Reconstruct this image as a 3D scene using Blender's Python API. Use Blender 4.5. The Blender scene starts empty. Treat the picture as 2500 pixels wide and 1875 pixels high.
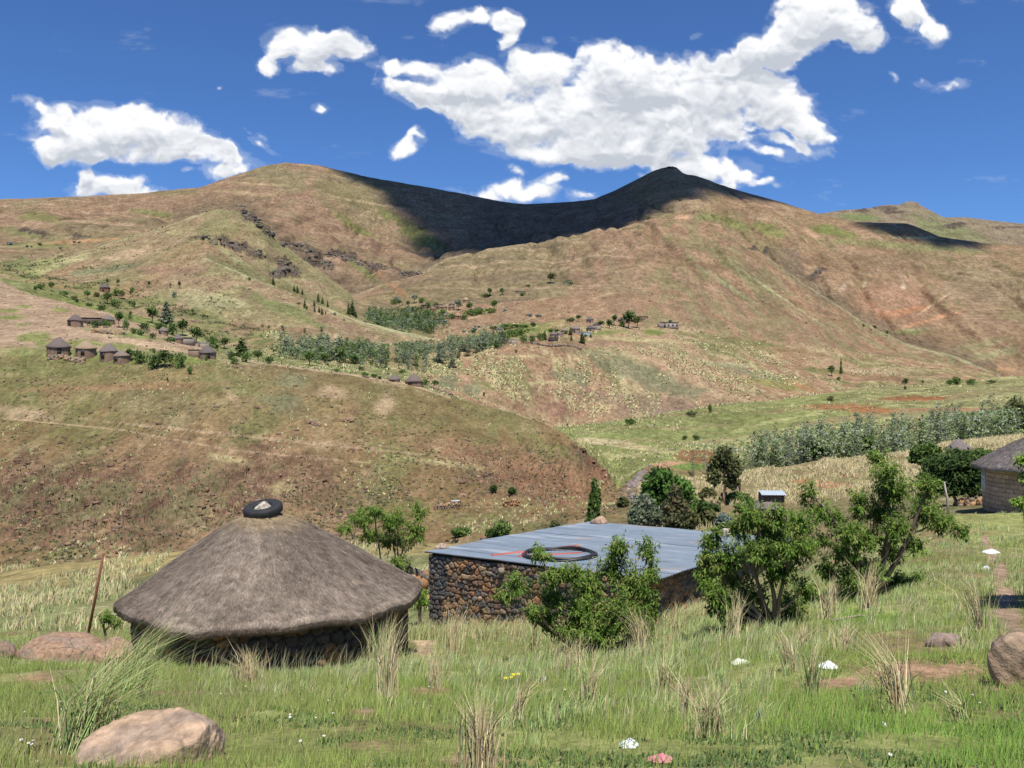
import bpy, bmesh, math, random
import numpy as np
from mathutils import Vector, Matrix, Euler
random.seed(7)
RNG = np.random.default_rng(11)
SC = bpy.context.scene
COL = SC.collection
R = math.radians

# ------------------------------------------------------------------ camera
F, CX, CY = 2210.0, 1250.0, 937.5          # focal length in photo pixels
cam = bpy.data.cameras.new('camera'); cam_o = bpy.data.objects.new('camera', cam); COL.objects.link(cam_o)
cam.sensor_width = 36.0; cam.lens = 36.0 * F / 2500.0
cam.clip_start = 0.1; cam.clip_end = 20000
cam_o.location = (0, 0, 0); cam_o.rotation_euler = (R(90), 0, 0)
SC.camera = cam_o
SC.render.resolution_x = 1024; SC.render.resolution_y = 768
SC.view_settings.view_transform = 'Standard'; SC.view_settings.look = 'None'
SC.view_settings.exposure = 0.08; SC.view_settings.gamma = 1.0
SC.cycles.max_bounces = 5; SC.cycles.diffuse_bounces = 2; SC.cycles.glossy_bounces = 2
SC.cycles.transparent_max_bounces = 8; SC.cycles.transmission_bounces = 2
SC.cycles.use_adaptive_sampling = True; SC.cycles.adaptive_threshold = 0.02

# ------------------------------------------------------------------ sun and sky
SUN_EL, SUN_AZ = R(67), R(14)               # behind the camera, a little to its right
SUN = Vector((math.cos(SUN_EL) * math.sin(SUN_AZ), -math.cos(SUN_EL) * math.cos(SUN_AZ), math.sin(SUN_EL)))
sl = bpy.data.lights.new('sun', 'SUN'); sl.energy = 5.0; sl.angle = R(0.5); sl.color = (1.0, 0.945, 0.85)
so = bpy.data.objects.new('sun', sl); COL.objects.link(so)
so.rotation_euler = SUN.to_track_quat('Z', 'Y').to_euler()

W = bpy.data.worlds.new('World'); SC.world = W; W.use_nodes = True
wt = W.node_tree; wt.nodes.clear()
def wn(t, **k):
    n = wt.nodes.new(t)
    for a, b in k.items(): setattr(n, a, b)
    return n
def wl(a, b): wt.links.new(a, b)
def wmath(op, a, b=None, c=None, clamp=False):
    n = wn('ShaderNodeMath', operation=op); n.use_clamp = clamp
    for i, v in enumerate((a, b, c)):
        if v is None: continue
        if isinstance(v, (int, float)): n.inputs[i].default_value = v
        else: wl(v, n.inputs[i])
    return n.outputs[0]
def wmr(v, a, b, c=0.0, d=1.0, smooth=True):
    n = wn('ShaderNodeMapRange'); n.interpolation_type = 'SMOOTHSTEP' if smooth else 'LINEAR'
    wl(v, n.inputs[0])
    for i, q in enumerate((a, b, c, d)): n.inputs[1 + i].default_value = q
    return n.outputs[0]
sky = wn('ShaderNodeTexSky', sky_type='NISHITA'); sky.sun_disc = False
sky.sun_elevation = SUN_EL; sky.sun_rotation = math.pi - SUN_AZ
sky.altitude = 2200; sky.air_density = 1.0; sky.dust_density = 0.3; sky.ozone_density = 2.2
SKY_STR = 0.088
tint = wn('ShaderNodeMix', data_type='RGBA', blend_type='MULTIPLY'); tint.inputs[0].default_value = 1.0
wl(sky.outputs[0], tint.inputs[6]); tint.inputs[7].default_value = (0.66, 1.0, 1.46, 1)
bg1 = wn('ShaderNodeBackground'); wl(tint.outputs[2], bg1.inputs[0]); bg1.inputs[1].default_value = SKY_STR
wo = wn('ShaderNodeOutputWorld'); wl(bg1.outputs[0], wo.inputs[0])
W.cycles.sampling_method = 'MANUAL'; W.cycles.sample_map_resolution = 512

# ------------------------------------------------------------------ helpers
def _h(ix, iy, seed):
    n = ix * np.uint32(374761393) + iy * np.uint32(668265263) + np.uint32((seed * 974634777 + 12345) & 0xffffffff)
    n = (n ^ (n >> np.uint32(13))) * np.uint32(1274126177)
    n ^= n >> np.uint32(16)
    return (n & np.uint32(0xffff)).astype(np.float32) * np.float32(1 / 65535.0)
def vnoise(x, y, seed=0):
    x, y = np.broadcast_arrays(np.asarray(x, np.float32), np.asarray(y, np.float32))
    ix = np.floor(x); iy = np.floor(y); fx = x - ix; fy = y - iy
    fx = fx * fx * (3 - 2 * fx); fy = fy * fy * (3 - 2 * fy)
    ix = ix.astype(np.int32).view(np.uint32) if ix.ndim else np.uint32(int(ix) & 0xffffffff); iy = iy.astype(np.int32).view(np.uint32) if iy.ndim else np.uint32(int(iy) & 0xffffffff)
    o = np.uint32(1)
    a = _h(ix, iy, seed); b = _h(ix + o, iy, seed); c = _h(ix, iy + o, seed); d = _h(ix + o, iy + o, seed)
    t = a + (b - a) * fx; return t + (c + (d - c) * fx - t) * fy
def fbm(x, y, seed=0, oct=5, gain=0.5):
    s = 0.0; a = 1.0; t = 0; x = np.asarray(x, np.float32); y = np.asarray(y, np.float32)
    for o in range(oct):
        s = s + np.float32(a) * vnoise(x * np.float32(2 ** o) + np.float32(17.3 * o), y * np.float32(2 ** o) - np.float32(9.1 * o), seed + o); t += a; a *= gain
    return s / np.float32(t)
def sstep(x, a, b):
    t = np.clip((x - a) / (b - a), 0, 1); return t * t * (3 - 2 * t)
def tag(o, label=None, cat=None, group=None, kind=None):
    if label: o['label'] = label
    if cat: o['category'] = cat
    if group: o['group'] = group
    if kind: o['kind'] = kind
    return o
def link_mesh(name, me, mat=None, parent=None):
    o = bpy.data.objects.new(name, me); COL.objects.link(o)
    if mat is not None and not me.materials: me.materials.append(mat)
    if parent is not None: o.parent = parent
    return o
def empty(name, loc, rz=0.0):
    o = bpy.data.objects.new(name, None); COL.objects.link(o); o.location = loc; o.rotation_euler = (0, 0, rz)
    o.empty_display_size = 0.2; return o
def np_mesh(name, verts, faces, smooth=False, color=None, nper=None, matidx=None):
    """verts (n,3); faces (m,k) int array, or list of such arrays"""
    me = bpy.data.meshes.new(name)
    if not isinstance(faces, list): faces = [faces]
    faces = [f for f in faces if len(f)]
    verts = np.asarray(verts, np.float32)
    me.vertices.add(len(verts)); me.vertices.foreach_set('co', verts.ravel())
    nl = sum(f.size for f in faces); nf = sum(len(f) for f in faces)
    me.loops.add(nl); me.loops.foreach_set('vertex_index', np.concatenate([f.ravel() for f in faces]).astype(np.int32))
    me.polygons.add(nf)
    tot = np.concatenate([np.full(len(f), f.shape[1]) for f in faces]); st = np.concatenate([[0], np.cumsum(tot)[:-1]])
    me.polygons.foreach_set('loop_start', st.astype(np.int32))
    if smooth: me.polygons.foreach_set('use_smooth', np.ones(nf, bool))
    if color is not None:
        a = me.color_attributes.new('col', 'FLOAT_COLOR', 'POINT')
        c = np.ones((len(verts), 4), np.float32); c[:, :3] = color; a.data.foreach_set('color', c.ravel())
    me.update(calc_edges=True)
    return me
def V(px, py, Y): return Vector(((px - CX) / F * Y, Y, (CY - py) / F * Y))

# ------------------------------------------------------------------ materials
MATS = {}
class NT:
    def __init__(s, name, rough=0.9, spec=0.2):
        s.m = bpy.data.materials.new(name); s.m.use_nodes = True; s.t = s.m.node_tree
        s.b = s.t.nodes['Principled BSDF']; s.b.inputs['Roughness'].default_value = rough
        s.b.inputs['Specular IOR Level'].default_value = spec
        s.tc = s.t.nodes.new('ShaderNodeTexCoord')
    def n(s, t, **k):
        q = s.t.nodes.new(t)
        for a, b in k.items(): setattr(q, a, b)
        return q
    def l(s, a, b): s.t.links.new(a, b)
    def noise(s, scale, detail=4, rough=0.55, sc=(1, 1, 1), coord='Object', dist=0.0, out='Fac', vec=None):
        m = s.n('ShaderNodeMapping'); m.inputs['Scale'].default_value = sc
        s.l(vec if vec is not None else s.tc.outputs[coord], m.inputs[0])
        q = s.n('ShaderNodeTexNoise'); q.inputs['Scale'].default_value = scale; q.inputs['Detail'].default_value = detail
        q.inputs['Roughness'].default_value = rough; q.inputs['Distortion'].default_value = dist
        s.l(m.outputs[0], q.inputs['Vector']); return q.outputs[out]
    def vor(s, scale, sc=(1, 1, 1), feature='F1', out='Distance', coord='Object', rnd=1.0, vec=None):
        m = s.n('ShaderNodeMapping'); m.inputs['Scale'].default_value = sc
        s.l(vec if vec is not None else s.tc.outputs[coord], m.inputs[0])
        q = s.n('ShaderNodeTexVoronoi', feature=feature); q.inputs['Scale'].default_value = scale
        q.inputs['Randomness'].default_value = rnd
        s.l(m.outputs[0], q.inputs['Vector']); return q.outputs[out]
    def math(s, op, a, b=None, c=None, clamp=False):
        q = s.n('ShaderNodeMath', operation=op); q.use_clamp = clamp
        for i, v in enumerate((a, b, c)):
            if v is None: continue
            if isinstance(v, (int, float)): q.inputs[i].default_value = v
            else: s.l(v, q.inputs[i])
        return q.outputs[0]
    def mr(s, v, a, b, c=0.0, d=1.0):
        q = s.n('ShaderNodeMapRange'); q.interpolation_type = 'SMOOTHSTEP'; s.l(v, q.inputs[0])
        for i, w in enumerate((a, b, c, d)): q.inputs[1 + i].default_value = w
        return q.outputs[0]
    def mix(s, f, a, b, blend='MIX'):
        q = s.n('ShaderNodeMix', data_type='RGBA', blend_type=blend)
        for i, v in ((0, f), (6, a), (7, b)):
            if isinstance(v, (int, float)): q.inputs[i].default_value = v
            elif isinstance(v, tuple): q.inputs[i].default_value = (*v, 1)[:4]
            else: s.l(v, q.inputs[i])
        return q.outputs[2]
    def ramp(s, v, stops):
        q = s.n('ShaderNodeValToRGB'); s.l(v, q.inputs[0]); e = q.color_ramp.elements
        while len(e) < len(stops): e.new(0.5)
        for i, (p, c) in enumerate(stops): e[i].position = p; e[i].color = (*c, 1)[:4]
        return q.outputs[0]
    def bump(s, h, strength=0.5, dist=0.05):
        q = s.n('ShaderNodeBump'); q.inputs['Strength'].default_value = strength; q.inputs['Distance'].default_value = dist
        s.l(h, q.inputs['Height']); s.l(q.outputs[0], s.b.inputs['Normal'])
    def base(s, c):
        if isinstance(c, tuple): s.b.inputs['Base Color'].default_value = (*c, 1)[:4]
        else: s.l(c, s.b.inputs['Base Color'])
    def attr(s, name='col'):
        q = s.n('ShaderNodeAttribute', attribute_name=name); return q.outputs['Color']
    def grey(s, v):
        q = s.n('ShaderNodeCombineColor'); [s.l(v, q.inputs[i]) for i in range(3)]; return q.outputs[0]

def flat_mat(name, c, rough=0.8, var=0.25, scale=8.0, metal=0.0, spec=0.3, bump=0.0):
    q = NT(name, rough, spec); nz = q.noise(scale, 6, 0.6)
    lo = tuple(v * (1 - var) for v in c); hi = tuple(min(1, v * (1 + var)) for v in c)
    q.base(q.mix(q.mr(nz, 0.25, 0.75), lo, hi)); q.b.inputs['Metallic'].default_value = metal
    if bump: q.bump(nz, bump, 0.02)
    return q.m
# ------------------------------------------------------------------ terrain: one height field, near slope to far peaks
K = []
def k_(s, Y=None):
    out = []
    for e in s.split():
        q = e.split(','); out.append((float(q[0]), float(q[1]), float(q[2])) if Y is None else (float(q[0]), Y, float(q[1])))
    K.append(out)
k_('0,6646', 0.6)
k_('0,1876', 4.0)
k_('0,1711 1250,1715 1700,1697 2300,1640 2500,1630', 8.0)
k_('0,1645 660,1660 1250,1665 1700,1612 2000,1560 2300,1520 2500,1510', 13.0)
k_('0,1600 300,1622 660,1640 1045,1632 1250,1626 1500,1600 1700,1562 1950,1500 2300,1430 2500,1425', 17.0)
k_('0,1540 300,1547 660,1560 1045,1556 1250,1550 1700,1503 1950,1410 2300,1345 2500,1340', 25.0)
k_('0,1450 500,1450 1045,1400 1250,1410 1700,1460 1950,1400 2100,1332 2300,1263 2500,1248', 42.0)
k_('0,1388 500,1335 1045,1325 1250,1330 1450,1390 1700,1420 1950,1375 2100,1305 2300,1210 2500,1200', 65.0)
k_('0,1480 500,1470 1045,1420 1250,1345 1450,1305 1600,1290 1700,1270 1900,1250 2100,1200 2300,1150 2500,1110', 110.0)
k_('0,1255 500,1265 1045,1290 1250,1270 1450,1245 1540,1225 1700,1205 1900,1190 2100,1150 2300,1110 2500,1075', 150.0)
k_('0,200,1030 500,195,1045 1000,200,1110 1250,200,1150 1380,195,1175 1500,200,1215 1540,200,1200 1600,200,1182 1650,200,1170 1803,200,1153 2007,200,1117 2251,200,1095 2312,200,1080 2500,200,1060')
k_('0,235,868 400,235,870 560,230,885 700,240,908 1000,245,990 1250,222,1080 1380,215,1110 1500,208,1210 1540,212,1195 1650,222,1178 1803,225,1163 2007,225,1128 2251,225,1107 2500,225,1074')
k_('0,420,680 55,410,708 152,400,733 244,390,763 330,370,790 430,340,830 560,310,868 700,290,890 900,290,918 1000,288,935 1100,275,965 1200,262,990 1300,250,1020 1380,240,1055 1440,232,1100 1480,226,1150 1510,222,1195 1560,225,1150 1600,232,1128 1700,240,1135 1803,250,1135 2007,255,1100 2251,262,1080 2500,270,1045')
k_('0,460,690 152,430,745 244,420,775 330,395,800 430,365,838 560,335,878 700,315,905 900,315,945 1000,315,965 1100,300,1010 1250,285,1060 1380,280,1090 1450,290,1085 1560,290,1085 1700,320,1065 1900,320,1040 2100,330,1000 2300,330,985 2500,330,970')
k_('0,540,672 152,500,715 244,470,748 330,450,770 430,420,805 560,400,850 700,380,880 900,380,900 1000,390,915 1100,380,960 1250,370,1025 1320,380,1052 1400,400,1043 1500,400,1028 1700,430,1000 1900,450,975 2100,470,950 2300,485,930 2500,500,912')
k_('0,580,660 244,510,730 430,470,775 560,440,825 700,420,865 900,430,870 1000,440,885 1100,430,920 1250,410,985 1320,410,1040 1400,425,1060 1500,425,1045 1700,455,1015 1900,480,995 2100,500,965 2300,515,945 2500,530,930')
k_('0,640,652 244,580,690 430,530,740 560,510,790 700,500,830 850,520,850 1000,530,850 1100,520,850 1250,480,860 1400,500,870 1700,560,890 1900,600,915 2100,640,925 2300,650,912 2400,660,920 2500,700,940')
k_('0,720,645 70,710,640 200,690,622 400,670,615 504,640,630 667,640,696 854,640,773 960,630,805 1060,620,828 1250,640,812 1400,640,805 1635,680,815 1700,700,832 1900,740,865 2100,780,890 2300,800,893 2400,800,915 2500,840,945')
k_('0,760,642 200,730,612 400,720,600 504,690,605 600,690,665 667,690,712 854,690,792 960,720,812 1060,720,815 1250,740,785 1400,760,775 1700,800,795 1900,840,830 2100,860,865 2300,880,885 2400,900,912 2500,920,940')
k_('0,850,632 50,850,632 98,850,628 200,860,620 285,870,586 407,880,549 488,880,521 529,880,511 570,880,508 610,880,521 651,880,545 667,875,574 716,865,614 773,860,651 814,855,684 854,850,712 880,850,738 950,850,775 1060,860,748 1250,880,735 1400,900,722 1700,940,705 1850,960,750 2000,960,800 2100,960,840 2300,960,888 2400,980,915 2500,980,935')
k_('0,1000,625 200,1000,635 407,1000,600 570,990,560 716,960,650 854,960,745 950,960,730 1060,1000,690 1250,1020,668 1400,1040,645 1700,1100,620 1800,1120,640 1877,1120,690 2000,1100,760 2100,1080,810 2210,1060,858 2300,1050,880 2400,1040,918 2500,1040,935')
k_('0,1150,600 200,1200,585 407,1250,570 570,1250,560 700,1250,640 790,1220,690 861,1200,722 934,1200,696 1028,1220,667 1093,1240,631 1166,1260,610 1268,1280,594 1370,1300,574 1451,1350,560 1516,1380,557 1573,1400,545 1700,1400,535 1790,1330,575 1877,1300,628 1966,1250,693 2100,1200,782 2210,1160,840 2332,1120,872 2434,1100,912 2500,1100,930')
k_('0,1400,560 300,1400,540 570,1400,540 708,1400,592 814,1400,620 900,1400,650 955,1400,655 1028,1400,680 1166,1450,640 1370,1500,610 1516,1550,580 1573,1550,545 1700,1500,525 1790,1450,570 1877,1420,645 1966,1400,720 2100,1350,800 2210,1300,845 2332,1250,872 2434,1200,900 2500,1180,915')
k_('0,1700,530 300,1700,515 570,1750,495 708,1800,500 900,1800,570 1028,1800,615 1200,1900,590 1370,1900,570 1573,1800,510 1700,1750,500 1877,1700,560 1966,1650,600 2100,1600,640 2300,1550,700 2500,1500,720')
k_('-400,2200,500 0,2200,484 200,2200,480 350,2200,470 490,2250,455 560,2280,430 640,2300,403 700,2300,393 780,2350,400 900,2450,430 1050,2550,455 1100,2600,465 1220,2600,488 1280,2600,496 1400,2550,490 1450,2500,484 1500,2450,463 1560,2350,433 1590,2300,417 1612,2300,409 1640,2300,405 1655,2300,409 1664,2300,419 1672,2300,423 1700,2300,428 1760,2250,450 1880,2200,484 1999,2100,520 2088,1950,541 2150,1900,542 2215,1900,543 2250,1900,556 2291,1900,576 2397,1900,591 2500,1900,597 3000,1900,600')
k_('0,2400,520 1000,2850,500 1300,2850,540 1640,2550,450 1999,2300,550 2215,2150,600 2500,2150,640')
k_('0,2800,560 2000,2600,620 2500,2600,640')
k_('0,3100,600 1850,3100,560 1950,3200,530 1999,3300,520 2056,3300,510 2121,3300,506 2157,3300,497 2198,3300,496 2215,3300,488 2237,3300,489 2252,3300,500 2304,3250,528 2361,3250,527 2413,3200,534 2500,3200,544 3200,3200,560')
k_('0,4500,640')
NSEG = len(K) - 1
PXS = np.concatenate([np.arange(-3000, -900, 60.0), np.arange(-900, -40, 14.0), np.arange(-40, 2540, 2.3), np.arange(2540, 3400, 14.0), np.arange(3400, 5600, 60.0)])
NC = len(PXS)
KY = np.array([np.interp(PXS, [q[0] for q in k], [q[1] for q in k]) for k in K])      # (nk, NC)
KP = np.array([np.interp(PXS, [q[0] for q in k], [q[2] for q in k]) for k in K])
KZ = (CY - KP) / F * KY
rowY, rowZ, SEG, TT = [], [], [], []
inf_ = (PXS > 0) & (PXS < 2500)
for s in range(NSEG):
    n = int(np.clip(np.percentile(np.abs(KP[s + 1] - KP[s])[inf_], 90) / 2.3, 6, 110))
    if s == 0: n = 10
    if s in (1, 2, 3, 4): n = max(n, 50)
    if s in (23, 22, 21): n = max(n, 55)
    for i in range(n):
        t = i / n
        if s == 0: rowY.append(KY[0] * (KY[1] / KY[0]) ** t); rowZ.append(KZ[0] + (KZ[1] - KZ[0]) * t)
        else: rowY.append(KY[s] + (KY[s + 1] - KY[s]) * t); rowZ.append(KZ[s] + (KZ[s + 1] - KZ[s]) * t)
        SEG.append(s); TT.append(t)
rowY.append(KY[-1]); rowZ.append(KZ[-1]); SEG.append(NSEG); TT.append(0.0)
GY = np.array(rowY, np.float32); GZ = np.array(rowZ, np.float32); SEG = np.array(SEG); TT = np.array(TT); NR = len(GY)
# round the creases: blur along distance, then a little across
ker = np.exp(-0.5 * (np.arange(-5, 6) / 2.2) ** 2); ker /= ker.sum()
def blur_rows(a):
    p = np.pad(a, ((5, 5), (0, 0)), mode='edge'); return sum(ker[i] * p[i:i + NR] for i in range(11))
def blur_cols(a, n=1):
    for _ in range(n):
        p = np.pad(a, ((0, 0), (1, 1)), mode='edge'); a = 0.25 * p[:, :-2] + 0.5 * p[:, 1:-1] + 0.25 * p[:, 2:]
    return a
GZb = blur_rows(GZ); GZ[2:] = GZb[2:]
GZ = blur_cols(GZ, 3); GY = blur_cols(GY, 2)
GX = (PXS[None, :] - CX) / F * GY
# relief
away = sstep(GY, 120, 1000)
crest = np.ones_like(GY)
sfar = (SEG[:, None] >= 8)
rel = (fbm(GX / 55, GY / 95, 3, 5) - 0.5) * 13.0 * sstep(GY, 90, 500) + (fbm(GX / 14, GY / 18, 5, 4) - 0.5) * 2.4 * sstep(GY, 60, 230) \
    + (fbm(GX / 210, GY / 420, 9, 5, 0.55) - 0.5) * 60.0 * sstep(GY, 700, 1900)
gul = np.abs(fbm(GX / 60 + 0.35 * fbm(GX / 150, GY / 150, 2, 3), GY / 340, 21, 4) - 0.5) * 2      # gullies run down-slope
rel += (np.minimum(gul, 0.22) - 0.16) * 58.0 * sstep(GY, 380, 1500)
keepc = np.ones(NR)
for i in range(NR):
    s, t = SEG[i], TT[i]
    d = 1.0
    if s in (23, 26): d = 1 - t ** 2 * 0.95
    if s in (24, 27): d = 0.05 + 0.95 * t
    if s in (20, 11, 18, 16, 13): d = 1 - t ** 3 * 0.6
    if s in (21, 12, 19, 17, 14): d = 0.4 + 0.6 * t
    keepc[i] = d
rel *= keepc[:, None]
rel += (fbm(GX / 1.6, GY / 1.6, 31, 5) - 0.5) * 0.20 * sstep(GY, 3, 9) + (fbm(GX / 6.0, GY / 6.0, 37, 3) - 0.5) * 0.35 * sstep(GY, 12, 40)
# rock steps on the near hillside and cliffs on the far ridges
PXG = np.ascontiguousarray(np.broadcast_to(PXS[None, :].astype(np.float32), GY.shape)); PYG = CY - GZ / GY * F
print('grid', NR, NC)
def box(cx, cy, rx, ry, rot, seg, nz):
    """row and column range that an ellipse of ground can reach"""
    g = 1.5 + nz; a = R(rot); w = g * math.hypot(rx * math.cos(a), ry * math.sin(a))
    c0 = int(np.searchsorted(PXS, cx - w)); c1 = int(np.searchsorted(PXS, cx + w)) + 1
    r0 = int(np.searchsorted(SEG, seg[0])); r1 = int(np.searchsorted(SEG, seg[1], 'right'))
    return slice(r0, r1), slice(c0, min(NC, c1))
def ell(cx, cy, rx, ry, rot=0.0, soft=0.5, nz=0.5, seg=None, sc=24.0):
    a = R(rot); dx = PXG - cx; dy = PYG - cy
    qx = (dx * math.cos(a) + dy * math.sin(a)) / rx; qy = (-dx * math.sin(a) + dy * math.cos(a)) / ry
    d = np.sqrt(qx ** 2 + qy ** 2)
    if nz: d = d + nz * 2 * (NZ1 - 0.5)
    m = 1 - sstep(d, 1 - soft, 1 + soft * 0.3)
    if seg is not None: m = m * ((SEG >= seg[0]) & (SEG <= seg[1]))[:, None]
    return m
NZ1 = fbm(PXG / 26, PYG / 15, 51, 5, 0.6)
rocky = np.clip(ell(230, 1230, 420, 120, 4, .6, .8, (8, 10)) + ell(640, 1170, 260, 90, 10, .6, .8, (8, 10)) * .7 + ell(1240, 1160, 190, 60, 15, .5, .8, (8, 11)) * .8
        + ell(1440, 1120, 40, 80, -35, .5, .6, (8, 12)), 0, 1)
st = fbm(GX / 3.0, GY / 7.0, 61, 4, 0.6)
rel += rocky * (np.round(st * 9) / 9 - st) * 9.0 + rocky * (fbm(GX / 1.3, GY / 1.3, 71, 3, .7) - .5) * 1.8
CL = [(612,530,46,15,38,(18,19)),(650,560,34,11,50,(18,19)),(570,600,60,10,14,(17,18)),(625,618,40,9,14,(17,18)),(520,590,50,7,8,(16,18)),
      (735,605,60,10,12,(19,22)),(830,628,70,12,14,(19,22)),(910,650,50,9,8,(20,22)),(1000,668,34,8,2,(20,22)),(780,640,40,14,20,(19,22)),(700,650,34,14,30,(17,19)),(680,665,24,9,10,(17,19)),
      (2160,508,42,5,4,(26,27)),(2100,516,30,4,-4,(26,27)),(2180,518,36,4,0,(26,27)),(2330,552,46,5,-6,(26,27)),(2460,552,40,3,0,(26,27)),(1640,412,26,5,0,(23,23)),
      (1860,610,30,6,0,(20,22)),(1990,668,30,6,4,(21,23)),(200,580,40,5,0,(20,23)),(100,578,30,7,5,(20,23)),(60,560,18,6,0,(20,23))]
cliff = np.zeros_like(GY)
for c in CL: cliff = np.maximum(cliff, ell(c[0], c[1], c[2], c[3], c[4], .5, .9, c[5]))
st2 = fbm(GX / 9, GY / 30, 81, 4, .65)
rel += cliff * ((np.round(st2 * 7) / 7 - st2) * 22 + (fbm(GX / 5, GY / 5, 83, 3, .7) - .5) * 12)
bank = ell(1420, 1140, 110, 95, 40, .6, .5, (8, 12)); rg_ = np.abs(fbm(GX / 7, GY / 10, 95, 4, .6) - .5) * 2; rel += bank * (rg_ - .25) * 7.0
GZ = GZ + rel
PYG = CY - GZ / GY * F
vis_run = np.minimum.accumulate(np.where(np.arange(NR)[:, None] > 3, PYG, 1e9), axis=0)     # running skyline, near to far
VIS = PYG <= vis_run + 1.0

def col_of(px): return int(np.clip(np.searchsorted(PXS, px), 1, NC - 1))
def gz(x, y):
    """terrain height under (x, y)"""
    px = x / y * F + CX; j = col_of(px); a = (px - PXS[j - 1]) / (PXS[j] - PXS[j - 1])
    return float((1 - a) * np.interp(y, GY[:, j - 1], GZ[:, j - 1]) + a * np.interp(y, GY[:, j], GZ[:, j]))
def hit(px, py, ymin=0.0):
    """first point of the terrain seen at a photo pixel, beyond distance ymin"""
    j = col_of(px); c = PYG[:, j]; ys = GY[:, j]
    i0 = max(4, int(np.searchsorted(ys, ymin)))
    run = np.minimum.accumulate(np.concatenate([[np.min(c[4:i0 + 1]) if ymin else 1e9], c[i0:]]))[1:]
    k = np.nonzero(c[i0:] <= py)[0]
    if len(k) == 0:
        i = i0 + int(np.argmin(c[i0:])); Y = ys[i]
    else:
        i = i0 + k[0]
        if i == i0: Y = ys[i]
        else:
            t = (c[i - 1] - py) / max(1e-6, c[i - 1] - c[i]); Y = ys[i - 1] + np.clip(t, 0, 1) * (ys[i] - ys[i - 1])
    x = (px - CX) / F * Y
    return Vector((x, Y, gz(x, Y)))
# ------------------------------------------------------------------ ground colour (albedo of soil, turf, rock, with some slopes painted shaded)
C_TAN = (0.275, 0.185, 0.108); C_PALE = (0.40, 0.30, 0.195); C_BROWN = (0.215, 0.145, 0.088); C_PINK = (0.265, 0.175, 0.122)
C_GREEN = (0.155, 0.168, 0.068); C_OLIVE = (0.190, 0.165, 0.088); C_LUSH = (0.130, 0.215, 0.055); C_STRAW = (0.42, 0.37, 0.20)
C_ORANGE = (0.37, 0.205, 0.115); C_ROCK = (0.085, 0.070, 0.062); C_FIELD = (0.235, 0.125, 0.065); C_GREYG = (0.17, 0.185, 0.11)
col = np.zeros(GY.shape + (3,), np.float32)
def put(m, c, k=1.0):
    m = (np.clip(m, 0, 1) * np.float32(k)).astype(np.float32)
    nz_r = np.nonzero(m.max(axis=1) > 0)[0]
    if len(nz_r) == 0: return
    r = slice(nz_r[0], nz_r[-1] + 1); m = m[r, :, None]; col[r] = col[r] * (1 - m) + np.array(c, np.float32) * m
def patch(a, c, k, soft, nz, sg):
    """a stain, field or turf patch of the ground's own colour: a = (px, py, rx, ry, rot)"""
    b = box(*a[:5], sg, nz); P = PXG[b]; Q = PYG[b]
    if P.size == 0: return
    t = R(a[4]); dx = P - a[0]; dy = Q - a[1]
    d = np.hypot((dx * math.cos(t) + dy * math.sin(t)) / a[2], (-dx * math.sin(t) + dy * math.cos(t)) / a[3]) + nz * 2 * (NZ1[b] - 0.5)
    m = (k * (1 - sstep(d, 1 - soft, 1 + soft * 0.3)))[..., None]
    col[b] = col[b] * (1 - m) + np.array(c, np.float32) * m
HARD = (9, 11, 13, 16, 18, 20, 23, 26)            # a crest: its colour changes sharply behind it
def seg(a, b):
    i = np.arange(NR, dtype=np.float32); r0 = np.argmax(SEG >= a); r1 = NR - np.argmax(SEG[::-1] <= b)
    w = (i >= r0).astype(np.float32) if (a - 1) in HARD else sstep(i, r0 - 7, r0 + 3)
    w = w * ((i < r1) if b in HARD or b >= NSEG - 1 else 1 - sstep(i, r1 - 3, r1 + 7))
    return w.astype(np.float32)[:, None] * np.ones_like(GY)
PXW = PXG + (NZ1 - .5) * 130
def lt(a, w=40): return 1 - sstep(PXW, a - w, a + w)
def gt(a, w=40): return sstep(PXW, a - w, a + w)
def band(n, a, b): return sstep(n, a, b)
nA = fbm(GX / 34, GY / 120, 101, 5, 0.55); nB = fbm(GX / 12, GY / 42, 103, 5, 0.6); nC = fbm(GX / 90, GY / 260, 105, 4); nD = fbm(GX / 3.6, GY / 13.0, 107, 5, .65)
nE = fbm(GX / 200, GY / 420, 109, 5, .55); nF = fbm(GX / 1.2, GY / 3.6, 111, 4, .6)
zst = fbm(GZ / 5.0 + 1.2 * fbm(GX / 160, GY / 160, 113, 3), GX / 260, 115, 4, .7)           # flat-lying lava beds
col[:] = C_TAN
put(band(nA, .42, .62), C_BROWN, .8)
put(band(nB, .50, .70), C_OLIVE, .6)
put(band(nC, .55, .70), C_GREEN, .55)
put(band(nD, .56, .70), C_PALE, .35)
# --- near turf (segs 0-6)
nt = seg(0, 6)
put(nt, (0.25, 0.265, 0.095))
put(nt * band(nD, .45, .62), (0.21, 0.19, 0.095), .8)
put(nt * band(nF, .55, .72), (0.27, 0.175, 0.105), .75)
put(nt * band(nB, .5, .68), (0.18, 0.24, 0.07), .6)
def earth(*a, k=1.0, c=(0.36, 0.225, 0.140)): patch(a, c, k, a[5], a[6], a[7])
earth(2260, 1640, 190, 34, -6, .5, .5, (0, 5)); earth(2020, 1668, 130, 16, -3, .5, .6, (0, 5)); earth(1630, 1678, 60, 9, 0, .5, .6, (0, 5), k=.8)
earth(1060, 1690, 70, 16, 4, .5, .6, (0, 5)); earth(880, 1740, 50, 12, 0, .4, .6, (0, 5)); earth(90, 1660, 60, 16, 0, .5, .7, (0, 5), k=.8)
earth(1160, 1860, 150, 22, 0, .5, .8, (0, 3), k=.7); earth(900, 1820, 90, 14, 0, .5, .9, (0, 3), k=.5); earth(260, 1470, 60, 14, -12, .5, .8, (3, 6), k=.5)
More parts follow.
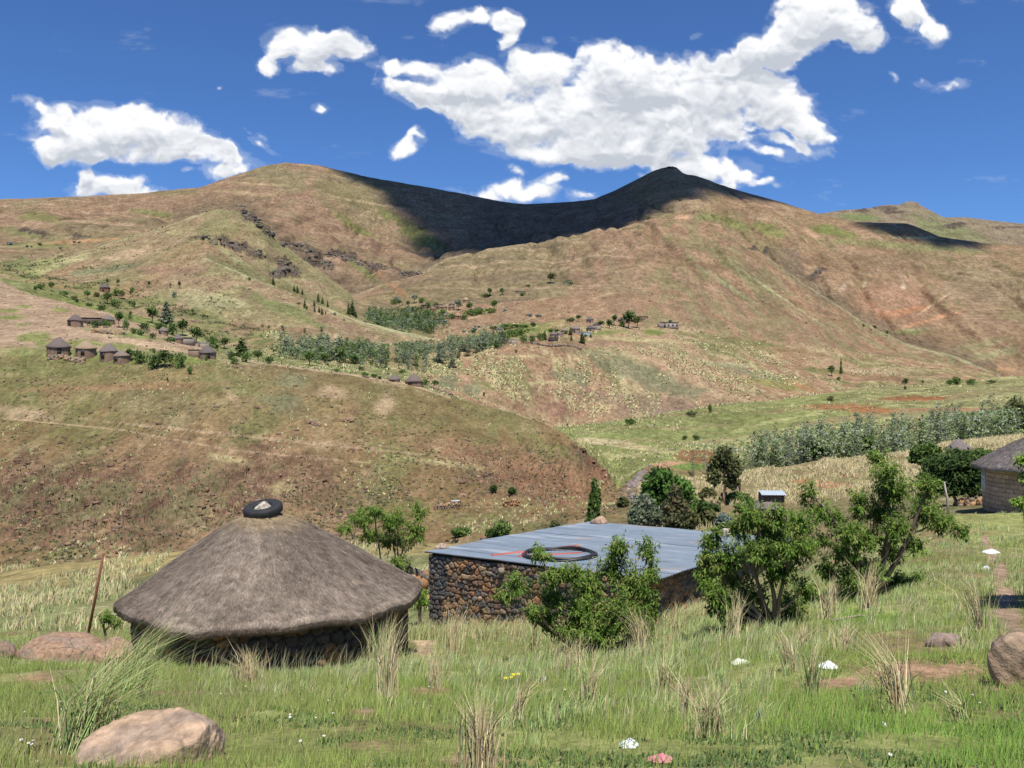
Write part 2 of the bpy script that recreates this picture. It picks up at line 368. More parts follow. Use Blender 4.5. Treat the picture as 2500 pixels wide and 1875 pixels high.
earth(1040, 1530, 46, 90, 0, .4, .2, (3, 6), c=(0.46, 0.34, 0.22)); earth(1030, 1475, 30, 30, 0, .4, .2, (4, 7), c=(0.42, 0.32, 0.2), k=.8)
for a in [(2405, 1320, 10, 16, -10), (2420, 1355, 15, 26, 8), (2440, 1400, 20, 34, 8), (2456, 1450, 32, 40, 15), (2450, 1510, 50, 40, 0), (2470, 1560, 60, 40, 10)]:
    earth(*a, .4, .3, (1, 6), c=(0.34, 0.24, 0.165))
earth(2420, 1238, 110, 16, 3, .4, .2, (5, 8), c=(0.47, 0.36, 0.25)); earth(1990, 1370, 120, 20, -14, .5, .6, (4, 7), k=.6)
patch((2080, 1500, 130, 22, 0), (0.17, 0.28, 0.04), .8, .6, .5, (2, 5))
# --- lower left meadow and its brown strip
mw = seg(5, 6) * lt(1200)
put(mw, (0.19, 0.205, 0.088)); put(mw * band(nB, .5, .62), C_STRAW, .5)
yb = PYG - np.interp(PXG, [0, 300, 500, 620], [1418, 1385, 1355, 1325])
put(mw * (1 - sstep(np.abs(yb), 22, 36)), (0.30, 0.235, 0.105), .85)
put(mw * (1 - sstep(np.abs(yb - 52), 10, 22)), C_GREEN, .5)
put(mw * (1 - sstep(np.abs(yb + 34), 5, 12)) * band(nF, .4, .5), C_STRAW, .9)
# --- hillside across the gully (segs 7-11)
L3 = seg(7, 11) * lt(1530)
put(L3, (0.205, 0.145, 0.074)); put(L3 * band(nB, .44, .60), (0.175, 0.165, 0.072), .9); put(L3 * band(nA, .54, .68), C_TAN, .7)
put(L3 * band(nD, .58, .70), C_PALE, .4); put(L3 * band(nF, .57, .68), C_BROWN, .6)
put(L3 * (1 - sstep(PYG + (NZ1 - .5) * 120, 960, 1120)), (0.175, 0.160, 0.072), .5); put(rocky, (0.195, 0.135, 0.10), .75); put(rocky * band(nD, .48, .56), (0.17, 0.165, 0.085), .75); put(rocky * band(st, .55, .62), (0.15, 0.09, 0.065), .8)
patch((1450, 1125, 90, 24, 48), (0.16, 0.10, 0.07), .9, .5, .6, (8, 12)); patch((1400, 1180, 200, 60, 12), (0.25, 0.135, 0.085), .6, .6, .6, (7, 11)); patch((1200, 1120, 330, 40, 14), (0.27, 0.165, 0.10), .55, .6, .7, (8, 11))
for a in [(940, 985, 26, 50, 20, C_PALE), (820, 960, 60, 22, 10, C_PALE), (950, 930, 60, 14, 8, C_PALE), (560, 955, 14, 60, -35, C_PALE), (850, 1000, 30, 26, 0, C_TAN), (70, 1010, 90, 20, 8, C_PALE), (130, 960, 50, 30, 0, C_TAN),
          (60, 960, 60, 30, 0, C_GREEN), (560, 935, 120, 30, 5, C_GREEN), (620, 1040, 90, 40, -30, C_GREEN), (380, 990, 160, 40, 8, C_OLIVE), (690, 985, 70, 30, 10, C_GREYG), (720, 930, 60, 26, 5, C_GREYG), (1150, 1270, 130, 20, 5, C_GREEN), (1000, 1230, 60, 20, 0, C_GREEN),
          (300, 880, 360, 26, 1, C_GREEN), (120, 905, 150, 14, 0, C_GREEN), (300, 945, 330, 10, -2, (0.28, .17, .10)), (700, 1075, 600, 5, 6, C_PALE), (250, 1300, 20, 90, 25, C_TAN), (690, 1190, 40, 20, 0, C_STRAW), (560, 1120, 60, 14, 10, C_STRAW), (1080, 1130, 120, 10, 8, C_STRAW)]:
    patch(a, a[5], .6, .6, .6, (8, 11))
# tan spur above the first huts
sp = seg(11, 11) * lt(620)
put(sp, (0.36, 0.265, 0.185)); put(sp * band(nB, .55, .68), (0.30, 0.215, 0.145), .7)
for a in [(85, 822, 46, 14, -4), (110, 838, 34, 8, 0), (30, 775, 40, 6, -3), (20, 758, 30, 5, -3), (60, 748, 26, 4, 5), (55, 793, 20, 4, -4), (150, 757, 26, 6, 5), (200, 840, 50, 12, 0), (290, 846, 60, 10, 3)]:
    put(ell(*a, .4, .3, (10, 12)), (0.18, 0.215, 0.07), .85)
patch((300, 815, 120, 8, 8), (0.17, 0.23, 0.07), .8, .5, .3, (11, 12)); patch((330, 835, 200, 8, 11), (0.46, 0.35, 0.23), .8, .5, .3, (10, 12))
patch((300, 868, 420, 18, 2), (0.17, 0.22, 0.068), .75, .6, .4, (10, 11))
# --- gorge bed and river stones
patch((1552, 1180, 34, 62, -14), (0.235, 0.20, 0.19), .95, .5, .4, (8, 12)); patch((1590, 1120, 50, 18, 0), (0.37, 0.24, 0.16), .8, .5, .5, (9, 13))
# --- right slope towards the eucalyptus and the straw-covered rise (segs 6-10)
rs = seg(6, 10) * gt(1520)
put(rs, (0.195, 0.175, 0.085)); put(rs * band(nB, .5, .64), (0.26, 0.19, 0.11), .6); put(rs * band(nD, .50, .62), C_STRAW, .22)
patch((2000, 1180, 100, 10, 5), (0.40, 0.19, 0.10), .9, .4, .5, (7, 10)); patch((1950, 1200, 70, 7, 0), (0.40, 0.20, 0.11), .8, .4, .5, (7, 10)); patch((2080, 1160, 70, 6, 0), (0.37, 0.22, 0.13), .7, .4, .5, (7, 10))
patch((2100, 1150, 400, 26, -8), C_STRAW, .2, .7, .5, (8, 10))
# --- meadow shelf (segs 12-14)
ms = seg(12, 14) * gt(1180)
put(ms, (0.225, 0.225, 0.105)); put(ms * band(nC, .45, .6), (0.20, 0.235, 0.085), .7); put(ms * band(fbm(GX / 40, GY / 5.0, 131, 4), .55, .66), (0.36, 0.35, 0.175), .7); put(ms * band(fbm(GX / 60, GY / 9, 133, 3), .58, .70), (0.27, 0.195, 0.12), .6)
for a in [(1720, 1116, 74, 17, 1, C_FIELD), (1700, 1106, 50, 9, 0, C_FIELD), (2060, 994, 110, 8, 1, (0.31, .155, .075)), (2130, 1002, 70, 7, 1, (0.30, .15, .07)), (2260, 974, 60, 5, -3, (0.27, .115, .055)), (2200, 972, 60, 5, -4, (.27, .12, .06)), (2330, 1000, 170, 5, 0, (0.32, .19, .11)),
          (1480, 1080, 90, 9, 6, (0.50, .43, .26)), (1560, 1092, 70, 7, 6, (0.46, .40, .22)), (1960, 1062, 100, 5, 0, (0.33, .36, .16)), (1640, 1135, 40, 12, 0, (.40, .25, .16)), (1800, 1098, 60, 8, 0, C_GREYG), (1680, 1140, 50, 8, 0, C_LUSH), (2420, 922, 130, 5, -4, C_STRAW), (2300, 932, 60, 3, -4, C_STRAW)]:
    patch(a, a[5], .9, .3, .2, (11, 15))
# --- valley floor by the first village and the road (segs 12-15, left of centre)
vf = seg(12, 14) * lt(1180)
put(vf, (0.19, 0.205, 0.088)); put(vf * band(nD, .5, .6), (0.32, 0.31, 0.16), .6)
patch((930, 885, 150, 18, 4), (0.30, 0.31, 0.14), .8, .5, .4, (12, 15)); patch((1000, 900, 60, 14, 10), (.36, .25, .16), .6, .5, .4, (12, 15))
patch((230, 750, 170, 28, 12), (0.16, 0.20, 0.065), .85, .6, .5, (12, 15))
# --- lower slope of the central ridge (segs 14-17)
cr = seg(14, 17) * gt(1040)
put(cr, (0.295, 0.195, 0.122)); put(cr * band(fbm(GX / 22 + GY / 60, GY / 40, 141, 4), .52, .62), (0.185, 0.185, 0.085), .8); put(cr * band(nD, .53, .63), (0.44, 0.385, 0.215), .6)
put(cr * band(nC, .55, .66), C_PALE, .4)
for a in [(1128, 900, 20, 60, -12, (.36, .235, .155)), (1095, 930, 30, 30, 0, C_GREYG), (1150, 950, 26, 18, 0, C_GREYG), (1400, 920, 60, 20, 12, C_GREYG), (1480, 890, 30, 14, 20, C_GREEN), (1260, 870, 90, 4, 0, C_STRAW), (1340, 935, 70, 4, 0, C_STRAW),
          (1560, 910, 200, 30, 20, C_GREYG), (1900, 935, 90, 17, 8, (.20, .215, .07)), (1960, 945, 60, 6, 22, (.36, .20, .11)), (1780, 890, 90, 8, 5, (.40, .38, .22)), (1560, 980, 220, 20, 6, (.23, .165, .12)), (1650, 1010, 160, 14, 3, (.20, .15, .12)),
          (1830, 910, 90, 12, 12, C_GREYG), (2000, 905, 80, 8, 5, C_GREEN), (2130, 920, 110, 8, 4, (.26, .17, .10)), (1380, 1000, 120, 20, 5, (.28, .17, .12))]:
    patch(a, a[5], .75, .5, .6, (14, 17))
# --- bench with the second village (segs 16-19)
for a in [(1300, 790, 60, 24, -5, (.16, .205, .06)), (1250, 815, 120, 14, -3, (.17, .20, .07)), (1480, 812, 70, 8, -5, (.18, .21, .075)), (1590, 812, 34, 8, 0, (.15, .21, .055)), (1720, 790, 70, 22, -4, (.44, .33, .22)), (1850, 780, 60, 8, 12, (.42, .33, .23)),
          (1690, 762, 100, 7, 18, (.42, .20, .09)), (1660, 752, 40, 5, 12, (.44, .25, .13)), (1640, 740, 70, 14, 5, (.22, .24, .09)), (1900, 770, 90, 14, 14, (.17, .215, .06)), (1850, 755, 60, 10, 12, (.18, .21, .065)), (1930, 792, 90, 5, 12, (.40, .18, .08)), (2020, 806, 80, 7, 12, (.18, .22, .065)),
          (1500, 758, 60, 14, -10, (.43, .34, .24)), (1380, 760, 90, 14, 0, C_TAN), (1500, 735, 160, 14, 5, (.29, .165, .13)), (1700, 720, 120, 18, 12, (.29, .155, .12)), (1100, 790, 90, 8, 0, C_TAN), (1850, 840, 140, 12, 10, C_GREEN), (1950, 860, 120, 10, 8, C_TAN), (1750, 850, 90, 12, 15, C_GREEN), (1450, 840, 110, 10, 0, C_PINK), (1560, 830, 160, 6, 3, C_STRAW),
          (1160, 770, 60, 8, -5, (.17, .20, .07)), (1000, 790, 120, 24, 5, (.16, .185, .075)), (1040, 760, 120, 14, 0, (.18, .20, .08)), (1250, 730, 110, 6, -8, (.24, .24, .10)), (1130, 745, 30, 6, 0, (.4, .3, .2))]:
    patch(a, a[5], .8, .5, .5, (15, 19))
# --- central ridge face: pink-tan with straw streaks running up to the right
cf = seg(18, 20) * gt(880)
sl_ = (PYG + (PXG - 1200) * 0.36)
put(cf, (0.285, 0.190, 0.122)); put(cf * band(nA, .5, .64), (0.25, 0.175, 0.115), .7)
stk = fbm(PXG / 90, sl_ / 7, 151, 5, .65)
put(cf * band(stk, .54, .64) * ell(1330, 670, 320, 60, -20, .6, .4), (0.46, 0.40, 0.22), .8)
put(cf * band(stk, .56, .66) * (PXG < 1500), (0.42, 0.36, 0.21), .4)
put(cf * gt(1550) * band(nB, .46, .6), (0.215, 0.20, 0.105), .7)
for a in [(1700, 600, 90, 16, 12, C_OLIVE), (1800, 660, 120, 14, 36, (.20, .19, .10)), (1650, 640, 160, 10, 8, C_BROWN), (1780, 700, 110, 5, 33, (.28, .31, .16)), (1900, 720, 140, 4, 34, (.36, .37, .20)), (1900, 755, 60, 14, 30, C_BROWN), (1960, 750, 80, 8, 30, (.26, .17, .10))]:
    patch(a, a[5], .7, .5, .5, (17, 20))
# --- left ridge with the cliffs (segs 14-18)
lr = seg(14, 18) * lt(900) + seg(15, 17) * gt(900) * lt(1060)
put(lr, (0.275, 0.205, 0.130)); put(lr * band(nB, .46, .6), (0.215, 0.20, 0.10), .75); put(lr * band(nD, .54, .66), (0.40, 0.34, 0.19), .5); put(lr * band(nA, .56, .68), C_TAN, .5)
for a in [(100, 648, 60, 18, -6, (.26, .28, .12)), (180, 632, 60, 10, -14, (.40, .38, .20)), (90, 670, 70, 7, -22, (.42, .39, .2)), (40, 640, 44, 20, 0, (.14, .17, .07)), (110, 695, 60, 6, 8, (.45, .27, .15)), (250, 702, 70, 5, 5, (.42, .26, .15)), (500, 735, 80, 26, 10, (.30, .29, .16)), (560, 740, 60, 18, 10, (.36, .34, .19)),
          (620, 730, 60, 18, 25, C_OLIVE), (740, 770, 100, 18, 22, (.16, .185, .075)), (660, 745, 60, 14, 30, (.165, .19, .08)), (400, 660, 110, 12, 0, C_PINK), (320, 620, 90, 14, -8, C_PALE), (250, 660, 90, 10, -8, C_GREYG), (600, 650, 120, 8, 36, (.33, .33, .17)), (760, 725, 120, 5, 34, (.33, .33, .18)), (540, 560, 70, 30, 0, (.22, .205, .10)),
          (850, 800, 120, 14, 18, (.25, .17, .115)), (930, 800, 90, 8, 16, (.31, .29, .17)), (420, 820, 60, 16, 0, C_TAN), (480, 800, 80, 14, 10, (.27, .18, .12)), (600, 800, 60, 14, 10, C_BROWN), (640, 820, 60, 18, 0, C_GREEN), (700, 810, 80, 12, 0, C_BROWN), (150, 690, 120, 10, 8, (.25, .205, .11)), (60, 720, 90, 10, 10, C_TAN)]:
    patch(a, a[5], .75, .5, .5, (14, 18))
put(seg(14, 15) * lt(640) * band(nB, .42, .52), (0.15, 0.185, 0.065), .55)
# --- back of the cliff ridge and the left mountain flank (segs 19-23)
lm = seg(19, 23) * lt(1560)
put(lm, (0.265, 0.180, 0.118)); put(lm * band(nE, .52, .66), (0.20, 0.185, 0.098), .6); put(lm * band(nA, .52, .66), (0.225, 0.19, 0.11), .55); put(lm * band(zst, .58, .70), (0.40, 0.295, 0.20), .55); put(lm * band(zst, .40, .30), (0.18, 0.135, 0.105), .6)
for a in [(680, 430, 90, 30, 12, (.215, .195, .11)), (860, 480, 110, 24, 20, C_OLIVE), (1020, 570, 90, 22, 32, (.15, .185, .06)), (960, 530, 60, 12, 30, (.17, .19, .07)), (860, 550, 70, 12, 30, (.16, .19, .06)), (800, 500, 60, 10, 40, C_OLIVE), (890, 660, 80, 12, 38, (.15, .19, .065)), (950, 690, 60, 10, 38, C_ORANGE), (1000, 680, 60, 12, -10, (.25, .17, .12)),
          (100, 530, 60, 12, 6, (.17, .19, .07)), (370, 520, 70, 9, 10, (.17, .19, .075)), (60, 570, 90, 10, 10, (.17, .19, .08)), (260, 545, 110, 5, 4, (.42, .30, .20)), (180, 590, 120, 5, -4, (.42, .25, .13)), (350, 500, 140, 14, 0, C_PINK), (580, 470, 90, 5, 4, (.43, .33, .2)), (640, 450, 90, 3, 4, (.42, .34, .2)), (900, 495, 120, 3, 10, (.42, .34, .2)), (80, 600, 110, 8, 0, (.20, .21, .09)), (420, 470, 80, 8, 0, C_OLIVE), (940, 620, 60, 18, 20, C_PINK)]:
    patch(a, a[5], .7, .5, .7, (19, 23))
put(seg(22, 23) * gt(1150) * (PXG < 1900), (0.15, 0.11, 0.09), .45)  # saddle colour darkened to deepen the cloud shadow lying there
# --- right mountain (segs 20-23, px>1560) with the eroded bowl
rm = seg(21, 23) * gt(1560)
put(rm, (0.27, 0.185, 0.115)); put(rm * band(nE, .48, .64), (0.20, 0.19, 0.095), .6); put(rm * band(nA, .52, .64), (0.36, 0.255, 0.17), .6); put(rm * band(zst, .54, .66), (0.22, 0.15, 0.10), .6); put(rm * band(nB, .55, .66), (0.19, .19, .09), .4)
for a in [(2180, 740, 120, 50, 8, (.33, .20, .135)), (2130, 760, 70, 22, 20, (.36, .22, .14)), (2180, 765, 50, 10, -10, (.42, .23, .13)), (2230, 755, 44, 7, -12, (.42, .22, .12)), (2240, 790, 60, 5, -14, (.45, .25, .15)), (2310, 770, 70, 5, -14, (.50, .28, .17)), (2290, 735, 60, 4, -34, (.54, .38, .24)), (2340, 722, 40, 4, -20, (.5, .35, .22)), (2060, 700, 8, 14, 20, (.40, .33, .23)), (2110, 695, 6, 10, 10, (.40, .33, .23)), (2205, 700, 7, 9, 10, (.45, .37, .26)),
          (2000, 640, 90, 16, 8, C_BROWN), (2180, 640, 200, 22, 2, (.23, .165, .105)), (2200, 600, 240, 10, 4, (.21, .215, .10)), (2050, 570, 60, 10, 10, (.17, .20, .07)), (2020, 560, 50, 14, 5, (.17, .205, .07)), (1880, 560, 50, 18, 20, (.18, .205, .075)), (1790, 545, 50, 14, 20, (.185, .20, .08)), (1730, 530, 40, 8, 0, (.18, .205, .08)), (1980, 570, 24, 8, 30, (.47, .32, .21)), (1665, 530, 20, 6, 0, (.48, .30, .19)), (1860, 535, 60, 5, 10, (.38, .28, .19)), (2230, 580, 60, 2.5, 0, (.40, .43, .26)),
          (2400, 700, 120, 60, 0, (.27, .21, .135)), (2360, 850, 120, 14, -14, (.28, .26, .14)), (2200, 810, 80, 6, -6, (.33, .31, .18)), (2400, 870, 100, 16, -10, (.30, .30, .16)), (2210, 812, 70, 8, 0, (.16, .21, .07)), (2450, 800, 90, 24, 0, (.29, .20, .13)), (2280, 830, 100, 7, 0, (.21, .14, .09)), (2440, 900, 50, 8, 5, (.38, .24, .13)), (1940, 650, 30, 50, -25, (.20, .15, .115)), (2010, 720, 50, 20, 30, (.19, .15, .10))]:
    patch(a, a[5], .75, .5, .6, (20, 23))
terr = rm * gt(2330) * (1 - sstep(np.abs(PYG - 735), 40, 60))
put(terr * band(np.sin(GZ * 1.1 + 3 * fbm(GX / 60, GY / 60, 161, 3)), .2, .8), (.19, .135, .09), .7)
# --- far peaks
fp = seg(24, 28)
put(fp, (0.235, 0.195, 0.135)); put(fp * band(nE, .48, .6), (0.17, 0.20, 0.09), .7); put(fp * band(zst, .55, .66), (.20, .15, .12), .6)
patch((2100, 530, 60, 10, 0), (.14, .20, .07), .7, .5, .5, (24, 27))
# --- grass lines that run along the spur crests
def crestline(k, a, b, w, c, kk):
    d = np.abs(PYG - np.interp(PXG, [q[0] for q in K[k]], [q[2] for q in K[k]]) - 1.5) / w + 1.6 * (NZ1 - .5)
    put((1 - sstep(d, .5, 1.3)) * (PXG > a) * (PXG < b) * ((SEG >= k - 1) & (SEG <= k))[:, None], c, kk)
crestline(17, 500, 1060, 4.0, (.36, .37, .20), .8); crestline(19, 60, 860, 4.0, (.33, .31, .18), .7); crestline(21, 1877, 2440, 3.0, (.32, .33, .19), .5); crestline(21, 861, 1560, 3.0, (.36, .30, .19), .6)
crestline(12, 560, 1300, 3.5, (.33, .29, .17), .6); crestline(10, 1640, 2560, 7, (.40, .35, .20), .4)
# flanks falling away behind the crests: greener, with slope shade painted into the colour
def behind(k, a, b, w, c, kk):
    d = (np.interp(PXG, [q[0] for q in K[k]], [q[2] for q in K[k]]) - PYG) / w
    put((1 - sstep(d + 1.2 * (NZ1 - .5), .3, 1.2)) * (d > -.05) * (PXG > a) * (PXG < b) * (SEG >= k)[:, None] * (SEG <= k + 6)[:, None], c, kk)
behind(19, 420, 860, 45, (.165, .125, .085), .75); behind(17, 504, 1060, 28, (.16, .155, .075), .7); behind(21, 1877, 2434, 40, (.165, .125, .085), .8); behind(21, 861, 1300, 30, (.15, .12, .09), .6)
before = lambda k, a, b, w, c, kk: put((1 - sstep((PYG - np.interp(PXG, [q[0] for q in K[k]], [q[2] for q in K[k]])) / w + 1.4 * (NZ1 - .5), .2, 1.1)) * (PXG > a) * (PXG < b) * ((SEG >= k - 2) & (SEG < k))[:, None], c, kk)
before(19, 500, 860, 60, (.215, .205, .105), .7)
# --- rock faces
put(cliff * band(st2, .30, .42), C_ROCK, .95); put(cliff * band(st2, .60, .66), (0.16, 0.13, 0.115), .8)
col *= (0.88 + 0.24 * fbm(GX / 2.2, GY / 2.6, 171, 3))[..., None]
# tan footpath across the near hillside, and a worn road
def path(pts, w, c, sg, k=.8):
    xs = np.array([p[0] for p in pts]); ys = np.array([p[1] for p in pts])
    d = np.abs(PYG - np.interp(PXG, xs, ys)) / w
    put((1 - sstep(d, .5, 1.2)) * (PXG > xs[0]) * (PXG < xs[-1]) * seg(*sg), c, k)
path([(0, 1020), (300, 1050), (560, 1098), (700, 1112), (900, 1130)], 2.2, C_PALE, (8, 11), .7)
path([(560, 875), (740, 900), (860, 915), (1000, 938), (1100, 972)], 2.4, (0.46, 0.35, 0.24), (8, 12))
path([(1540, 1112), (1600, 1240)], 0.1, C_PALE, (8, 9), 0)
path([(540, 845), (620, 828), (700, 822)], 2.5, C_PALE, (13, 16), .7)
hill = sstep(GY, 70, 160)[..., None]; col = col * (1 - hill + hill * np.array((.93, .90, .865), np.float32))
COLG = col

def terrain_mat(name, s1, spots):
    q = NT(name, 1.0, 0.0); a = q.attr('col')
    n1 = q.noise(s1, 12, 0.68, sc=(1, 0.32, 1.3)); n2 = q.noise(s1 * 6, 9, 0.7, sc=(1, 0.35, 1))
    f = q.mr(n1, 0.30, 0.70, 0.74, 1.25); c = q.mix(1.0, a, q.grey(f), 'MULTIPLY')
    n3 = q.noise(s1 * 1.4, 10, .72, sc=(.30, .12, 3.2)); c = q.mix(q.mr(n3, .57, .66, 0, .40), c, (.15, .11, .08)); c = q.mix(q.mr(n3, .42, .34, 0, .30), c, (.38, .29, .19)); n4 = q.noise(s1 * 22, 6, .75, sc=(1, .4, 1)); c = q.mix(1.0, c, q.grey(q.mr(n4, .36, .64, .80, 1.20)), 'MULTIPLY'); f2 = q.mr(n2, 0.36, 0.64, 0.74, 1.26); c = q.mix(1.0, c, q.grey(f2), 'MULTIPLY')
    hu = q.noise(s1 * 2.3, 6, .6, coord='Object'); c = q.mix(q.mr(hu, .52, .70, 0, .22), c, (0.17, 0.165, 0.075))
    if spots:   # low shrubs, stones and straw tufts, each with its own place on the slope
        for sc_, r, cc, thr, k in spots:
            v = q.vor(sc_, (1, 0.4, 1)); msk = q.math('MULTIPLY', q.mr(v, r, r * 0.55), q.mr(q.noise(sc_ * 0.13, 4, .6), thr, thr + 0.08))
            c = q.mix(q.math('MULTIPLY', msk, k), c, cc)
    q.base(c); q.bump(q.math('ADD', q.math('ADD', n1, q.math('MULTIPLY', n3, .5)), q.math('MULTIPLY', n2, .4)), 1.0, 0.35 / s1 * 0.25); return q.m
M_T = [terrain_mat('turf soil', 0.9, [(1.6, .20, (.30, .20, .13), .5, .6)]),
       terrain_mat('hillside soil', 0.22, [(0.75, .24, (.12, .10, .06), .48, .5), (0.9, .26, (.40, .36, .21), .58, .5)]),
       terrain_mat('ridge soil', 0.09, [(0.30, .22, (.13, .12, .07), .52, .45), (0.42, .24, (.42, .38, .23), .56, .5)]),
       terrain_mat('mountain soil', 0.03, [(0.10, .22, (.13, .10, .07), .54, .35)])]
def sheet(name, r0, r1, mat, label):
    xs = GX[r0:r1 + 1]; n = r1 + 1 - r0
    vv = np.stack([xs, GY[r0:r1 + 1], GZ[r0:r1 + 1]], -1).reshape(-1, 3)
    i = np.arange(n - 1)[:, None] * NC + np.arange(NC - 1)[None, :]
    ff = np.stack([i, i + 1, i + NC + 1, i + NC], -1).reshape(-1, 4)
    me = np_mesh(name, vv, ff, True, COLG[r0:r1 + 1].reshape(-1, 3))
    o = link_mesh(name, me, mat); tag(o, label, 'terrain', kind='structure'); return o
def row0(s): return int(np.argmax(SEG == s))
sheet('ground', 0, row0(6), M_T[0], 'grassy near slope with bare earth patches under the huts')
sheet('hillside', row0(6), row0(13), M_T[1], 'brown hillside across the gully with rock ledges')
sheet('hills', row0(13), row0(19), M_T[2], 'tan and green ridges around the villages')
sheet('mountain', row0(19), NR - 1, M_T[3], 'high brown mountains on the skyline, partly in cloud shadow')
bk = bpy.data.meshes.new('field'); bk.from_pydata([(-60, -60, 6), (60, -60, 6), (60, 0.62, -1.56), (-60, 0.62, -1.56)], [], [(0, 1, 2, 3)])
# slope goes on uphill behind the viewer
tag(link_mesh('ground', bk, flat_mat('turf behind', (0.18, 0.19, 0.08), 1.0, .3, .6)), 'grassy slope rising behind the viewpoint', 'terrain', kind='structure')
# ------------------------------------------------------------------ cumulus clouds: a far shell of sky north of the valley
CLOUDS = [  # px, py, rx, ry, rot deg in the photo's own pixels: every puff of each cumulus
 (130,262,95,20,8),(190,310,120,45,10),(210,360,130,48,-3),(330,320,190,62,3),(440,345,120,45,12),(540,370,90,32,28),(330,272,40,26,10),(150,365,80,44,0),(400,362,130,36,-6),(250,330,190,66,4),(130,300,70,44,0),
 (265,458,100,34,-4),(340,468,80,22,0),(300,450,60,26,0),(225,440,30,30,0),(560,415,70,28,-8),(525,385,18,20,0),
 (700,110,60,40,0),(770,115,70,50,0),(840,110,66,38,5),(655,160,36,32,-50),(775,165,70,22,4),(778,266,22,17,0),
 (990,360,48,26,-35),(1010,335,36,20,-30),
 (1110,58,68,28,-15),(1170,40,42,26,0),(1235,50,52,38,0),(1250,90,30,40,10),(1333,98,14,11,0),
 (1000,165,110,26,8),(1040,240,150,34,24),(1150,205,160,62,0),(1250,300,200,70,14),(1320,170,100,60,0),(1480,180,120,92,0),(1560,220,150,100,0),
 (1430,290,300,90,5),(1500,360,300,52,0),(1350,375,140,34,6),(1650,300,230,80,4),(1720,210,150,80,15),(1840,220,110,60,0),(1900,270,90,64,0),(1960,310,70,40,25),(1930,350,90,22,14),
 (2015,340,38,14,12),(1780,170,60,40,0),(1260,420,40,12,25),(1310,455,24,9,20),
 (1830,130,60,48,-20),(1900,120,90,60,-25),(1970,60,120,66,-5),(2060,60,90,54,5),(2110,85,50,36,0),(2010,10,140,40,0),(1890,70,50,26,-40),
 (2215,20,55,44,35),(2265,65,52,26,38),(2300,82,26,18,10),
 (1700,405,130,34,0),(1640,440,110,26,-12),(1790,425,60,32,10),(1580,395,70,22,0),(1740,450,100,20,0),
 (1880,372,60,15,10),(1285,462,110,26,0),(1350,440,50,18,0),(1180,480,80,14,4),(1420,475,40,12,8),(1120,462,50,8,6),
 (2305,210,46,14,-10),(2250,198,20,12,30),(1860,446,34,12,-12),(1912,452,24,8,0),(2185,190,18,8,20),(620,325,34,9,25),(640,352,40,7,30),(455,417,16,7,0),(425,465,14,6,0),(80,345,22,8,0),
 (1700,88,14,7,-30),(540,215,10,6,0)]

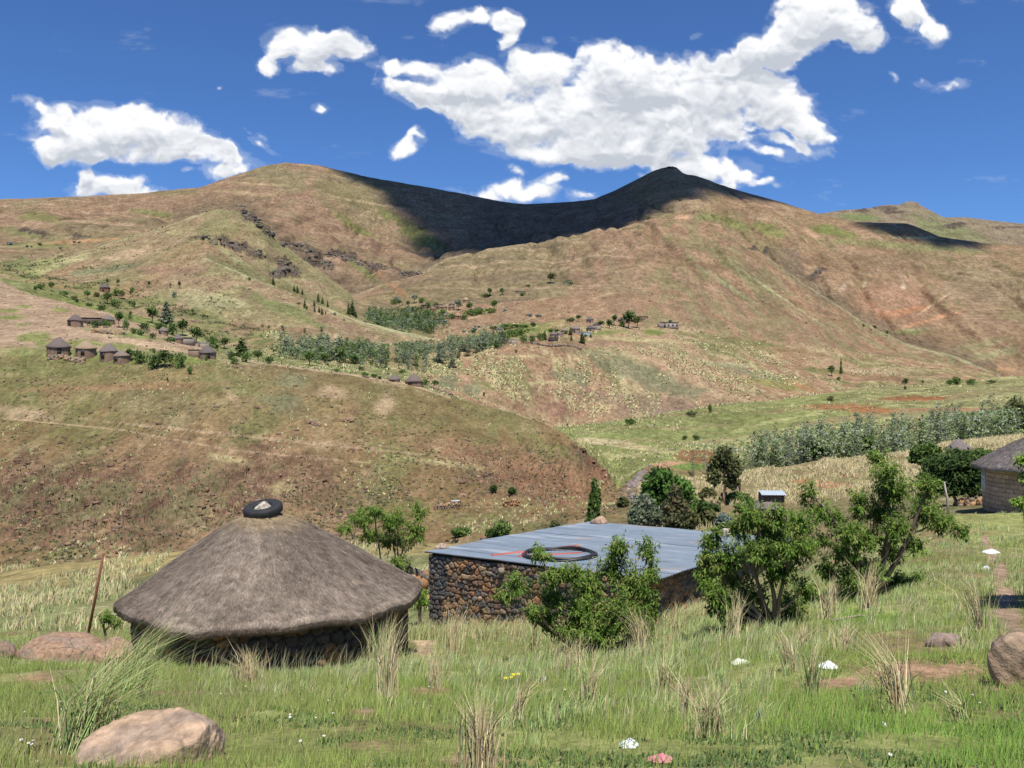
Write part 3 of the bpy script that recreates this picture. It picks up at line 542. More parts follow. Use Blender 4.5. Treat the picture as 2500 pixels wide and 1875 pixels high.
def build_sky():
    D = 9000.0
    us = np.arange(-180, 2700, 2.4); vs = np.arange(-260, 620, 2.4)
    U, Vv = np.meshgrid(us.astype(np.float32), vs.astype(np.float32))
    wx = (fbm(U / 60, Vv / 60, 301, 4, .5) - .5) * 44; wy = (fbm(U / 60, Vv / 60, 331, 4, .5) - .5) * 36
    A = U + wx; B = Vv + wy
    dens = np.full(U.shape, -1.0, np.float32); lit = np.zeros_like(dens)
    for (a, b, rx, ry, rot) in CLOUDS:
        t = R(rot); g = 1.0; dx = A - a; dy = B - b
        d = np.hypot((dx * math.cos(t) + dy * math.sin(t)) / (rx * g), (-dx * math.sin(t) + dy * math.cos(t)) / (ry * g))
        s_ = (1 - d * d) * min(.95, 0.08 + ry / 46.0)
        h = np.clip(0.14 - np.abs(dens - s_), 0, None) / 0.14
        dens = np.maximum(dens, s_) + h * h * 0.14 / 4
    bill = 1 - np.abs(fbm(A / 62, B / 50, 341, 4, .5) - .5) * 4.0        # billowed puffs
    fb = fbm(A / 46, B / 38, 351, 6, .6) - .5; fb2 = fbm(U / 13, Vv / 12, 361, 4, .62) - .5
    dn = dens * 1.25 - .10 + fb * 0.66 + fb2 * 0.17 + (bill - .5) * 0.34
    wisp = fbm(U / 30, Vv / 24, 355, 5, .62); al = np.clip(sstep(dn, 0.02, 0.62 + (wisp - .5) * .7) * 1.06, 0, 1); al = np.maximum(al, .30 * sstep(dn + (wisp - .5) * 1.1, -.12, .35)); al = np.maximum(al, .16 * sstep(fbm(U / 170, Vv / 45, 357, 6, .62) + .25 * sstep(dens, -.6, .2), .70, .86))
    al = np.maximum(al, 0.0)
    # light from above: compare thickness here with thickness a little higher up
    def up(a, k): return np.concatenate([np.repeat(a[:1], k, 0), a[:-k]], 0)
    T = np.clip(dn, 0, 1.0); above = sum(up(T, k) for k in (4, 9, 15, 22, 30)) / 5
    shade = np.clip((above - T * 0.55) * 1.9 - 0.02, 0, 1)
    bands = fbm(U / 260, Vv / 62 + 0.3 * fbm(U / 120, Vv / 120, 371, 3), 381, 5, .58)
    puff = fbm(A / 30, B / 24, 391, 4, .5)
    relief = np.clip((up(bill, 5) - bill) * 0.9 + (up(T, 10) - T) * .8, -.5, .6); grey = np.clip(0.10 + 0.62 * shade * sstep(dn, .2, .55) + sstep(bands, .46, .68) * 0.55 * sstep(dn, .3, .8) + relief * .45 + (puff - .5) * 0.22, 0, 1)
    white = np.array([1.02, 1.03, 1.05]); gr = np.array([0.56, 0.60, 0.67]); thin = np.array([0.66, 0.74, 0.88])
    c = white * (1 - grey[..., None]) + gr * grey[..., None]
    k = sstep(dn, 0.10, 0.42)[..., None]; c = c * k + thin * (1 - k)
    x = (U - CX) / F; z = (CY - Vv) / F; L = np.sqrt(1 + x * x + z * z)
    vv = np.stack([x / L * D, 1 / L * D, z / L * D], -1).reshape(-1, 3)
    nr, nc = U.shape
    i = np.arange(nr - 1)[:, None] * nc + np.arange(nc - 1)[None, :]
    ff = np.stack([i, i + 1, i + nc + 1, i + nc], -1)
    keep = np.maximum.reduce([al[:-1, :-1], al[1:, :-1], al[:-1, 1:], al[1:, 1:]]) > 0.004
    ff = ff[keep]; used, inv = np.unique(ff.ravel(), return_inverse=True)
    me = np_mesh('sky', vv[used], inv.reshape(-1, 4), True, c.reshape(-1, 3)[used])
    a2 = me.attributes.new('alpha', 'FLOAT', 'POINT'); a2.data.foreach_set('value', al.reshape(-1)[used].astype(np.float32))
    m = bpy.data.materials.new('cloud'); m.use_nodes = True; t = m.node_tree; t.nodes.clear()
    ca = t.nodes.new('ShaderNodeAttribute'); ca.attribute_name = 'col'; aa = t.nodes.new('ShaderNodeAttribute'); aa.attribute_name = 'alpha'
    em = t.nodes.new('ShaderNodeEmission'); tr = t.nodes.new('ShaderNodeBsdfTransparent'); mx = t.nodes.new('ShaderNodeMixShader'); o = t.nodes.new('ShaderNodeOutputMaterial')
    t.links.new(ca.outputs['Color'], em.inputs[0]); em.inputs[1].default_value = 0.95
    t.links.new(aa.outputs['Fac'], mx.inputs[0]); t.links.new(tr.outputs[0], mx.inputs[1]); t.links.new(em.outputs[0], mx.inputs[2]); t.links.new(mx.outputs[0], o.inputs[0])
    m.cycles.emission_sampling = 'NONE'
    tag(link_mesh('sky', me, m), 'white cumulus clouds in a deep blue sky', 'sky', kind='structure')
build_sky()
# the clouds overhead, out of the picture, that lay the two dark shadows on the mountain
def shadow_cloud(outline, alt, label, rim=130.0, thick=60.0):
    """outline: photo pixels of a shadow's rim on the far terrain; the cloud floats up-sun of it, dense inside, thinning out to a ragged rim"""
    P = []
    for (px, py, Y) in outline:
        x = (px - CX) / F * Y; z = (CY - py) / F * Y; t = (alt - z) / SUN.z
        P.append((x + SUN.x * t, Y + SUN.y * t))
    P = np.array(P); lo = P.min(0) - rim; hi = P.max(0) + rim; st = 14.0
    X, Yg = np.meshgrid(np.arange(lo[0], hi[0], st), np.arange(lo[1], hi[1], st)); ins = np.zeros(X.shape, bool); dist = np.full(X.shape, 1e9)
    for i in range(len(P)):
        a = P[i]; b = P[(i + 1) % len(P)]; e = b - a; t = np.clip(((X - a[0]) * e[0] + (Yg - a[1]) * e[1]) / (e @ e), 0, 1); dist = np.minimum(dist, np.hypot(X - a[0] - t * e[0], Yg - a[1] - t * e[1]))
        c = ((a[1] > Yg) != (b[1] > Yg)) & (X < e[0] * (Yg - a[1]) / (e[1] + 1e-9) + a[0]); ins ^= c
    sd = np.where(ins, dist, -dist) + (fbm(X / 120, Yg / 120, 401, 5) - .5) * rim * 1.1
    al = sstep(sd, -rim * .45, rim * .55); prof = sstep(sd, -rim, rim * 2)
    nr, nc = X.shape; i = np.arange(nr - 1)[:, None] * nc + np.arange(nc - 1)[None, :]; q = np.stack([i, i + 1, i + nc + 1, i + nc], -1)
    keep = (al[:-1, :-1] + al[1:, 1:] + al[1:, :-1] + al[:-1, 1:]) > .01; q = q[keep]; k = fbm(X / 70, Yg / 70, 411, 4) - .5
    top = np.stack([X, Yg, alt + prof * (thick + 120 * k)], -1).reshape(-1, 3); bot = np.stack([X, Yg, alt - 12 - prof * (22 + 30 * k)], -1).reshape(-1, 3)
    V_ = np.concatenate([top, bot]); Q = np.concatenate([q, q[:, ::-1] + nr * nc]); used, inv = np.unique(Q.ravel(), return_inverse=True)
    me = np_mesh('sky', V_[used], inv.reshape(-1, 4), True); at = me.attributes.new('alpha', 'FLOAT', 'POINT'); at.data.foreach_set('value', np.concatenate([al.ravel()] * 2)[used].astype(np.float32))
    tag(link_mesh('sky', me, CLOUDM), label, 'cloud', kind='structure')
def cloud_body():
    m = bpy.data.materials.new('cloud body'); m.use_nodes = True; t = m.node_tree; b = t.nodes['Principled BSDF']; b.inputs['Base Color'].default_value = (.8, .8, .82, 1); b.inputs['Roughness'].default_value = 1
    aa = t.nodes.new('ShaderNodeAttribute'); aa.attribute_name = 'alpha'; mm = t.nodes.new('ShaderNodeMath'); mm.operation = 'MULTIPLY'; mm.inputs[1].default_value = .92
    t.links.new(aa.outputs['Fac'], mm.inputs[0]); t.links.new(mm.outputs[0], b.inputs['Alpha']); return m
CLOUDM = cloud_body()
shadow_cloud([(790,405,2350),(880,462,2300),(960,505,2150),(1010,545,2050),(1000,580,1950),(1010,605,1850),(1040,625,1800),(1080,650,1600),(1400,640,1500),(1440,590,1650),(1500,562,1700),(1560,548,1750),(1620,526,1800),(1680,520,1850),(1760,508,2000),(1840,505,2050),(1905,490,2150),
              (1900,440,2500),(1640,360,2700),(1450,440,2800),(1200,440,2950),(1000,400,2800),(850,370,2650)], 3000.0, 'large cloud overhead shading the mountain saddle')
shadow_cloud([(2105,550,1880),(2150,572,1800),(2200,578,1790),(2290,582,1800),(2380,592,1830),(2420,560,2100),(2250,500,2200),(2120,525,2100)], 2400.0, 'small cloud overhead shading the plateau rim', 60.0)
# ------------------------------------------------------------------ mesh builders
class MB:
    """collects shapes, builds ONE mesh object (with per-vertex colour)"""
    def __init__(s): s.v = []; s.q = []; s.t = []; s.c = []; s.n = 0
    def add(s, v, quads=None, tris=None, c=(1, 1, 1)):
        v = np.asarray(v, np.float32).reshape(-1, 3)
        if quads is not None and len(quads): s.q.append(np.asarray(quads, np.int64).reshape(-1, 4) + s.n)
        if tris is not None and len(tris): s.t.append(np.asarray(tris, np.int64).reshape(-1, 3) + s.n)
        c = np.asarray(c, np.float32); s.c.append(np.broadcast_to(c, (len(v), 3)) if c.ndim == 1 else c)
        s.v.append(v); s.n += len(v); return s
    def mesh(s, name, smooth=False):
        fs = ([np.concatenate(s.q)] if s.q else []) + ([np.concatenate(s.t)] if s.t else [])
        return np_mesh(name, np.concatenate(s.v), fs, smooth, np.concatenate(s.c))
    def build(s, name, mat, parent=None, smooth=False): return link_mesh(name, s.mesh(name, smooth), mat, parent)
    def box(s, c, size, rot=0.0, col=(1, 1, 1), taper=1.0, tilt=None):
        x, y, z = (q / 2 for q in size); P = []
        for dz in (-1, 1):
            k = taper if dz > 0 else 1
            for dx, dy in ((-1, -1), (1, -1), (1, 1), (-1, 1)): P.append((dx * x * k, dy * y * k, dz * z))
        P = np.array(P)
        if tilt is not None: P = P @ np.array(Euler(tilt).to_matrix()).T
        a = rot; M = np.array([[math.cos(a), math.sin(a), 0], [-math.sin(a), math.cos(a), 0], [0, 0, 1]]); P = P @ M + np.array(c)
        return s.add(P, [(0, 3, 2, 1), (4, 5, 6, 7), (0, 1, 5, 4), (1, 2, 6, 5), (2, 3, 7, 6), (3, 0, 4, 7)], c=col)
    def tube(s, pts, rad, n=7, col=(1, 1, 1), cap=True):
        pts = [Vector(p) for p in pts]; m = len(pts)
        if isinstance(rad, (int, float)): rad = [rad] * m
        V_ = []; prev = None
        for i, p in enumerate(pts):
            d = (pts[min(i + 1, m - 1)] - pts[max(i - 1, 0)]).normalized()
            if prev is None: a = d.orthogonal().normalized()
            else:
                a = prev - d * prev.dot(d); a = a.normalized() if a.length > 1e-6 else d.orthogonal().normalized()
            prev = a; b = d.cross(a)
            for j in range(n):
                t = 2 * math.pi * j / n; V_.append(p + (a * math.cos(t) + b * math.sin(t)) * rad[i])
        Q = [(i * n + j, i * n + (j + 1) % n, (i + 1) * n + (j + 1) % n, (i + 1) * n + j) for i in range(m - 1) for j in range(n)]
        T = []
        if cap:
            V_.append(pts[0]); V_.append(pts[-1]); k = m * n
            T = [(k, (j + 1) % n, j) for j in range(n)] + [(k + 1, (m - 1) * n + j, (m - 1) * n + (j + 1) % n) for j in range(n)]
        return s.add([tuple(q) for q in V_], Q, T, c=col)
    def lathe(s, prof, c=(0, 0, 0), n=32, col=(1, 1, 1), wob=None, off=None):
        V_ = []; prof = list(prof)
        for i, (r, z) in enumerate(prof):
            for j in range(n):
                t = 2 * math.pi * j / n; rr, zz = (r, z) if wob is None else wob(r, z, t)
                ox, oy = (0, 0) if off is None else off(r, z)
                V_.append((c[0] + ox + rr * math.cos(t), c[1] + oy + rr * math.sin(t), c[2] + zz))
        Q = [(i * n + j, i * n + (j + 1) % n, (i + 1) * n + (j + 1) % n, (i + 1) * n + j) for i in range(len(prof) - 1) for j in range(n)]
        return s.add(V_, Q, c=col)

def vcol_mat(name, rough=0.85, spec=0.2, var=0.3, scale=6.0, bump=0.0, metal=0.0, sc=(1, 1, 1), trans=0.0, up=0.0, cracks=0.0):
    q = NT(name, rough, spec); n = q.noise(scale, 6, .6, sc=sc)
    q.base(q.mix(1.0, q.attr('col'), q.grey(q.mr(n, .25, .75, 1 - var, 1 + var)), 'MULTIPLY')); q.b.inputs['Metallic'].default_value = metal
    if bump: q.bump(n, bump, .03)
    if cracks:
        e = q.vor(cracks, feature='DISTANCE_TO_EDGE', vec=None); ck = q.mr(e, .0, .035); ms_ = q.mr(q.noise(1.3, 3), .45, .6)
        src = q.b.inputs['Base Color'].links[0].from_socket; kk = q.math('SUBTRACT', 1.0, q.math('MULTIPLY', q.math('SUBTRACT', 1.0, ck), q.math('MULTIPLY', ms_, .55)))
        lich = q.mr(q.noise(9, 7, .7), .60, .66, 0, .5); q.base(q.mix(lich, q.mix(1.0, src, q.grey(kk), 'MULTIPLY'), (.30, .28, .23)))
    if up:         # thin blades shade like the canopy they form: normals lean to the sky
        ge = q.n('ShaderNodeNewGeometry'); a1 = q.n('ShaderNodeVectorMath', operation='SCALE'); q.l(ge.outputs['Normal'], a1.inputs[0]); a1.inputs['Scale'].default_value = 1 - up
        a2 = q.n('ShaderNodeVectorMath', operation='ADD'); q.l(a1.outputs[0], a2.inputs[0]); a2.inputs[1].default_value = (0, -.25 * up, up)
        a3 = q.n('ShaderNodeVectorMath', operation='NORMALIZE'); q.l(a2.outputs[0], a3.inputs[0]); q.l(a3.outputs[0], q.b.inputs['Normal'])
    if trans:      # thin blades and leaves let light through
        tr = q.n('ShaderNodeBsdfTranslucent'); q.l(q.b.inputs['Base Color'].links[0].from_socket, tr.inputs[0]); ms = q.n('ShaderNodeMixShader'); ms.inputs[0].default_value = trans
        out = q.t.nodes['Material Output']; q.l(q.b.outputs[0], ms.inputs[1]); q.l(tr.outputs[0], ms.inputs[2]); q.l(ms.outputs[0], out.inputs[0])
    return q.m
M_LEAF = vcol_mat('leaf', .55, .3, .18, 3.0, trans=.42, up=.65)
M_CROWN = vcol_mat('far foliage', .9, .1, .2, .8, trans=.35, up=.65)
M_BARK = vcol_mat('bark', .9, .15, .35, 9.0, .5, sc=(1, 1, .3))
M_THATCH = vcol_mat('thatch', .95, .05, .30, 5.0, .6, sc=(1, 1, 1))
M_STONE = vcol_mat('rubble stone', .92, .15, .28, 14.0, .6)
M_ROCK = vcol_mat('boulder rock', .93, .15, .34, 15.0, 1.0, cracks=2.6)
M_GRASS = vcol_mat('grass blades', .75, .15, .12, 1.5, trans=.25, up=.9)
M_PAINT = vcol_mat('painted metal', .5, .4, .2, 12.0)
M_CLOTH = vcol_mat('cloth', .95, .1, .15, 20.0)

# ---- Voronoi masonry, real relief
def masonry(U, Vv, cw, ch, seed, jit=.42):
    """height 0..1, cell id hash for wall coordinates (metres)"""
    gx = U / cw; gy = Vv / ch; row = np.floor(gy); 
    f1 = np.full(U.shape, 9.0); f2 = np.full(U.shape, 9.0); cid = np.zeros(U.shape); 
    for dy in (-1, 0, 1):
        ry = row + dy; sh = (ry % 2) * .5 + _hh(ry, ry * 0 + 3, seed) * .4; ix = np.floor(gx - sh)
        for dx in (-1, 0, 1):
            cx = ix + dx; a = _hh(cx, ry, seed + 1); b = _hh(cx, ry, seed + 2)
            px = cx + .5 + sh + (a - .5) * 2 * jit; py = ry + .5 + (b - .5) * jit * 1.5
            ax = np.abs(gx - px) * cw / ch * .8; ay = np.abs(gy - py)
            d = (ax ** 2.6 + ay ** 2.6) ** (1 / 2.6) * (.8 + .4 * _hh(cx, ry, seed + 5))
            m = d < f1; f2 = np.where(m, f1, np.minimum(f2, d)); cid = np.where(m, _hh(cx, ry, seed + 3), cid); f1 = np.where(m, d, f1)
    return sstep(f2 - f1, .02, .20) , cid, f2 - f1
def _hh(x, y, seed):
    return _h(np.asarray(x).astype(np.int32).view(np.uint32), np.asarray(y).astype(np.int32).view(np.uint32), seed)
STONES = np.array([(.36, .20, .10), (.40, .245, .13), (.33, .21, .125), (.42, .285, .17), (.28, .165, .10), (.10, .093, .088), (.15, .14, .13), (.21, .19, .16), (.31, .185, .11), (.25, .20, .15)])
def rubble(fn, L, H, res=.025, cw=.30, ch=.19, seed=1, depth=.06, dark=None, top=None):
    """fn(u, v) -> (points, outward normals); returns MB with the wall face"""
    nu = int(L / res) + 1; nv = int(H / res) + 1
    U, Vv = np.meshgrid(np.linspace(0, L, nu), np.linspace(0, H, nv))
    Uw = U + .05 * (vnoise(U * 5, Vv * 5, seed) - .5); Vw = Vv + .04 * (vnoise(U * 6, Vv * 6, seed + 4) - .5)
    h, cid, e = masonry(Uw, Vw, cw, ch, seed)
    P, N = fn(U, Vv)
    dd = h * depth * (.5 + .8 * cid) + (fbm(U * 14, Vv * 14, seed + 7, 3) - .5) * .02
    P = P + N * dd[..., None]
    idx = np.minimum((cid * 6151.7 % 1 * len(STONES)).astype(int), len(STONES) - 1); c = STONES[idx]
    if dark is not None:
        k = np.clip(dark(U, Vv), 0, 1)[..., None]; c = c * (1 - k) + np.array((.11, .105, .105)) * k
    c = c * (.8 + .4 * fbm(U * 9, Vv * 9, seed + 9, 3))[..., None]
    c = c * (.42 + .58 * sstep(e, .01, .08))[..., None]          # earth-packed joints between stones
    i = np.arange(nv - 1)[:, None] * nu + np.arange(nu - 1)[None, :]
    m = MB(); m.add(P.reshape(-1, 3), np.stack([i, i + 1, i + nu + 1, i + nu], -1).reshape(-1, 4), c=c.reshape(-1, 3)); return m

# ---- boulders and stones
def rock_mesh(name, size, seed, sub=4, c=(.42, .28, .18), rough=.22, facet=.5, mat=None):
    bm = bmesh.new(); bmesh.ops.create_icosphere(bm, subdivisions=sub, radius=1.0)
    v = np.array([q.co[:] for q in bm.verts]); f = np.array([[q.index for q in p.verts] for p in bm.faces]); bm.free()
    rs = np.random.default_rng(seed)
    for _ in range(int(11 * facet) + 3):     # chop planes: flat broken faces
        n = rs.normal(size=3); n /= np.linalg.norm(n); d = rs.uniform(.62, .9); k = v @ n; m = k > d
        v[m] -= np.outer((k[m] - d) * .85, n)
    s = fbm(v[:, 0] * 1.5 + v[:, 2] * 1.1 + seed, v[:, 1] * 1.5 - v[:, 2] * .9, seed, 5, .5) - .5
    s2 = fbm(v[:, 0] * 7 + v[:, 2] * 5, v[:, 1] * 7 - v[:, 2] * 6 + seed, seed + 3, 4, .6) - .5
    v *= (1 + rough * 1.6 * s + .05 * s2)[:, None]
    cc = np.array(c)[None] * (.75 + .5 * fbm(v[:, 0] * 3 + 5, v[:, 1] * 3 + v[:, 2] * 3, seed + 8, 4))[:, None]
    g = sstep(fbm(v[:, 0] * 2.2 + 9, v[:, 1] * 2.2 + v[:, 2] * 2, seed + 11, 4), .52, .66)[:, None]
    cc = cc * (1 - g * .45) + np.array((.24, .20, .17)) * g * .45
    v *= np.array(size)[None]
    return np_mesh(name, v, f, True, cc)
def rock(name, loc, size, seed, label, cat='rock', rz=0.0, group=None, **k):
    o = link_mesh(name, rock_mesh(name, size, seed, **k), M_ROCK); o.location = loc; o.rotation_euler[2] = rz
    return tag(o, label, cat, group)

# ---- foliage
def leaves(cent, dirs, L, Wd, colr, rs, droop=.35):
    """folded, curved leaves; cent (n,3), dirs (n,3) unit growth directions"""
    n = len(cent); up = np.array([0, 0, 1.0])
    side = np.cross(dirs, up + rs.normal(size=(n, 3)) * .5); side /= np.linalg.norm(side, axis=1, keepdims=True) + 1e-9
    nor = np.cross(side, dirs); L = L * rs.uniform(.65, 1.25, (n, 1)); Wd = Wd * rs.uniform(.75, 1.2, (n, 1))
    dn = np.array([0, 0, -1.0])
    b = cent; m = cent + dirs * L * .5 + dn * L * droop * .10; t = cent + dirs * L * .9 + dn * L * droop
    a1 = m + side * Wd * .5 + nor * Wd * .18; a2 = m - side * Wd * .5 + nor * Wd * .18
    v = np.stack([b, a1, m, a2, t], 1).reshape(-1, 3); k = np.arange(n)[:, None] * 5
    tr = np.concatenate([k + np.array([[0, 1, 2]]), k + np.array([[0, 2, 3]]), k + np.array([[1, 4, 2]]), k + np.array([[2, 4, 3]])])
    return v, tr, np.repeat(colr, 5, 0)
PEACH = np.array([(.105, .195, .028), (.145, .25, .038), (.19, .305, .05), (.235, .35, .07), (.08, .15, .028), (.28, .33, .09)])
def peach_tree(name, base, blobs, Y, label, stems=None, n_leaf=13000, Ls=.105, seed=1, depth=.85, cat='tree', pal=PEACH, twig_k=1.0, fruit=0, group=None):
    """blobs: (px, py, rx, ry) lobes of the crown in photo pixels at distance Y (+ optional depth shift)"""
    rs = np.random.default_rng(seed); root = empty(name, base); tag(root, label, cat, group)
    B = []
    for b in blobs:
        dy = b[4] if len(b) > 4 else rs.uniform(-.55, .55) * depth
        c = np.array(V(b[0], b[1], Y + dy)); s = (Y + dy) / F
        B.append((c, b[2] * s, b[3] * s, min(b[2], b[3]) * s * 1.2))
    base = np.array(base); tr = MB(); anchors = []
    # limbs: base -> each lobe, bowed, tapering; lobes branch off the nearest earlier limb
    order = sorted(range(len(B)), key=lambda i: np.linalg.norm(B[i][0] - base)); joints = [(base, .055)]
    for i in order:
        c = B[i][0]; cand = [j for j in joints if j[0][2] < c[2] - .05] or [joints[0]]
        p0, r0 = min(cand, key=lambda j: np.linalg.norm(j[0] - c) + (.0 if j[1] < .05 else .25))
        if rs.random() < .35: p0, r0 = joints[0]
        mid = (p0 + c) / 2 + rs.normal(size=3) * .09 * np.linalg.norm(c - p0) + np.array([0, 0, -.04])
        pts = []; m = 8
        for t in np.linspace(0, 1, m): pts.append((1 - t) ** 2 * p0 + 2 * t * (1 - t) * mid + t * t * c + rs.normal(size=3) * .008)
        r1 = max(.008, r0 * .42); rad = [r0 * .8 + (r1 - r0 * .8) * t for t in np.linspace(0, 1, m)]
        tr.tube([tuple(p - base) for p in pts], rad, 6, col=(.17, .125, .095) if rs.random() < .6 else (.24, .19, .15))
        joints += [(pts[3], rad[3]), (pts[5], rad[5]), (c, r1)]; anchors.append(c)
    tw = MB(); LC, LD, CC = [], [], []
    vol = np.array([b[1] * b[2] * b[3] for b in B]) ** .75; share = vol / vol.sum()
    for i, (c, rx, rz, ry) in enumerate(B):
        nt = max(6, int(n_leaf * share[i] / 17 * twig_k))
        for _ in range(nt):
            d = rs.normal(size=3); d /= np.linalg.norm(d); rr = rs.uniform(.55, 1.12) if rs.random() < .75 else rs.uniform(.1, .6)
            e = c + d * np.array([rx, ry, rz]) * rr; s0 = c + (e - c) * rs.uniform(.15, .45)
            e = e + np.array([0, 0, .10 * rz]) ; tl = np.linalg.norm(e - s0)
            g = rs.random()
            if g < .5: tw.tube([tuple(s0 - base), tuple((s0 + e) / 2 + rs.normal(size=3) * .02 - base), tuple(e - base)], [.006, .0045, .002], 3, col=(.16, .15, .07), cap=False)
            k = rs.integers(13, 22); t = rs.uniform(.15, 1.05, (k, 1)); p = s0 + (e - s0) * t + rs.normal(size=(k, 3)) * Ls * .22
            ax = (e - s0) / (tl + 1e-6); dd = ax[None] * .55 + rs.normal(size=(k, 3)) * .8; dd /= np.linalg.norm(dd, axis=1, keepdims=True)
            tone = rs.random(); ci = np.clip((tone * 6 + rs.normal(size=k) * .9).astype(int), 0, 5)
            LC.append(p); LD.append(dd); CC.append(pal[ci] * rs.uniform(.8, 1.2, (k, 1)))
    LC = np.concatenate(LC); LD = np.concatenate(LD); CC = np.concatenate(CC)
    v, t, c = leaves(LC - base, LD, Ls, Ls * .30, CC, rs)
    tr.build('trunk', M_BARK, root, True)
    lf = MB(); lf.add(v, tris=t, c=c); cr = lf.build('crown', M_LEAF, root)
    tw.build('twig', M_BARK, cr)['kind'] = 'stuff'
    if fruit:
        fm = MB()
        for j in rs.choice(len(LC), fruit, replace=False):
            p = LC[j] - base; r_ = .022
            fm.lathe([(0.002, -r_), (r_ * .75, -r_ * .6), (r_, 0), (r_ * .75, r_ * .6), (.002, r_)], tuple(p), 7, col=(.40, .36, .17))
        fm.build('fruit', M_LEAF, cr)['kind'] = 'stuff'
    return root

GREENS = {'dark': [(.062, .105, .034), (.085, .14, .042), (.12, .18, .055)], 'mid': [(.095, .16, .042), (.135, .21, .055), (.18, .26, .075)],
          'grey': [(.17, .21, .13), (.22, .26, .17), (.30, .34, .24)], 'olive': [(.10, .12, .045), (.14, .155, .06), (.18, .18, .075)],
          'silver': [(.23, .28, .16), (.31, .36, .23), (.52, .56, .46)], 'blue': [(.15, .20, .18), (.21, .27, .25), (.28, .34, .31)],
          'fresh': [(.08, .16, .035), (.115, .215, .05), (.15, .27, .065)], 'euc': [(.10, .115, .055), (.15, .15, .075), (.17, .13, .07)]}
def crown_mesh(name, blobs, n, q, pal, seed, flat=1.0, hang=0.0):
    """leaf clumps through the volume of several lobes (metres, relative to base)"""
    rs = np.random.default_rng(seed); pal = np.array(GREENS[pal]); vol = np.array([b[3] * b[4] * b[5] for b in blobs]) ** .8; vol /= vol.sum()
    C_, K_ = [], []
    for b, w in zip(blobs, vol):
        k = max(8, int(n * w)); d = rs.normal(size=(k, 3)); d /= np.linalg.norm(d, axis=1, keepdims=True)
        r = rs.uniform(0, 1, (k, 1)) ** .42; r *= 1 + .22 * (vnoise(d[:, :1] * 3 + seed, d[:, 1:2] * 3 + d[:, 2:] * 2, seed) - .5) * 2
        p = np.array(b[:3]) + d * r * np.array(b[3:6]); C_.append(p)
        tone = vnoise(p[:, 0] / (q * 3.5) + 3, p[:, 1] / (q * 3.5) + p[:, 2] / (q * 3), seed + 1) * 2.4 + rs.normal(size=k) * .55
        K_.append(pal[np.clip(tone.astype(int), 0, 2)] * rs.uniform(.8, 1.2, (k, 1)))
    p = np.concatenate(C_); c = np.concatenate(K_); n = len(p)
    a = rs.normal(size=(n, 3)); a[:, 2] *= flat; a /= np.linalg.norm(a, axis=1, keepdims=True); b = np.cross(a, rs.normal(size=(n, 3))); b /= np.linalg.norm(b, axis=1, keepdims=True)
    s = q * rs.uniform(.5, 1.3, (n, 1)); dn = np.array([0, 0, -hang])
    v = np.stack([p - a * s, p + b * s * .45, p + a * s + dn * s, p - b * s * .45], 1).reshape(-1, 3)
    return np_mesh(name, v, np.arange(4 * n).reshape(-1, 4), False, np.repeat(c, 4, 0))
def trunk_mesh(name, h, r, limbs, seed, col=(.20, .15, .12), lean=0.0):
    rs = np.random.default_rng(seed); m = MB(); top = np.array([lean, 0, h])
    pts = [np.array([lean * t * t, 0, h * t]) + np.array([*rs.normal(size=2) * r * .5, 0]) * (t > 0) for t in np.linspace(0, 1, 6)]
    m.tube([tuple(p) for p in pts], [r * (1 - .65 * t) for t in np.linspace(0, 1, 6)], 7, col=col)
    for (x, y, z) in limbs:
        t = rs.uniform(.35, .8); p0 = np.array([lean * t * t, 0, h * t]); p1 = np.array([x, y, z])
        m.tube([tuple(p0), tuple((p0 + p1) / 2 + rs.normal(size=3) * .1 * h * .3), tuple(p1)], [r * .45, r * .3, r * .12], 5, col=col)
    return m.mesh(name, True)
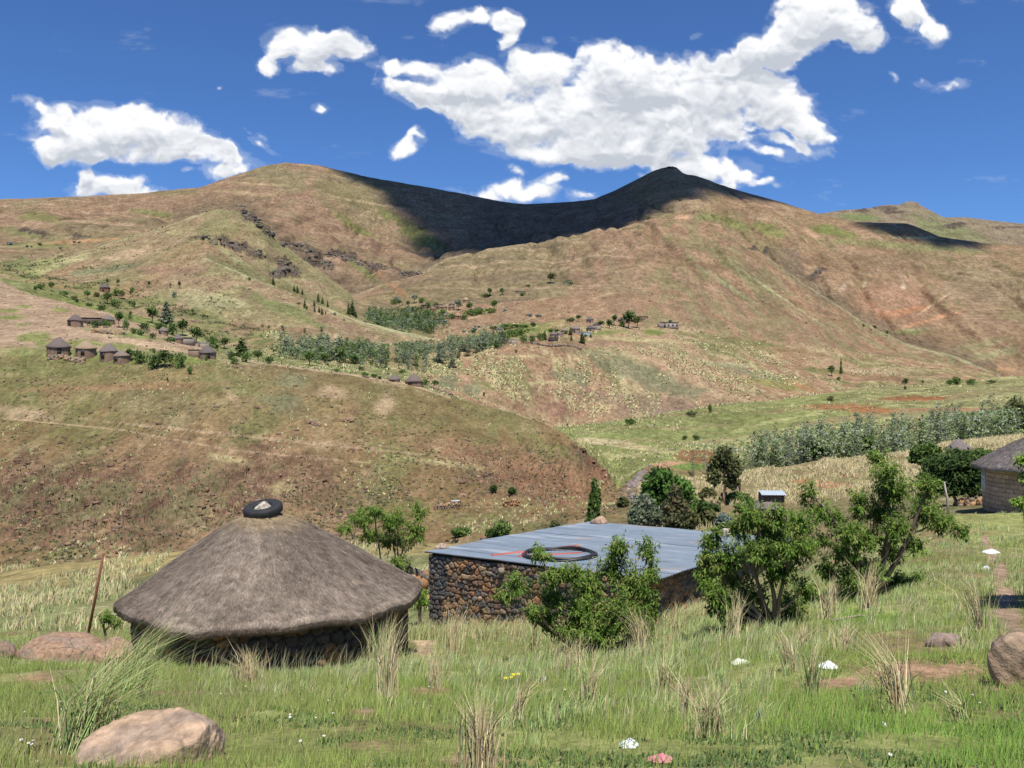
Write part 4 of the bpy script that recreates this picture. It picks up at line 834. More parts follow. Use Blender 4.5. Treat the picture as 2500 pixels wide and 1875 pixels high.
# ------------------------------------------------------------------ the thatched stone hut
HC = np.array([-5.25, 20.0]); 
def hut_near():
    base = Vector((HC[0], HC[1], -6.75)); root = empty('thatched_hut', base)
    tag(root, 'large round stone hut with a weathered grey thatched cone roof in the foreground', 'hut')
    def eave(t):   # height of the roof edge around the hut, falling to the left
        return -4.59 + .02 * math.cos(t) + .04 * math.sin(5 * t + 1) + .03 * math.sin(11 * t)
    Rw = 2.86; H = 2.25
    def fn(U, Vv):
        t = U / Rw; N = np.stack([np.cos(t), np.sin(t), np.zeros_like(t)], -1)
        return np.stack([Rw * np.cos(t), Rw * np.sin(t), Vv], -1), N
    wm = rubble(fn, 2 * math.pi * Rw, H, .026, .27, .19, 5, .07, lambda U, Vv: sstep(fbm(U * .9, Vv * .9, 71, 3), .45, .55) * .9); wm.c[0] = wm.c[0] * .55; wm.build('wall', M_STONE, root)  # stone colours darkened to deepen the shade under the eave
    # roof skin
    rs = np.random.default_rng(5); nt, nr = 420, 90
    R0 = 3.20
    prof_r = np.array([.0, .12, .25, .38, .5, .65, .8, .92, .98, 1.0]); prof_h = np.array([1.0, .96, .87, .74, .605, .42, .24, .105, .05, .0])
    T, S = np.meshgrid(np.linspace(0, 2 * np.pi, nt, endpoint=False), np.linspace(.06, 1, nr))
    ev = np.vectorize(eave)(np.linspace(0, 2 * np.pi, nt, endpoint=False)) + 6.75
    ev = ev[None, :]; top = 6.75 - 2.83
    def surf(T, S, lift=0.0, evv=None):
        evv = np.vectorize(eave)(T) + 6.75 if evv is None else evv
        h = np.interp(S, prof_r, prof_h); rad = R0 * S * (1 + .010 * np.sin(7 * T + 2) + .008 * np.sin(13 * T))
        z = evv + (top - evv) * h
        x = rad * np.cos(T) - .26 * (1 - S); y = rad * np.sin(T)
        bump_ = (fbm(T * 9, S * 5, 501, 4) - .5) * .09 + (fbm(T * 60, S * 9, 503, 3) - .5) * .03
        return np.stack([x, y, z + bump_ + lift], -1)
    P = surf(T, S, 0, ev)
    tone = fbm(np.cos(T) * S * 3.2 + 3, np.sin(T) * S * 3.2, 511, 5)[..., None]
    cA = np.array((.265, .215, .170)); cB = np.array((.165, .130, .10)); cC = np.array((.34, .28, .225))
    c = cA + (cC - cA) * sstep(tone, .5, .68) - (cA - cB) * sstep(tone, .48, .36)
    stn = sstep(fbm(T * 4 + 9, S * 7, 515, 4), .6, .7)[..., None] * sstep(S, .3, .5)[..., None]; c = c * (1 - .3 * stn)
    k = (1 - sstep(S + .12 * (fbm(T * 7, S * 3, 517, 3) - .5), .16, .33))[..., None]; c = c * (1 - k) + np.array((.40, .31, .19)) * k
    m = MB(); i = np.arange(nr - 1)[:, None] * nt; j = np.arange(nt)[None, :]; j2 = (j + 1) % nt
    m.add(P.reshape(-1, 3), np.stack([i + j + nt, i + j2 + nt, i + j2, i + j], -1).reshape(-1, 4), c=c.reshape(-1, 3))
    # thick ragged eave and dark underside
    T1 = np.linspace(0, 2 * np.pi, nt, endpoint=False); e0 = P[-1]; rg = .03 * (fbm(T1 * 40, T1 * 0, 521, 3) - .5)
    e1 = e0 * np.array([1.003, 1.003, 1]) + np.stack([0 * T1, 0 * T1, -.11 + rg], -1); e2 = e0 * np.array([.955, .955, 1]) + np.stack([0 * T1, 0 * T1, -.125 + rg], -1)
    e3 = np.stack([.3 * np.cos(T1), .3 * np.sin(T1), np.full(nt, top - .5)], -1)
    E = np.concatenate([e0, e1, e2, e3]); i = np.arange(3)[:, None] * nt
    m.add(E, np.stack([i + j + nt, i + j2 + nt, i + j2, i + j], -1).reshape(-1, 4), c=(.16, .125, .10))
    # straws lying down the slope
    n = 90000; t = rs.uniform(0, 2 * np.pi, n); s = rs.uniform(.02, 1, n) ** .62
    s = np.clip(s, .05, .995); a = surf(t, s, .004); dl = rs.uniform(.05, .17, n) / R0; b = surf(t + rs.normal(size=n) * .018 / np.maximum(s, .15), np.clip(s + dl * .9, 0, 1.012), .012 + rs.uniform(0, .022, n))
    w = rs.uniform(.003, .007, n)[:, None]; sd = np.stack([-np.sin(t), np.cos(t), 0 * t], -1)
    tn = fbm(np.cos(t) * s * 3.2 + 3, np.sin(t) * s * 3.2, 511, 5)
    base_c = np.array((.30, .243, .192))[None] * (.66 + .5 * tn)[:, None] * rs.uniform(.55, 1.5, (n, 1))
    kk = (1 - sstep(s + .1 * (rs.random(n) - .5), .14, .34))[:, None]; base_c = base_c * (1 - kk) + np.array((.50, .39, .24))[None] * rs.uniform(.5, 1.3, (n, 1)) * kk
    v = np.stack([a - sd * w, a + sd * w, b], 1).reshape(-1, 3); m.add(v, tris=np.arange(3 * n).reshape(-1, 3), c=np.repeat(base_c, 3, 0))
    # loose fringe at the eave
    n = 2600; t = rs.uniform(0, 2 * np.pi, n); a = surf(t, np.full(n, .985), -.03); b = a + np.stack([np.cos(t) * .07, np.sin(t) * .07, -rs.uniform(.03, .13, n)], -1)
    sd = np.stack([-np.sin(t), np.cos(t), 0 * t], -1) * .006; v = np.stack([a - sd, a + sd, b], 1).reshape(-1, 3)
    m.add(v, tris=np.arange(3 * n).reshape(-1, 3), c=(.27, .21, .15)); m.build('thatch_roof', M_THATCH, root)
    # straw topknot under the tyre
    ap = Vector((-.26, 0, top + .02))
    # tyre
    ty = empty('tyre', base + ap + Vector((0.02, -.04, .05))); tag(ty, 'old black car tyre lying tilted on the tip of the thatched roof', 'tyre')
    ty.rotation_euler = (R(12), R(-9), 0.3)
    tm = MB(); pr = []
    for q in np.linspace(0, 2 * np.pi, 25): 
        x = math.cos(q); z = math.sin(q); pr.append((.315 + .115 * np.sign(x) * abs(x) ** .6, .098 * np.sign(z) * abs(z) ** .55))
    def tread(r, z, t):
        d = .006 * (math.sin(t * 70 + z * 30) > 0) if r > .40 else (.003 * math.sin(t * 3))
        return r - d, z
    tm.lathe(pr, (0, 0, 0), 210, col=(.028, .029, .031), wob=tread)
    tm.build('casing', flat_mat('tyre rubber', (.028, .029, .031), .75, .3, 9, spec=.35), ty)
    lp = MB()
    for zz in (.074, -.074): lp.tube([(.235 * math.cos(q), .235 * math.sin(q), zz) for q in np.linspace(0, 2 * math.pi, 41)], .014, 6, col=(.05, .045, .045), cap=False)
    lp.build('bead', flat_mat('bead rubber', (.045, .042, .042), .6, .2, 9), ty, True)
    # plastic and rag stuffed on the peak
    rag = MB(); rs = np.random.default_rng(3); nt2 = 40
    def wob(r, z, t):
        k = 1 + .28 * math.sin(3 * t + 9 * z) + .16 * math.sin(7 * t + z * 30); return r * k, z
    rag.lathe([(.22, -.05), (.19, .03), (.15, .09), (.10, .15), (.05, .20), (.01, .225)], (0, 0, 0), nt2, wob=wob)
    cc = rag.c[0].copy(); cc = np.array([(.55, .52, .42), (.45, .40, .33), (.30, .17, .14), (.62, .60, .50), (.35, .38, .32)])[(np.arange(len(cc)) % nt2 // 4 * 7 + np.arange(len(cc)) // nt2) % 5]; rag.c[0] = cc
    ro = rag.build('plastic_sheet', M_CLOTH, None, True); ro.location = base + ap + Vector((.03, -.02, .0)); ro.rotation_euler = (0, 0, .4)
    tag(ro, 'crumpled pale plastic and rag poking up through the tyre', 'plastic sheet')
    return root
hut_near()

# ------------------------------------------------------------------ the stone house with a corrugated iron roof
A = np.array([-2.32, 25.0, -4.70]); D = np.array([3.15, 20.5, -4.46]); B = np.array([2.67, 31.07, -4.80]); C = A * 0; C[:] = D + (B - A); C[2] = -4.56
def roofpt(px, py, lift=.03):
    """where the ray through a pixel meets the iron roof"""
    n = np.cross(D - A, B - A); d = np.array([(px - CX) / F, 1, (CY - py) / F]); t = (A @ n) / (d @ n); return Vector(d * t) + Vector((0, 0, lift))
def house():
    base = Vector(((A + C) / 2)); base.z = -7.2; root = empty('stone_house', base)
    tag(root, 'rectangular rubble stone house with a blue-grey corrugated iron roof', 'house')
    u = (D - A); L = np.linalg.norm(u[:2]); u = u / L; w = (B - A); Wd = np.linalg.norm(w[:2]); w = w / Wd
    o = np.array(base)
    nx = int(Wd / .076 * 6); ny = 26
    S, Tt = np.meshgrid(np.linspace(-.006, 1.01, nx), np.linspace(-.015, 1.03, ny))
    sheet_i = np.floor(S * Wd / .66); sheet_j = np.floor(Tt * 3)
    z = .015 * np.sin(S * Wd / .076 * 2 * np.pi) + .005 * (sheet_i % 2) + .003 * (sheet_j % 2) + .035 * np.sin(S * np.pi) - .02 * S * Tt
    z = z + (fbm(S * 6, Tt * 5, 601, 3) - .5) * .05 + .003 * _hh(sheet_i, sheet_j, 5)
    P = A + (S * Wd)[..., None] * w + (Tt * L)[..., None] * u + np.stack([0 * z, 0 * z, z + .05], -1) - o
    rnd = _hh(sheet_i, sheet_j, 9); 
    c = np.array((.27, .32, .37)) * (.93 + .12 * rnd)[..., None] * (.9 + .2 * fbm(S * 30, Tt * 3, 607, 4))[..., None]
    st = sstep(fbm(S * 26, Tt * 5, 611, 5), .62, .72)[..., None]; c = c * (1 - st * .55) + np.array((.52, .55, .57)) * st * .55
    ru = sstep(fbm(S * 12 + 4, Tt * 12, 613, 4), .68, .76)[..., None]; c = c * (1 - ru * .5) + np.array((.45, .33, .22)) * ru * .5
    fr = (S * Wd / .66) % 1.0; sm = ((fr < .05) & (fbm(S * 9, Tt * 3, 617, 2) > .36))[..., None]; c = np.where(sm, c * .5, c)
    i = np.arange(ny - 1)[:, None] * nx + np.arange(nx - 1)[None, :]
    m = MB(); m.add(P.reshape(-1, 3), np.stack([i, i + nx, i + nx + 1, i + 1], -1).reshape(-1, 4), c=c.reshape(-1, 3))
    P2 = P - np.array([0, 0, .012]); m.add(P2.reshape(-1, 3), np.stack([i, i + 1, i + nx + 1, i + nx], -1).reshape(-1, 4), c=(.10, .10, .10))
    q = vcol_mat('galvanised iron', .48, .5, .10, 3.0, metal=.25); m.build('iron_roof', q, root, False)
    # roof timbers just under the sheets
    tb = MB()
    for k in np.linspace(.04, .96, 9):
        p = A + w * Wd * k + u * L * .5 - o; tb.box((p[0], p[1], p[2] - .13 + (.035 * math.sin(math.pi * k))), (L * .96, .07, .09), math.atan2(u[1], u[0]), col=(.13, .10, .08))
    tb.build('roof_timber', flat_mat('old timber', (.15, .11, .08), .9, .3, 12), root)
    H = 2.42
    def face(P0, P1, nrm, seed, dark=None):
        P0 = P0 - o; P1 = P1 - o; Lx = np.linalg.norm((P1 - P0)[:2]); d = (P1 - P0) / Lx
        def fn(U, Vv):
            p = P0 + U[..., None] * d + np.stack([0 * U, 0 * U, Vv - H], -1); bow = .05 * (fbm(U * .8, Vv * .8, seed + 20, 3) - .5); return p + bow[..., None] * nrm, np.broadcast_to(nrm, p.shape)
        return rubble(fn, Lx, H, .02, .215, .135, seed, .06, dark)
    ins = .12; uu = np.array([u[0], u[1], 0]); ww = np.array([w[0], w[1], 0])
    a = A + uu * .06 + ww * .02; d_ = D - uu * .16 + ww * .02; b = B + uu * .10 - ww * .10; c_ = C - uu * .16 - ww * .10
    zf = np.array([0, 0, -.01])
    face(a + zf, d_ + zf, -ww, 11, lambda U, Vv: sstep(.45 + .4 * fbm(Vv * 3, U * 0, 3, 3) - U, 0, .12) * .85 + sstep(fbm(U * 1.6, Vv * 1.6, 77, 3), .55, .62) * .5 * (1 - sstep(.45 - U, 0, .1))).build('wall', M_STONE, root)
    face(d_ + zf, c_ + zf, uu, 13, lambda U, Vv: sstep(fbm(U * 1.3, Vv * 1.3, 79, 3), .52, .62) * .6).build('wall', M_STONE, root)
    face(b + zf, a + zf, -uu, 17).build('wall', M_STONE, root); face(c_ + zf, b + zf, ww, 19).build('wall', M_STONE, root)
    # beam end sticking out under the eave, with a cable hanging from it
    bp = V(1235, 1392, 23.35)
    bt = MB(); bt.box(tuple(bp - base), (.11, .5, .17), math.atan2(u[1], u[0]), col=(.30, .24, .17)); bt.build('beam_end', flat_mat('pale timber', (.30, .24, .17), .9, .3, 10), root)
    cb = MB(); e0 = V(1300, 1362, 23.9); 
    pts = [roofpt(1305, 1362), roofpt(1270, 1368), roofpt(1240, 1378), V(1228, 1392, 23.3), V(1222, 1410, 23.35), V(1217, 1435, 23.4), V(1213, 1462, 23.4)]
    cb.tube([tuple(p) for p in pts], .012, 6, col=(.05, .045, .045)); ob = cb.build('cable', flat_mat('black cable', (.03, .03, .03), .6, .2, 9), None, True); tag(ob, 'black cable hanging from the iron roof edge down the stone wall', 'cable')
    return root
house()
# things lying on the iron roof
def coil():
    rs = np.random.default_rng(8); c = roofpt(1366, 1364); n = np.array((D - A)); m = MB(); ux = Vector(((D - A) / np.linalg.norm(D - A))); uy = Vector(((B - A) / np.linalg.norm(B - A)))
    for k in range(5):
        r = .93 + .035 * (k % 3) ; h = .03 + .05 * (k // 2) ; ph = rs.uniform(0, 6); off = rs.normal(size=2) * .02; pts = []
        for q in np.linspace(0, 2 * math.pi, 60): 
            rr = r * (1 + .02 * math.sin(3 * q + ph)); p = c + ux * (rr * math.cos(q) + off[0]) + uy * (rr * math.sin(q) * .92 + off[1]) + Vector((0, 0, h + .02 * math.sin(4 * q + ph))); pts.append(tuple(p - c))
        m.tube(pts, .034, 7, col=(.032, .030, .030), cap=False)
    o = m.build('hose', flat_mat('black hose', (.035, .032, .032), .45, .3, 9, spec=.5), None, True); o.location = c; tag(o, 'thick coil of black water pipe lying on the iron roof', 'hose')
    for (px, py, r_, l_) in ((1281, 1362, (.62, .10, .12), 'pink'), (1412, 1346, (.55, .25, .12), 'orange')):
        t = MB(); p = roofpt(px, py, .07); t.tube([tuple(Vector((math.cos(q) * .075, math.cos(q) * .03, math.sin(q) * .085))) for q in np.linspace(0, 6.28, 14)], .022, 6, col=r_, cap=False)
        b = t.build('tie', M_CLOTH, o, True); b.location = p - c
coil()
def ladder():
    m = MB(); P = [roofpt(1200, 1363, .06), roofpt(1412, 1339, .07)]; o0 = P[0]; root = empty('metal_ladder', o0); tag(root, 'red painted steel ladder lying across the iron roof under the pipe coil', 'ladder')
    rc = (.46, .10, .06)
    Q = [roofpt(1262, 1366, .06), roofpt(1421, 1358, .07)]
    for a, b in (P, Q):
        r = MB(); r.tube([tuple(a - o0), tuple((a + b) / 2 - o0), tuple(b - o0)], .045, 8, col=rc); r.build('rail', M_PAINT, root, True)
    for k in np.linspace(.08, .96, 7):
        a = P[0].lerp(P[1], k); b = Q[0].lerp(Q[1], k); r = MB(); r.tube([tuple(a - o0), tuple(b - o0)], .016, 6, col=(.40, .16, .11)); r.build('rung', M_PAINT, root, True)
ladder()
bl = MB(); bl.lathe([(.001, -.14), (.036, -.14), (.036, .06), (.015, .11), (.015, .14), (.001, .14)], (0, 0, 0), 12, col=(.12, .42, .62)); bo = bl.build('bottle', M_PAINT, None, True)
bo.location = roofpt(1432, 1378, .05); bo.rotation_euler = (R(90), 0, R(60)); tag(bo, 'small light blue plastic bottle beside the pipe coil on the roof', 'bottle')
rock('stone', roofpt(1078, 1345, .09), (.21, .18, .13), 21, 'tan stone weighing down the left corner of the iron roof', 'stone', c=(.46, .33, .24), sub=3)
rock('stone', roofpt(1466, 1283, .13), (.24, .2, .19), 22, 'tan stone standing on the far corner of the iron roof', 'stone', c=(.45, .30, .20), sub=3)
rock('stone', roofpt(1452, 1283, .10), (.16, .16, .15), 24, 'brown stone leaning against the taller one on the far roof corner', 'stone', c=(.26, .19, .14), sub=3)
# tumbled dry-stone wall beyond the gap between hut and house
def stone_heap(name, x0, y0, x1, y1, h, w, n, seed, label, cat='stone wall', size=.16, pal=STONES, z=None):
    rs = np.random.default_rng(seed); m = MB(); b = np.array([(x0 + x1) / 2, (y0 + y1) / 2]); zb = gz(b[0], b[1]) if z is None else z
    bm = bmesh.new(); bmesh.ops.create_icosphere(bm, subdivisions=1, radius=1.0); v0 = np.array([q.co[:] for q in bm.verts]); f0 = np.array([[q.index for q in p.verts] for p in bm.faces]); bm.free()
    L = math.hypot(x1 - x0, y1 - y0); d = np.array([x1 - x0, y1 - y0]) / L; nn = np.array([-d[1], d[0]])
    for i in range(n):
        t = rs.random(); hh = rs.random(); p = np.array([x0, y0]) + d * L * t + nn * rs.normal() * w * .45 * (1.2 - hh * .6); zz = gz(*p) if z is None else z
        s = size * rs.uniform(.6, 1.4) * np.array([1.25, 1, .75]); v = v0 * (1 + rs.normal(size=(len(v0), 1)) * .13) * s
        v = v @ np.array(Euler(tuple(rs.uniform(0, 3, 3))).to_matrix()).T
        m.add(v + np.array([p[0] - b[0], p[1] - b[1], zz - zb + hh * h * (.75 + .4 * rs.random())]), tris=f0, c=np.array(pal[rs.integers(len(pal))]) * rs.uniform(.8, 1.2))
    o = m.build(name, M_STONE); o.location = (b[0], b[1], zb); return tag(o, label, cat)
stone_heap('dry_stone_wall', -3.75, 33.0, -2.0, 31.6, 1.0, .45, 190, 31, 'tumbled low dry-stone wall in the gap between thatched hut and iron-roofed house', size=.17)
# leaning rusty iron post, left
pp = hit(207, 1572); pt = V(253, 1352, pp.y - .2)
pm = MB(); pm.tube([(0, 0, -.2), tuple((pt - pp) * .5 + Vector((.02, 0, 0))), tuple(pt - pp)], [.035, .033, .030], 8, col=(.23, .085, .055)); po = pm.build('iron_post', flat_mat('rust', (.22, .085, .055), .85, .35, 14), None, True)
po.location = pp; tag(po, 'leaning rusty iron post in the meadow left of the thatched hut', 'post')
# boulders
def boulder(px, py, rx, rz, Y, seed, label, sink=.35, dy=1.0, name='boulder', **k):
    s = Y / F; p = V(px, py, Y); return rock(name, (p.x, p.y, p.z), (rx * s, rx * s * dy * .8, rz * s), seed, label, 'boulder' if name == 'boulder' else 'rock', **k)
boulder(378, 1880, 196, 140, 4.3, 41, 'big smooth tan boulder at the bottom edge of the meadow', c=(.46, .32, .215), sub=6, rough=.16, facet=.9, dy=1.0)
boulder(150, 1594, 108, 46, 16.3, 43, 'long flat reddish boulder left of the thatched hut', c=(.34, .22, .145), sub=5, rough=.2, facet=.4)
boulder(262, 1604, 62, 46, 15.6, 44, 'rounded reddish boulder half hidden by tall grass beside the hut wall', c=(.34, .22, .145), sub=5, rough=.2, facet=.4)
boulder(-8, 1598, 44, 36, 16.0, 45, 'dark-sided boulder cut by the left edge of the view', c=(.28, .19, .135), sub=4)
boulder(2492, 1625, 78, 80, 6.9, 46, 'grey-tan upright boulder at the right edge with a shadowed pit', c=(.36, .255, .17), sub=5, rough=.2, facet=.5, dy=.9)
boulder(2305, 1572, 50, 30, 10.3, 47, 'flat grey-brown stone sunk in the grass above the bare path', c=(.28, .205, .165), sub=4, name='rock')
boulder(915, 1752, 62, 20, 6.9, 48, 'flat brown rock slab flush with the turf in front of the hut', c=(.30, .20, .155), sub=4, name='rock', facet=.2)
boulder(2158, 1822, 24, 9, 4.9, 49, 'small dark flat stone in the lower right turf', c=(.17, .13, .11), sub=3, name='rock')
boulder(2425, 1688, 26, 12, 6.8, 50, 'small brown stone tucked under the upright boulder', c=(.24, .16, .12), sub=3, name='rock')
boulder(1773, 1304, 20, 15, float(roofpt(1773, 1314).y), 51, 'pale rounded rock lying on the iron roof beside the peach leaves', c=(.50, .42, .33), sub=4)
boulder(85, 1862, 16, 10, 4.2, 52, 'small tan stone left of the big boulder', c=(.42, .33, .22), sub=3, name='rock')
# ------------------------------------------------------------------ peach trees round the huts
def gp(px, Y): x = (px - CX) / F * Y; return Vector((x, Y, gz(x, Y)))
peach_tree('peach_tree', gp(1440, 17.4), [(1505,1335,34,44,.2),(1500,1385,48,40,.3),(1580,1350,32,42,.4),(1590,1395,30,34,.3),(1322,1352,28,28,-.2),(1262,1432,36,36,.3),(1345,1412,44,30),(1395,1400,44,34),(1440,1430,60,48),(1545,1430,56,50),(1305,1492,36,28),(1350,1465,44,36),(1430,1490,76,52),(1520,1495,70,58),(1585,1490,36,50),(1465,1545,90,44),(1395,1545,60,38),(1560,1548,54,38),(1480,1585,90,26),(1340,1510,36,40),(1230,1455,26,20)],
    17.4, 'leafy peach tree with small fruit in front of the iron-roofed house', n_leaf=19000, Ls=.105, seed=3, fruit=90)
peach_tree('peach_tree', gp(1890, 15.8), [(1722,1350,24,40,.2),(1750,1300,22,24,.2),(1712,1400,22,34,.2),(1735,1322,26,34,.4),(1728,1385,28,36),(1775,1370,52,54),(1812,1290,40,42),(1838,1262,44,38),(1892,1262,40,34),(1880,1300,60,42),(1950,1285,46,46),(1935,1340,62,44),(1850,1350,76,52),(1970,1335,24,34),(1800,1420,40,26),(1900,1400,70,34),(1765,1480,52,40),(1830,1500,56,44),(1880,1520,50,36),(1930,1490,44,44),(1790,1530,44,30),(1745,1440,40,36),(1840,1450,50,34),(1960,1440,36,30)],
    15.8, 'broad peach tree with forked bare stems at the right wall of the stone house', n_leaf=19500, Ls=.10, seed=5)
peach_tree('peach_tree', gp(2135, 17.6), [(2146,1122,28,34),(2168,1160,46,44),(2180,1205,54,44),(2150,1250,64,42),(2096,1232,34,42),(1975,1205,28,34),(2000,1248,46,34),(2040,1268,36,36),(2075,1300,48,34),(2060,1345,44,34),(2120,1318,52,40),(2190,1290,46,38),(2262,1192,32,44),(2255,1245,42,44),(2300,1272,48,36),(2345,1298,26,22),(2230,1330,48,26),(2175,1345,40,30),(2075,1420,46,40),(2235,1420,54,24),(2140,1400,40,30),(2100,1380,50,34),(2180,1420,46,30),(2020,1390,40,30),(2005,1320,40,30)],
    17.6, 'tallest peach tree with a spreading open crown and pale leaning stem on the right', n_leaf=20000, Ls=.10, seed=9)
peach_tree('peach_tree', gp(945, 33.0), [(912,1248,34,24),(880,1272,46,30),(838,1292,26,20),(955,1275,60,38),(1022,1252,30,28),(1015,1300,36,36),(960,1325,50,32),(975,1375,34,26),(905,1305,46,24)],
    33.0, 'peach tree showing above the right slope of the thatched roof', n_leaf=8000, Ls=.14, seed=12, depth=1.4)
peach_tree('shrub', gp(266, 20.5), [(262,1508,20,24),(282,1520,16,16),(250,1520,10,14)], 20.5, 'small leafy shrub against the left side of the thatched hut', n_leaf=900, Ls=.09, seed=14, cat='shrub', depth=.3)
peach_tree('shrub', gp(1025, 27.0), [(1028,1452,26,22),(1018,1470,20,18),(1040,1470,14,20)], 27.0, 'light green shrub between the thatched hut and the stone house', n_leaf=1200, Ls=.11, seed=15, cat='shrub', depth=.4, pal=PEACH * 1.35)
peach_tree('acacia_tree', gp(2560, 13.5), [(2500,1125,22,22,0),(2520,1160,40,30,0),(2490,1225,24,16,0),(2540,1240,50,30,0),(2600,1160,90,70,0),(2600,985,76,40,0),(2660,1010,90,50,0.5),(2565,1040,38,34,0),(2610,1060,70,50,.6)], 13.5, 'feathery light green branches reaching in from the right edge', n_leaf=30000, Ls=.07, seed=16, depth=.6, pal=PEACH * 1.5)

def tree(name, px, Y, crown, label, pal='mid', n=900, q=.35, trunk=(1.5, .12), cat='tree', seed=0, tcol=(.20, .15, .12), group=None, flat=1.0, hang=0.0, py=None, lean=0.0):
    """crown: (px, py, rx, ry) lobes in photo pixels"""
    b = hit(px, py) if py else gp(px, Y); Y = b.y; s = Y / F; rs = np.random.default_rng(seed + 7); root = empty(name, b); tag(root, label, cat, group)
    bl = []
    for c in crown:
        p = V(c[0], c[1], Y) - b; r = min(c[2], c[3]) * s; bl.append((p.x, rs.uniform(-.4, .4) * r, p.z, c[2] * s, max(r, c[2] * s * .8), c[3] * s))
    link_mesh('crown', crown_mesh('crown', bl, n, q, pal, seed, flat, hang), M_CROWN, root)
    if trunk:
        lim = [(q_[0], q_[1], q_[2]) for q_ in bl[:6]]; h = max(trunk[0], min(q_[2] for q_ in bl))
        link_mesh('trunk', trunk_mesh('trunk', h, trunk[1], lim, seed, tcol, lean), M_BARK, root)
    return root
# valley-bottom trees behind the iron roof
tree('poplar_tree', 1625, 108, [(1615,1165,34,28),(1598,1190,34,34),(1645,1195,40,40),(1672,1215,30,40),(1620,1230,54,44),(1585,1215,22,30),(1660,1250,44,34)], 'dense bright green poplar clump behind the iron roof', 'fresh', 4200, .38, (4, .2), seed=1)
tree('willow_tree', 1572, 100, [(1572,1232,24,26),(1560,1260,26,28),(1590,1262,28,28),(1552,1280,18,18)], 'grey-green round bushy tree left of the bright poplar clump', 'grey', 2200, .30, (2, .12), seed=2)
tree('eucalyptus', 1650, 96, [(1648,1215,20,30),(1630,1240,16,22),(1665,1245,24,28),(1648,1268,34,22)], 'young eucalyptus with two thin pinkish trunks in front of the poplar clump', 'euc', 1700, .26, (5, .09), seed=3, tcol=(.42, .29, .22))
tree('eucalyptus', 1700, 104, [(1712,1235,14,16),(1722,1255,20,16),(1700,1262,18,14)], 'low dark green eucalyptus right of the poplar clump', 'mid', 900, .28, (2, .08), seed=4)
tree('eucalyptus', 1768, 172, [(1768,1112,20,26),(1752,1135,22,26),(1788,1140,22,28),(1745,1165,20,24),(1785,1175,20,22)], 'tall eucalyptus with bare pink trunk standing above the walkers', 'olive', 1900, .33, (7, .20), seed=5, tcol=(.52, .33, .25), py=1234)
tree('poplar_tree', 1450, 88, [(1452,1188,7,22),(1447,1220,9,26),(1442,1255,9,26),(1456,1225,6,26),(1437,1280,10,18)], 'slender columnar poplar leaning beside the iron roof', 'mid', 1300, .22, (3, .07), seed=6, hang=-.6)
tree('poplar_tree', 1462, 92, [(1462,1215,6,26),(1458,1255,7,30)], 'second slender dark poplar touching the leaning columnar one', 'dark', 600, .2, (2, .06), seed=7)
for i, (px, py, rx, ry, pal, lab) in enumerate([
    (1728, 1205, 20, 14, 'olive', 'olive shrub left below the eucalyptus trunk'), (1655, 1292, 26, 12, 'mid', 'green shrub by the straw bush in the hollow'),
    (1725, 1262, 24, 22, 'olive', 'brownish shrub between straw bush and little grey tree'), (1768, 1272, 18, 18, 'blue', 'little blue-grey tree behind the iron roof'),
    (1800, 1215, 40, 16, 'mid', 'spreading green bush right of the eucalyptus foot'), (1835, 1240, 40, 18, 'mid', 'green bush left of the little thatched hut in the hollow'),
    (1738, 1240, 20, 10, 'dark', 'dark bush in the shade at the eucalyptus foot'), (1520, 1225, 14, 12, 'olive', 'small olive bush at the river bank'),
    (1694, 1272, 12, 20, 'olive', 'straw-coloured reed bush in the hollow')]):
    tree('bush', px, 0, [(px, py, rx, ry), (px + rx * .5, py + ry * .4, rx * .6, ry * .6), (px - rx * .5, py + ry * .4, rx * .6, ry * .6)], lab, pal, 900, .3, (1, .06), 'bush', seed=20 + i, py=py + ry)
for i, (px, py, rx, ry, pal, lab) in enumerate([(1225, 1293, 24, 20, 'mid', 'round green bush above the iron roof ridge line'), (1205, 1302, 22, 12, 'mid', 'low green bush touching the rounder one above the roof'),
    (1125, 1298, 24, 12, 'mid', 'flat green bush on the bank left of the iron roof'), (1355, 1282, 12, 10, 'olive', 'small olive bush just above the roof corner'), (1205, 1193, 9, 8, 'dark', 'small dark bush on a rock ledge above the river'), (1250, 1198, 10, 8, 'dark', 'small dark bush right of its twin on the rock ledge'), (1065, 1445, 14, 10, 'mid', 'low weeds by the corner of the stone house')]):
    tree('bush', px, 0, [(px, py, rx, ry), (px - rx * .4, py + ry * .3, rx * .6, ry * .6)], lab, pal, 800, .26, (.5, .05), 'bush', seed=40 + i, py=py + ry)
# trees by the block hut
tree('acacia_tree', 2330, 50, [(2300,1135,44,26),(2345,1125,50,30),(2385,1150,40,36),(2280,1165,40,24),(2330,1165,60,28),(2375,1190,44,26),(2310,1195,40,18)], 'wide dark green acacia casting shade beside the block hut', 'dark', 7000, .13, (1.6, .12), seed=61, lean=.3)
tree('acacia_tree', 2255, 84, [(2245,1105,24,18),(2270,1100,28,18),(2262,1122,34,14),(2232,1120,16,12)], 'rounded green tree in the straw slope left of the small far hut', 'mid', 2600, .22, (1.5, .12), seed=62)
tree('acacia_tree', 2400, 66, [(2400,1115,30,18),(2430,1120,30,18),(2378,1120,20,14)], 'pale green tree crown behind the block hut eave', 'mid', 1800, .2, (2.5, .1), seed=63)
tree('tree', 2490, 240, [(2478,1000,24,26),(2500,1020,34,40),(2475,1035,22,24)], 'dark round tree where the silver poplars end at the right edge', 'olive', 2200, .7, (3, .2), seed=64)
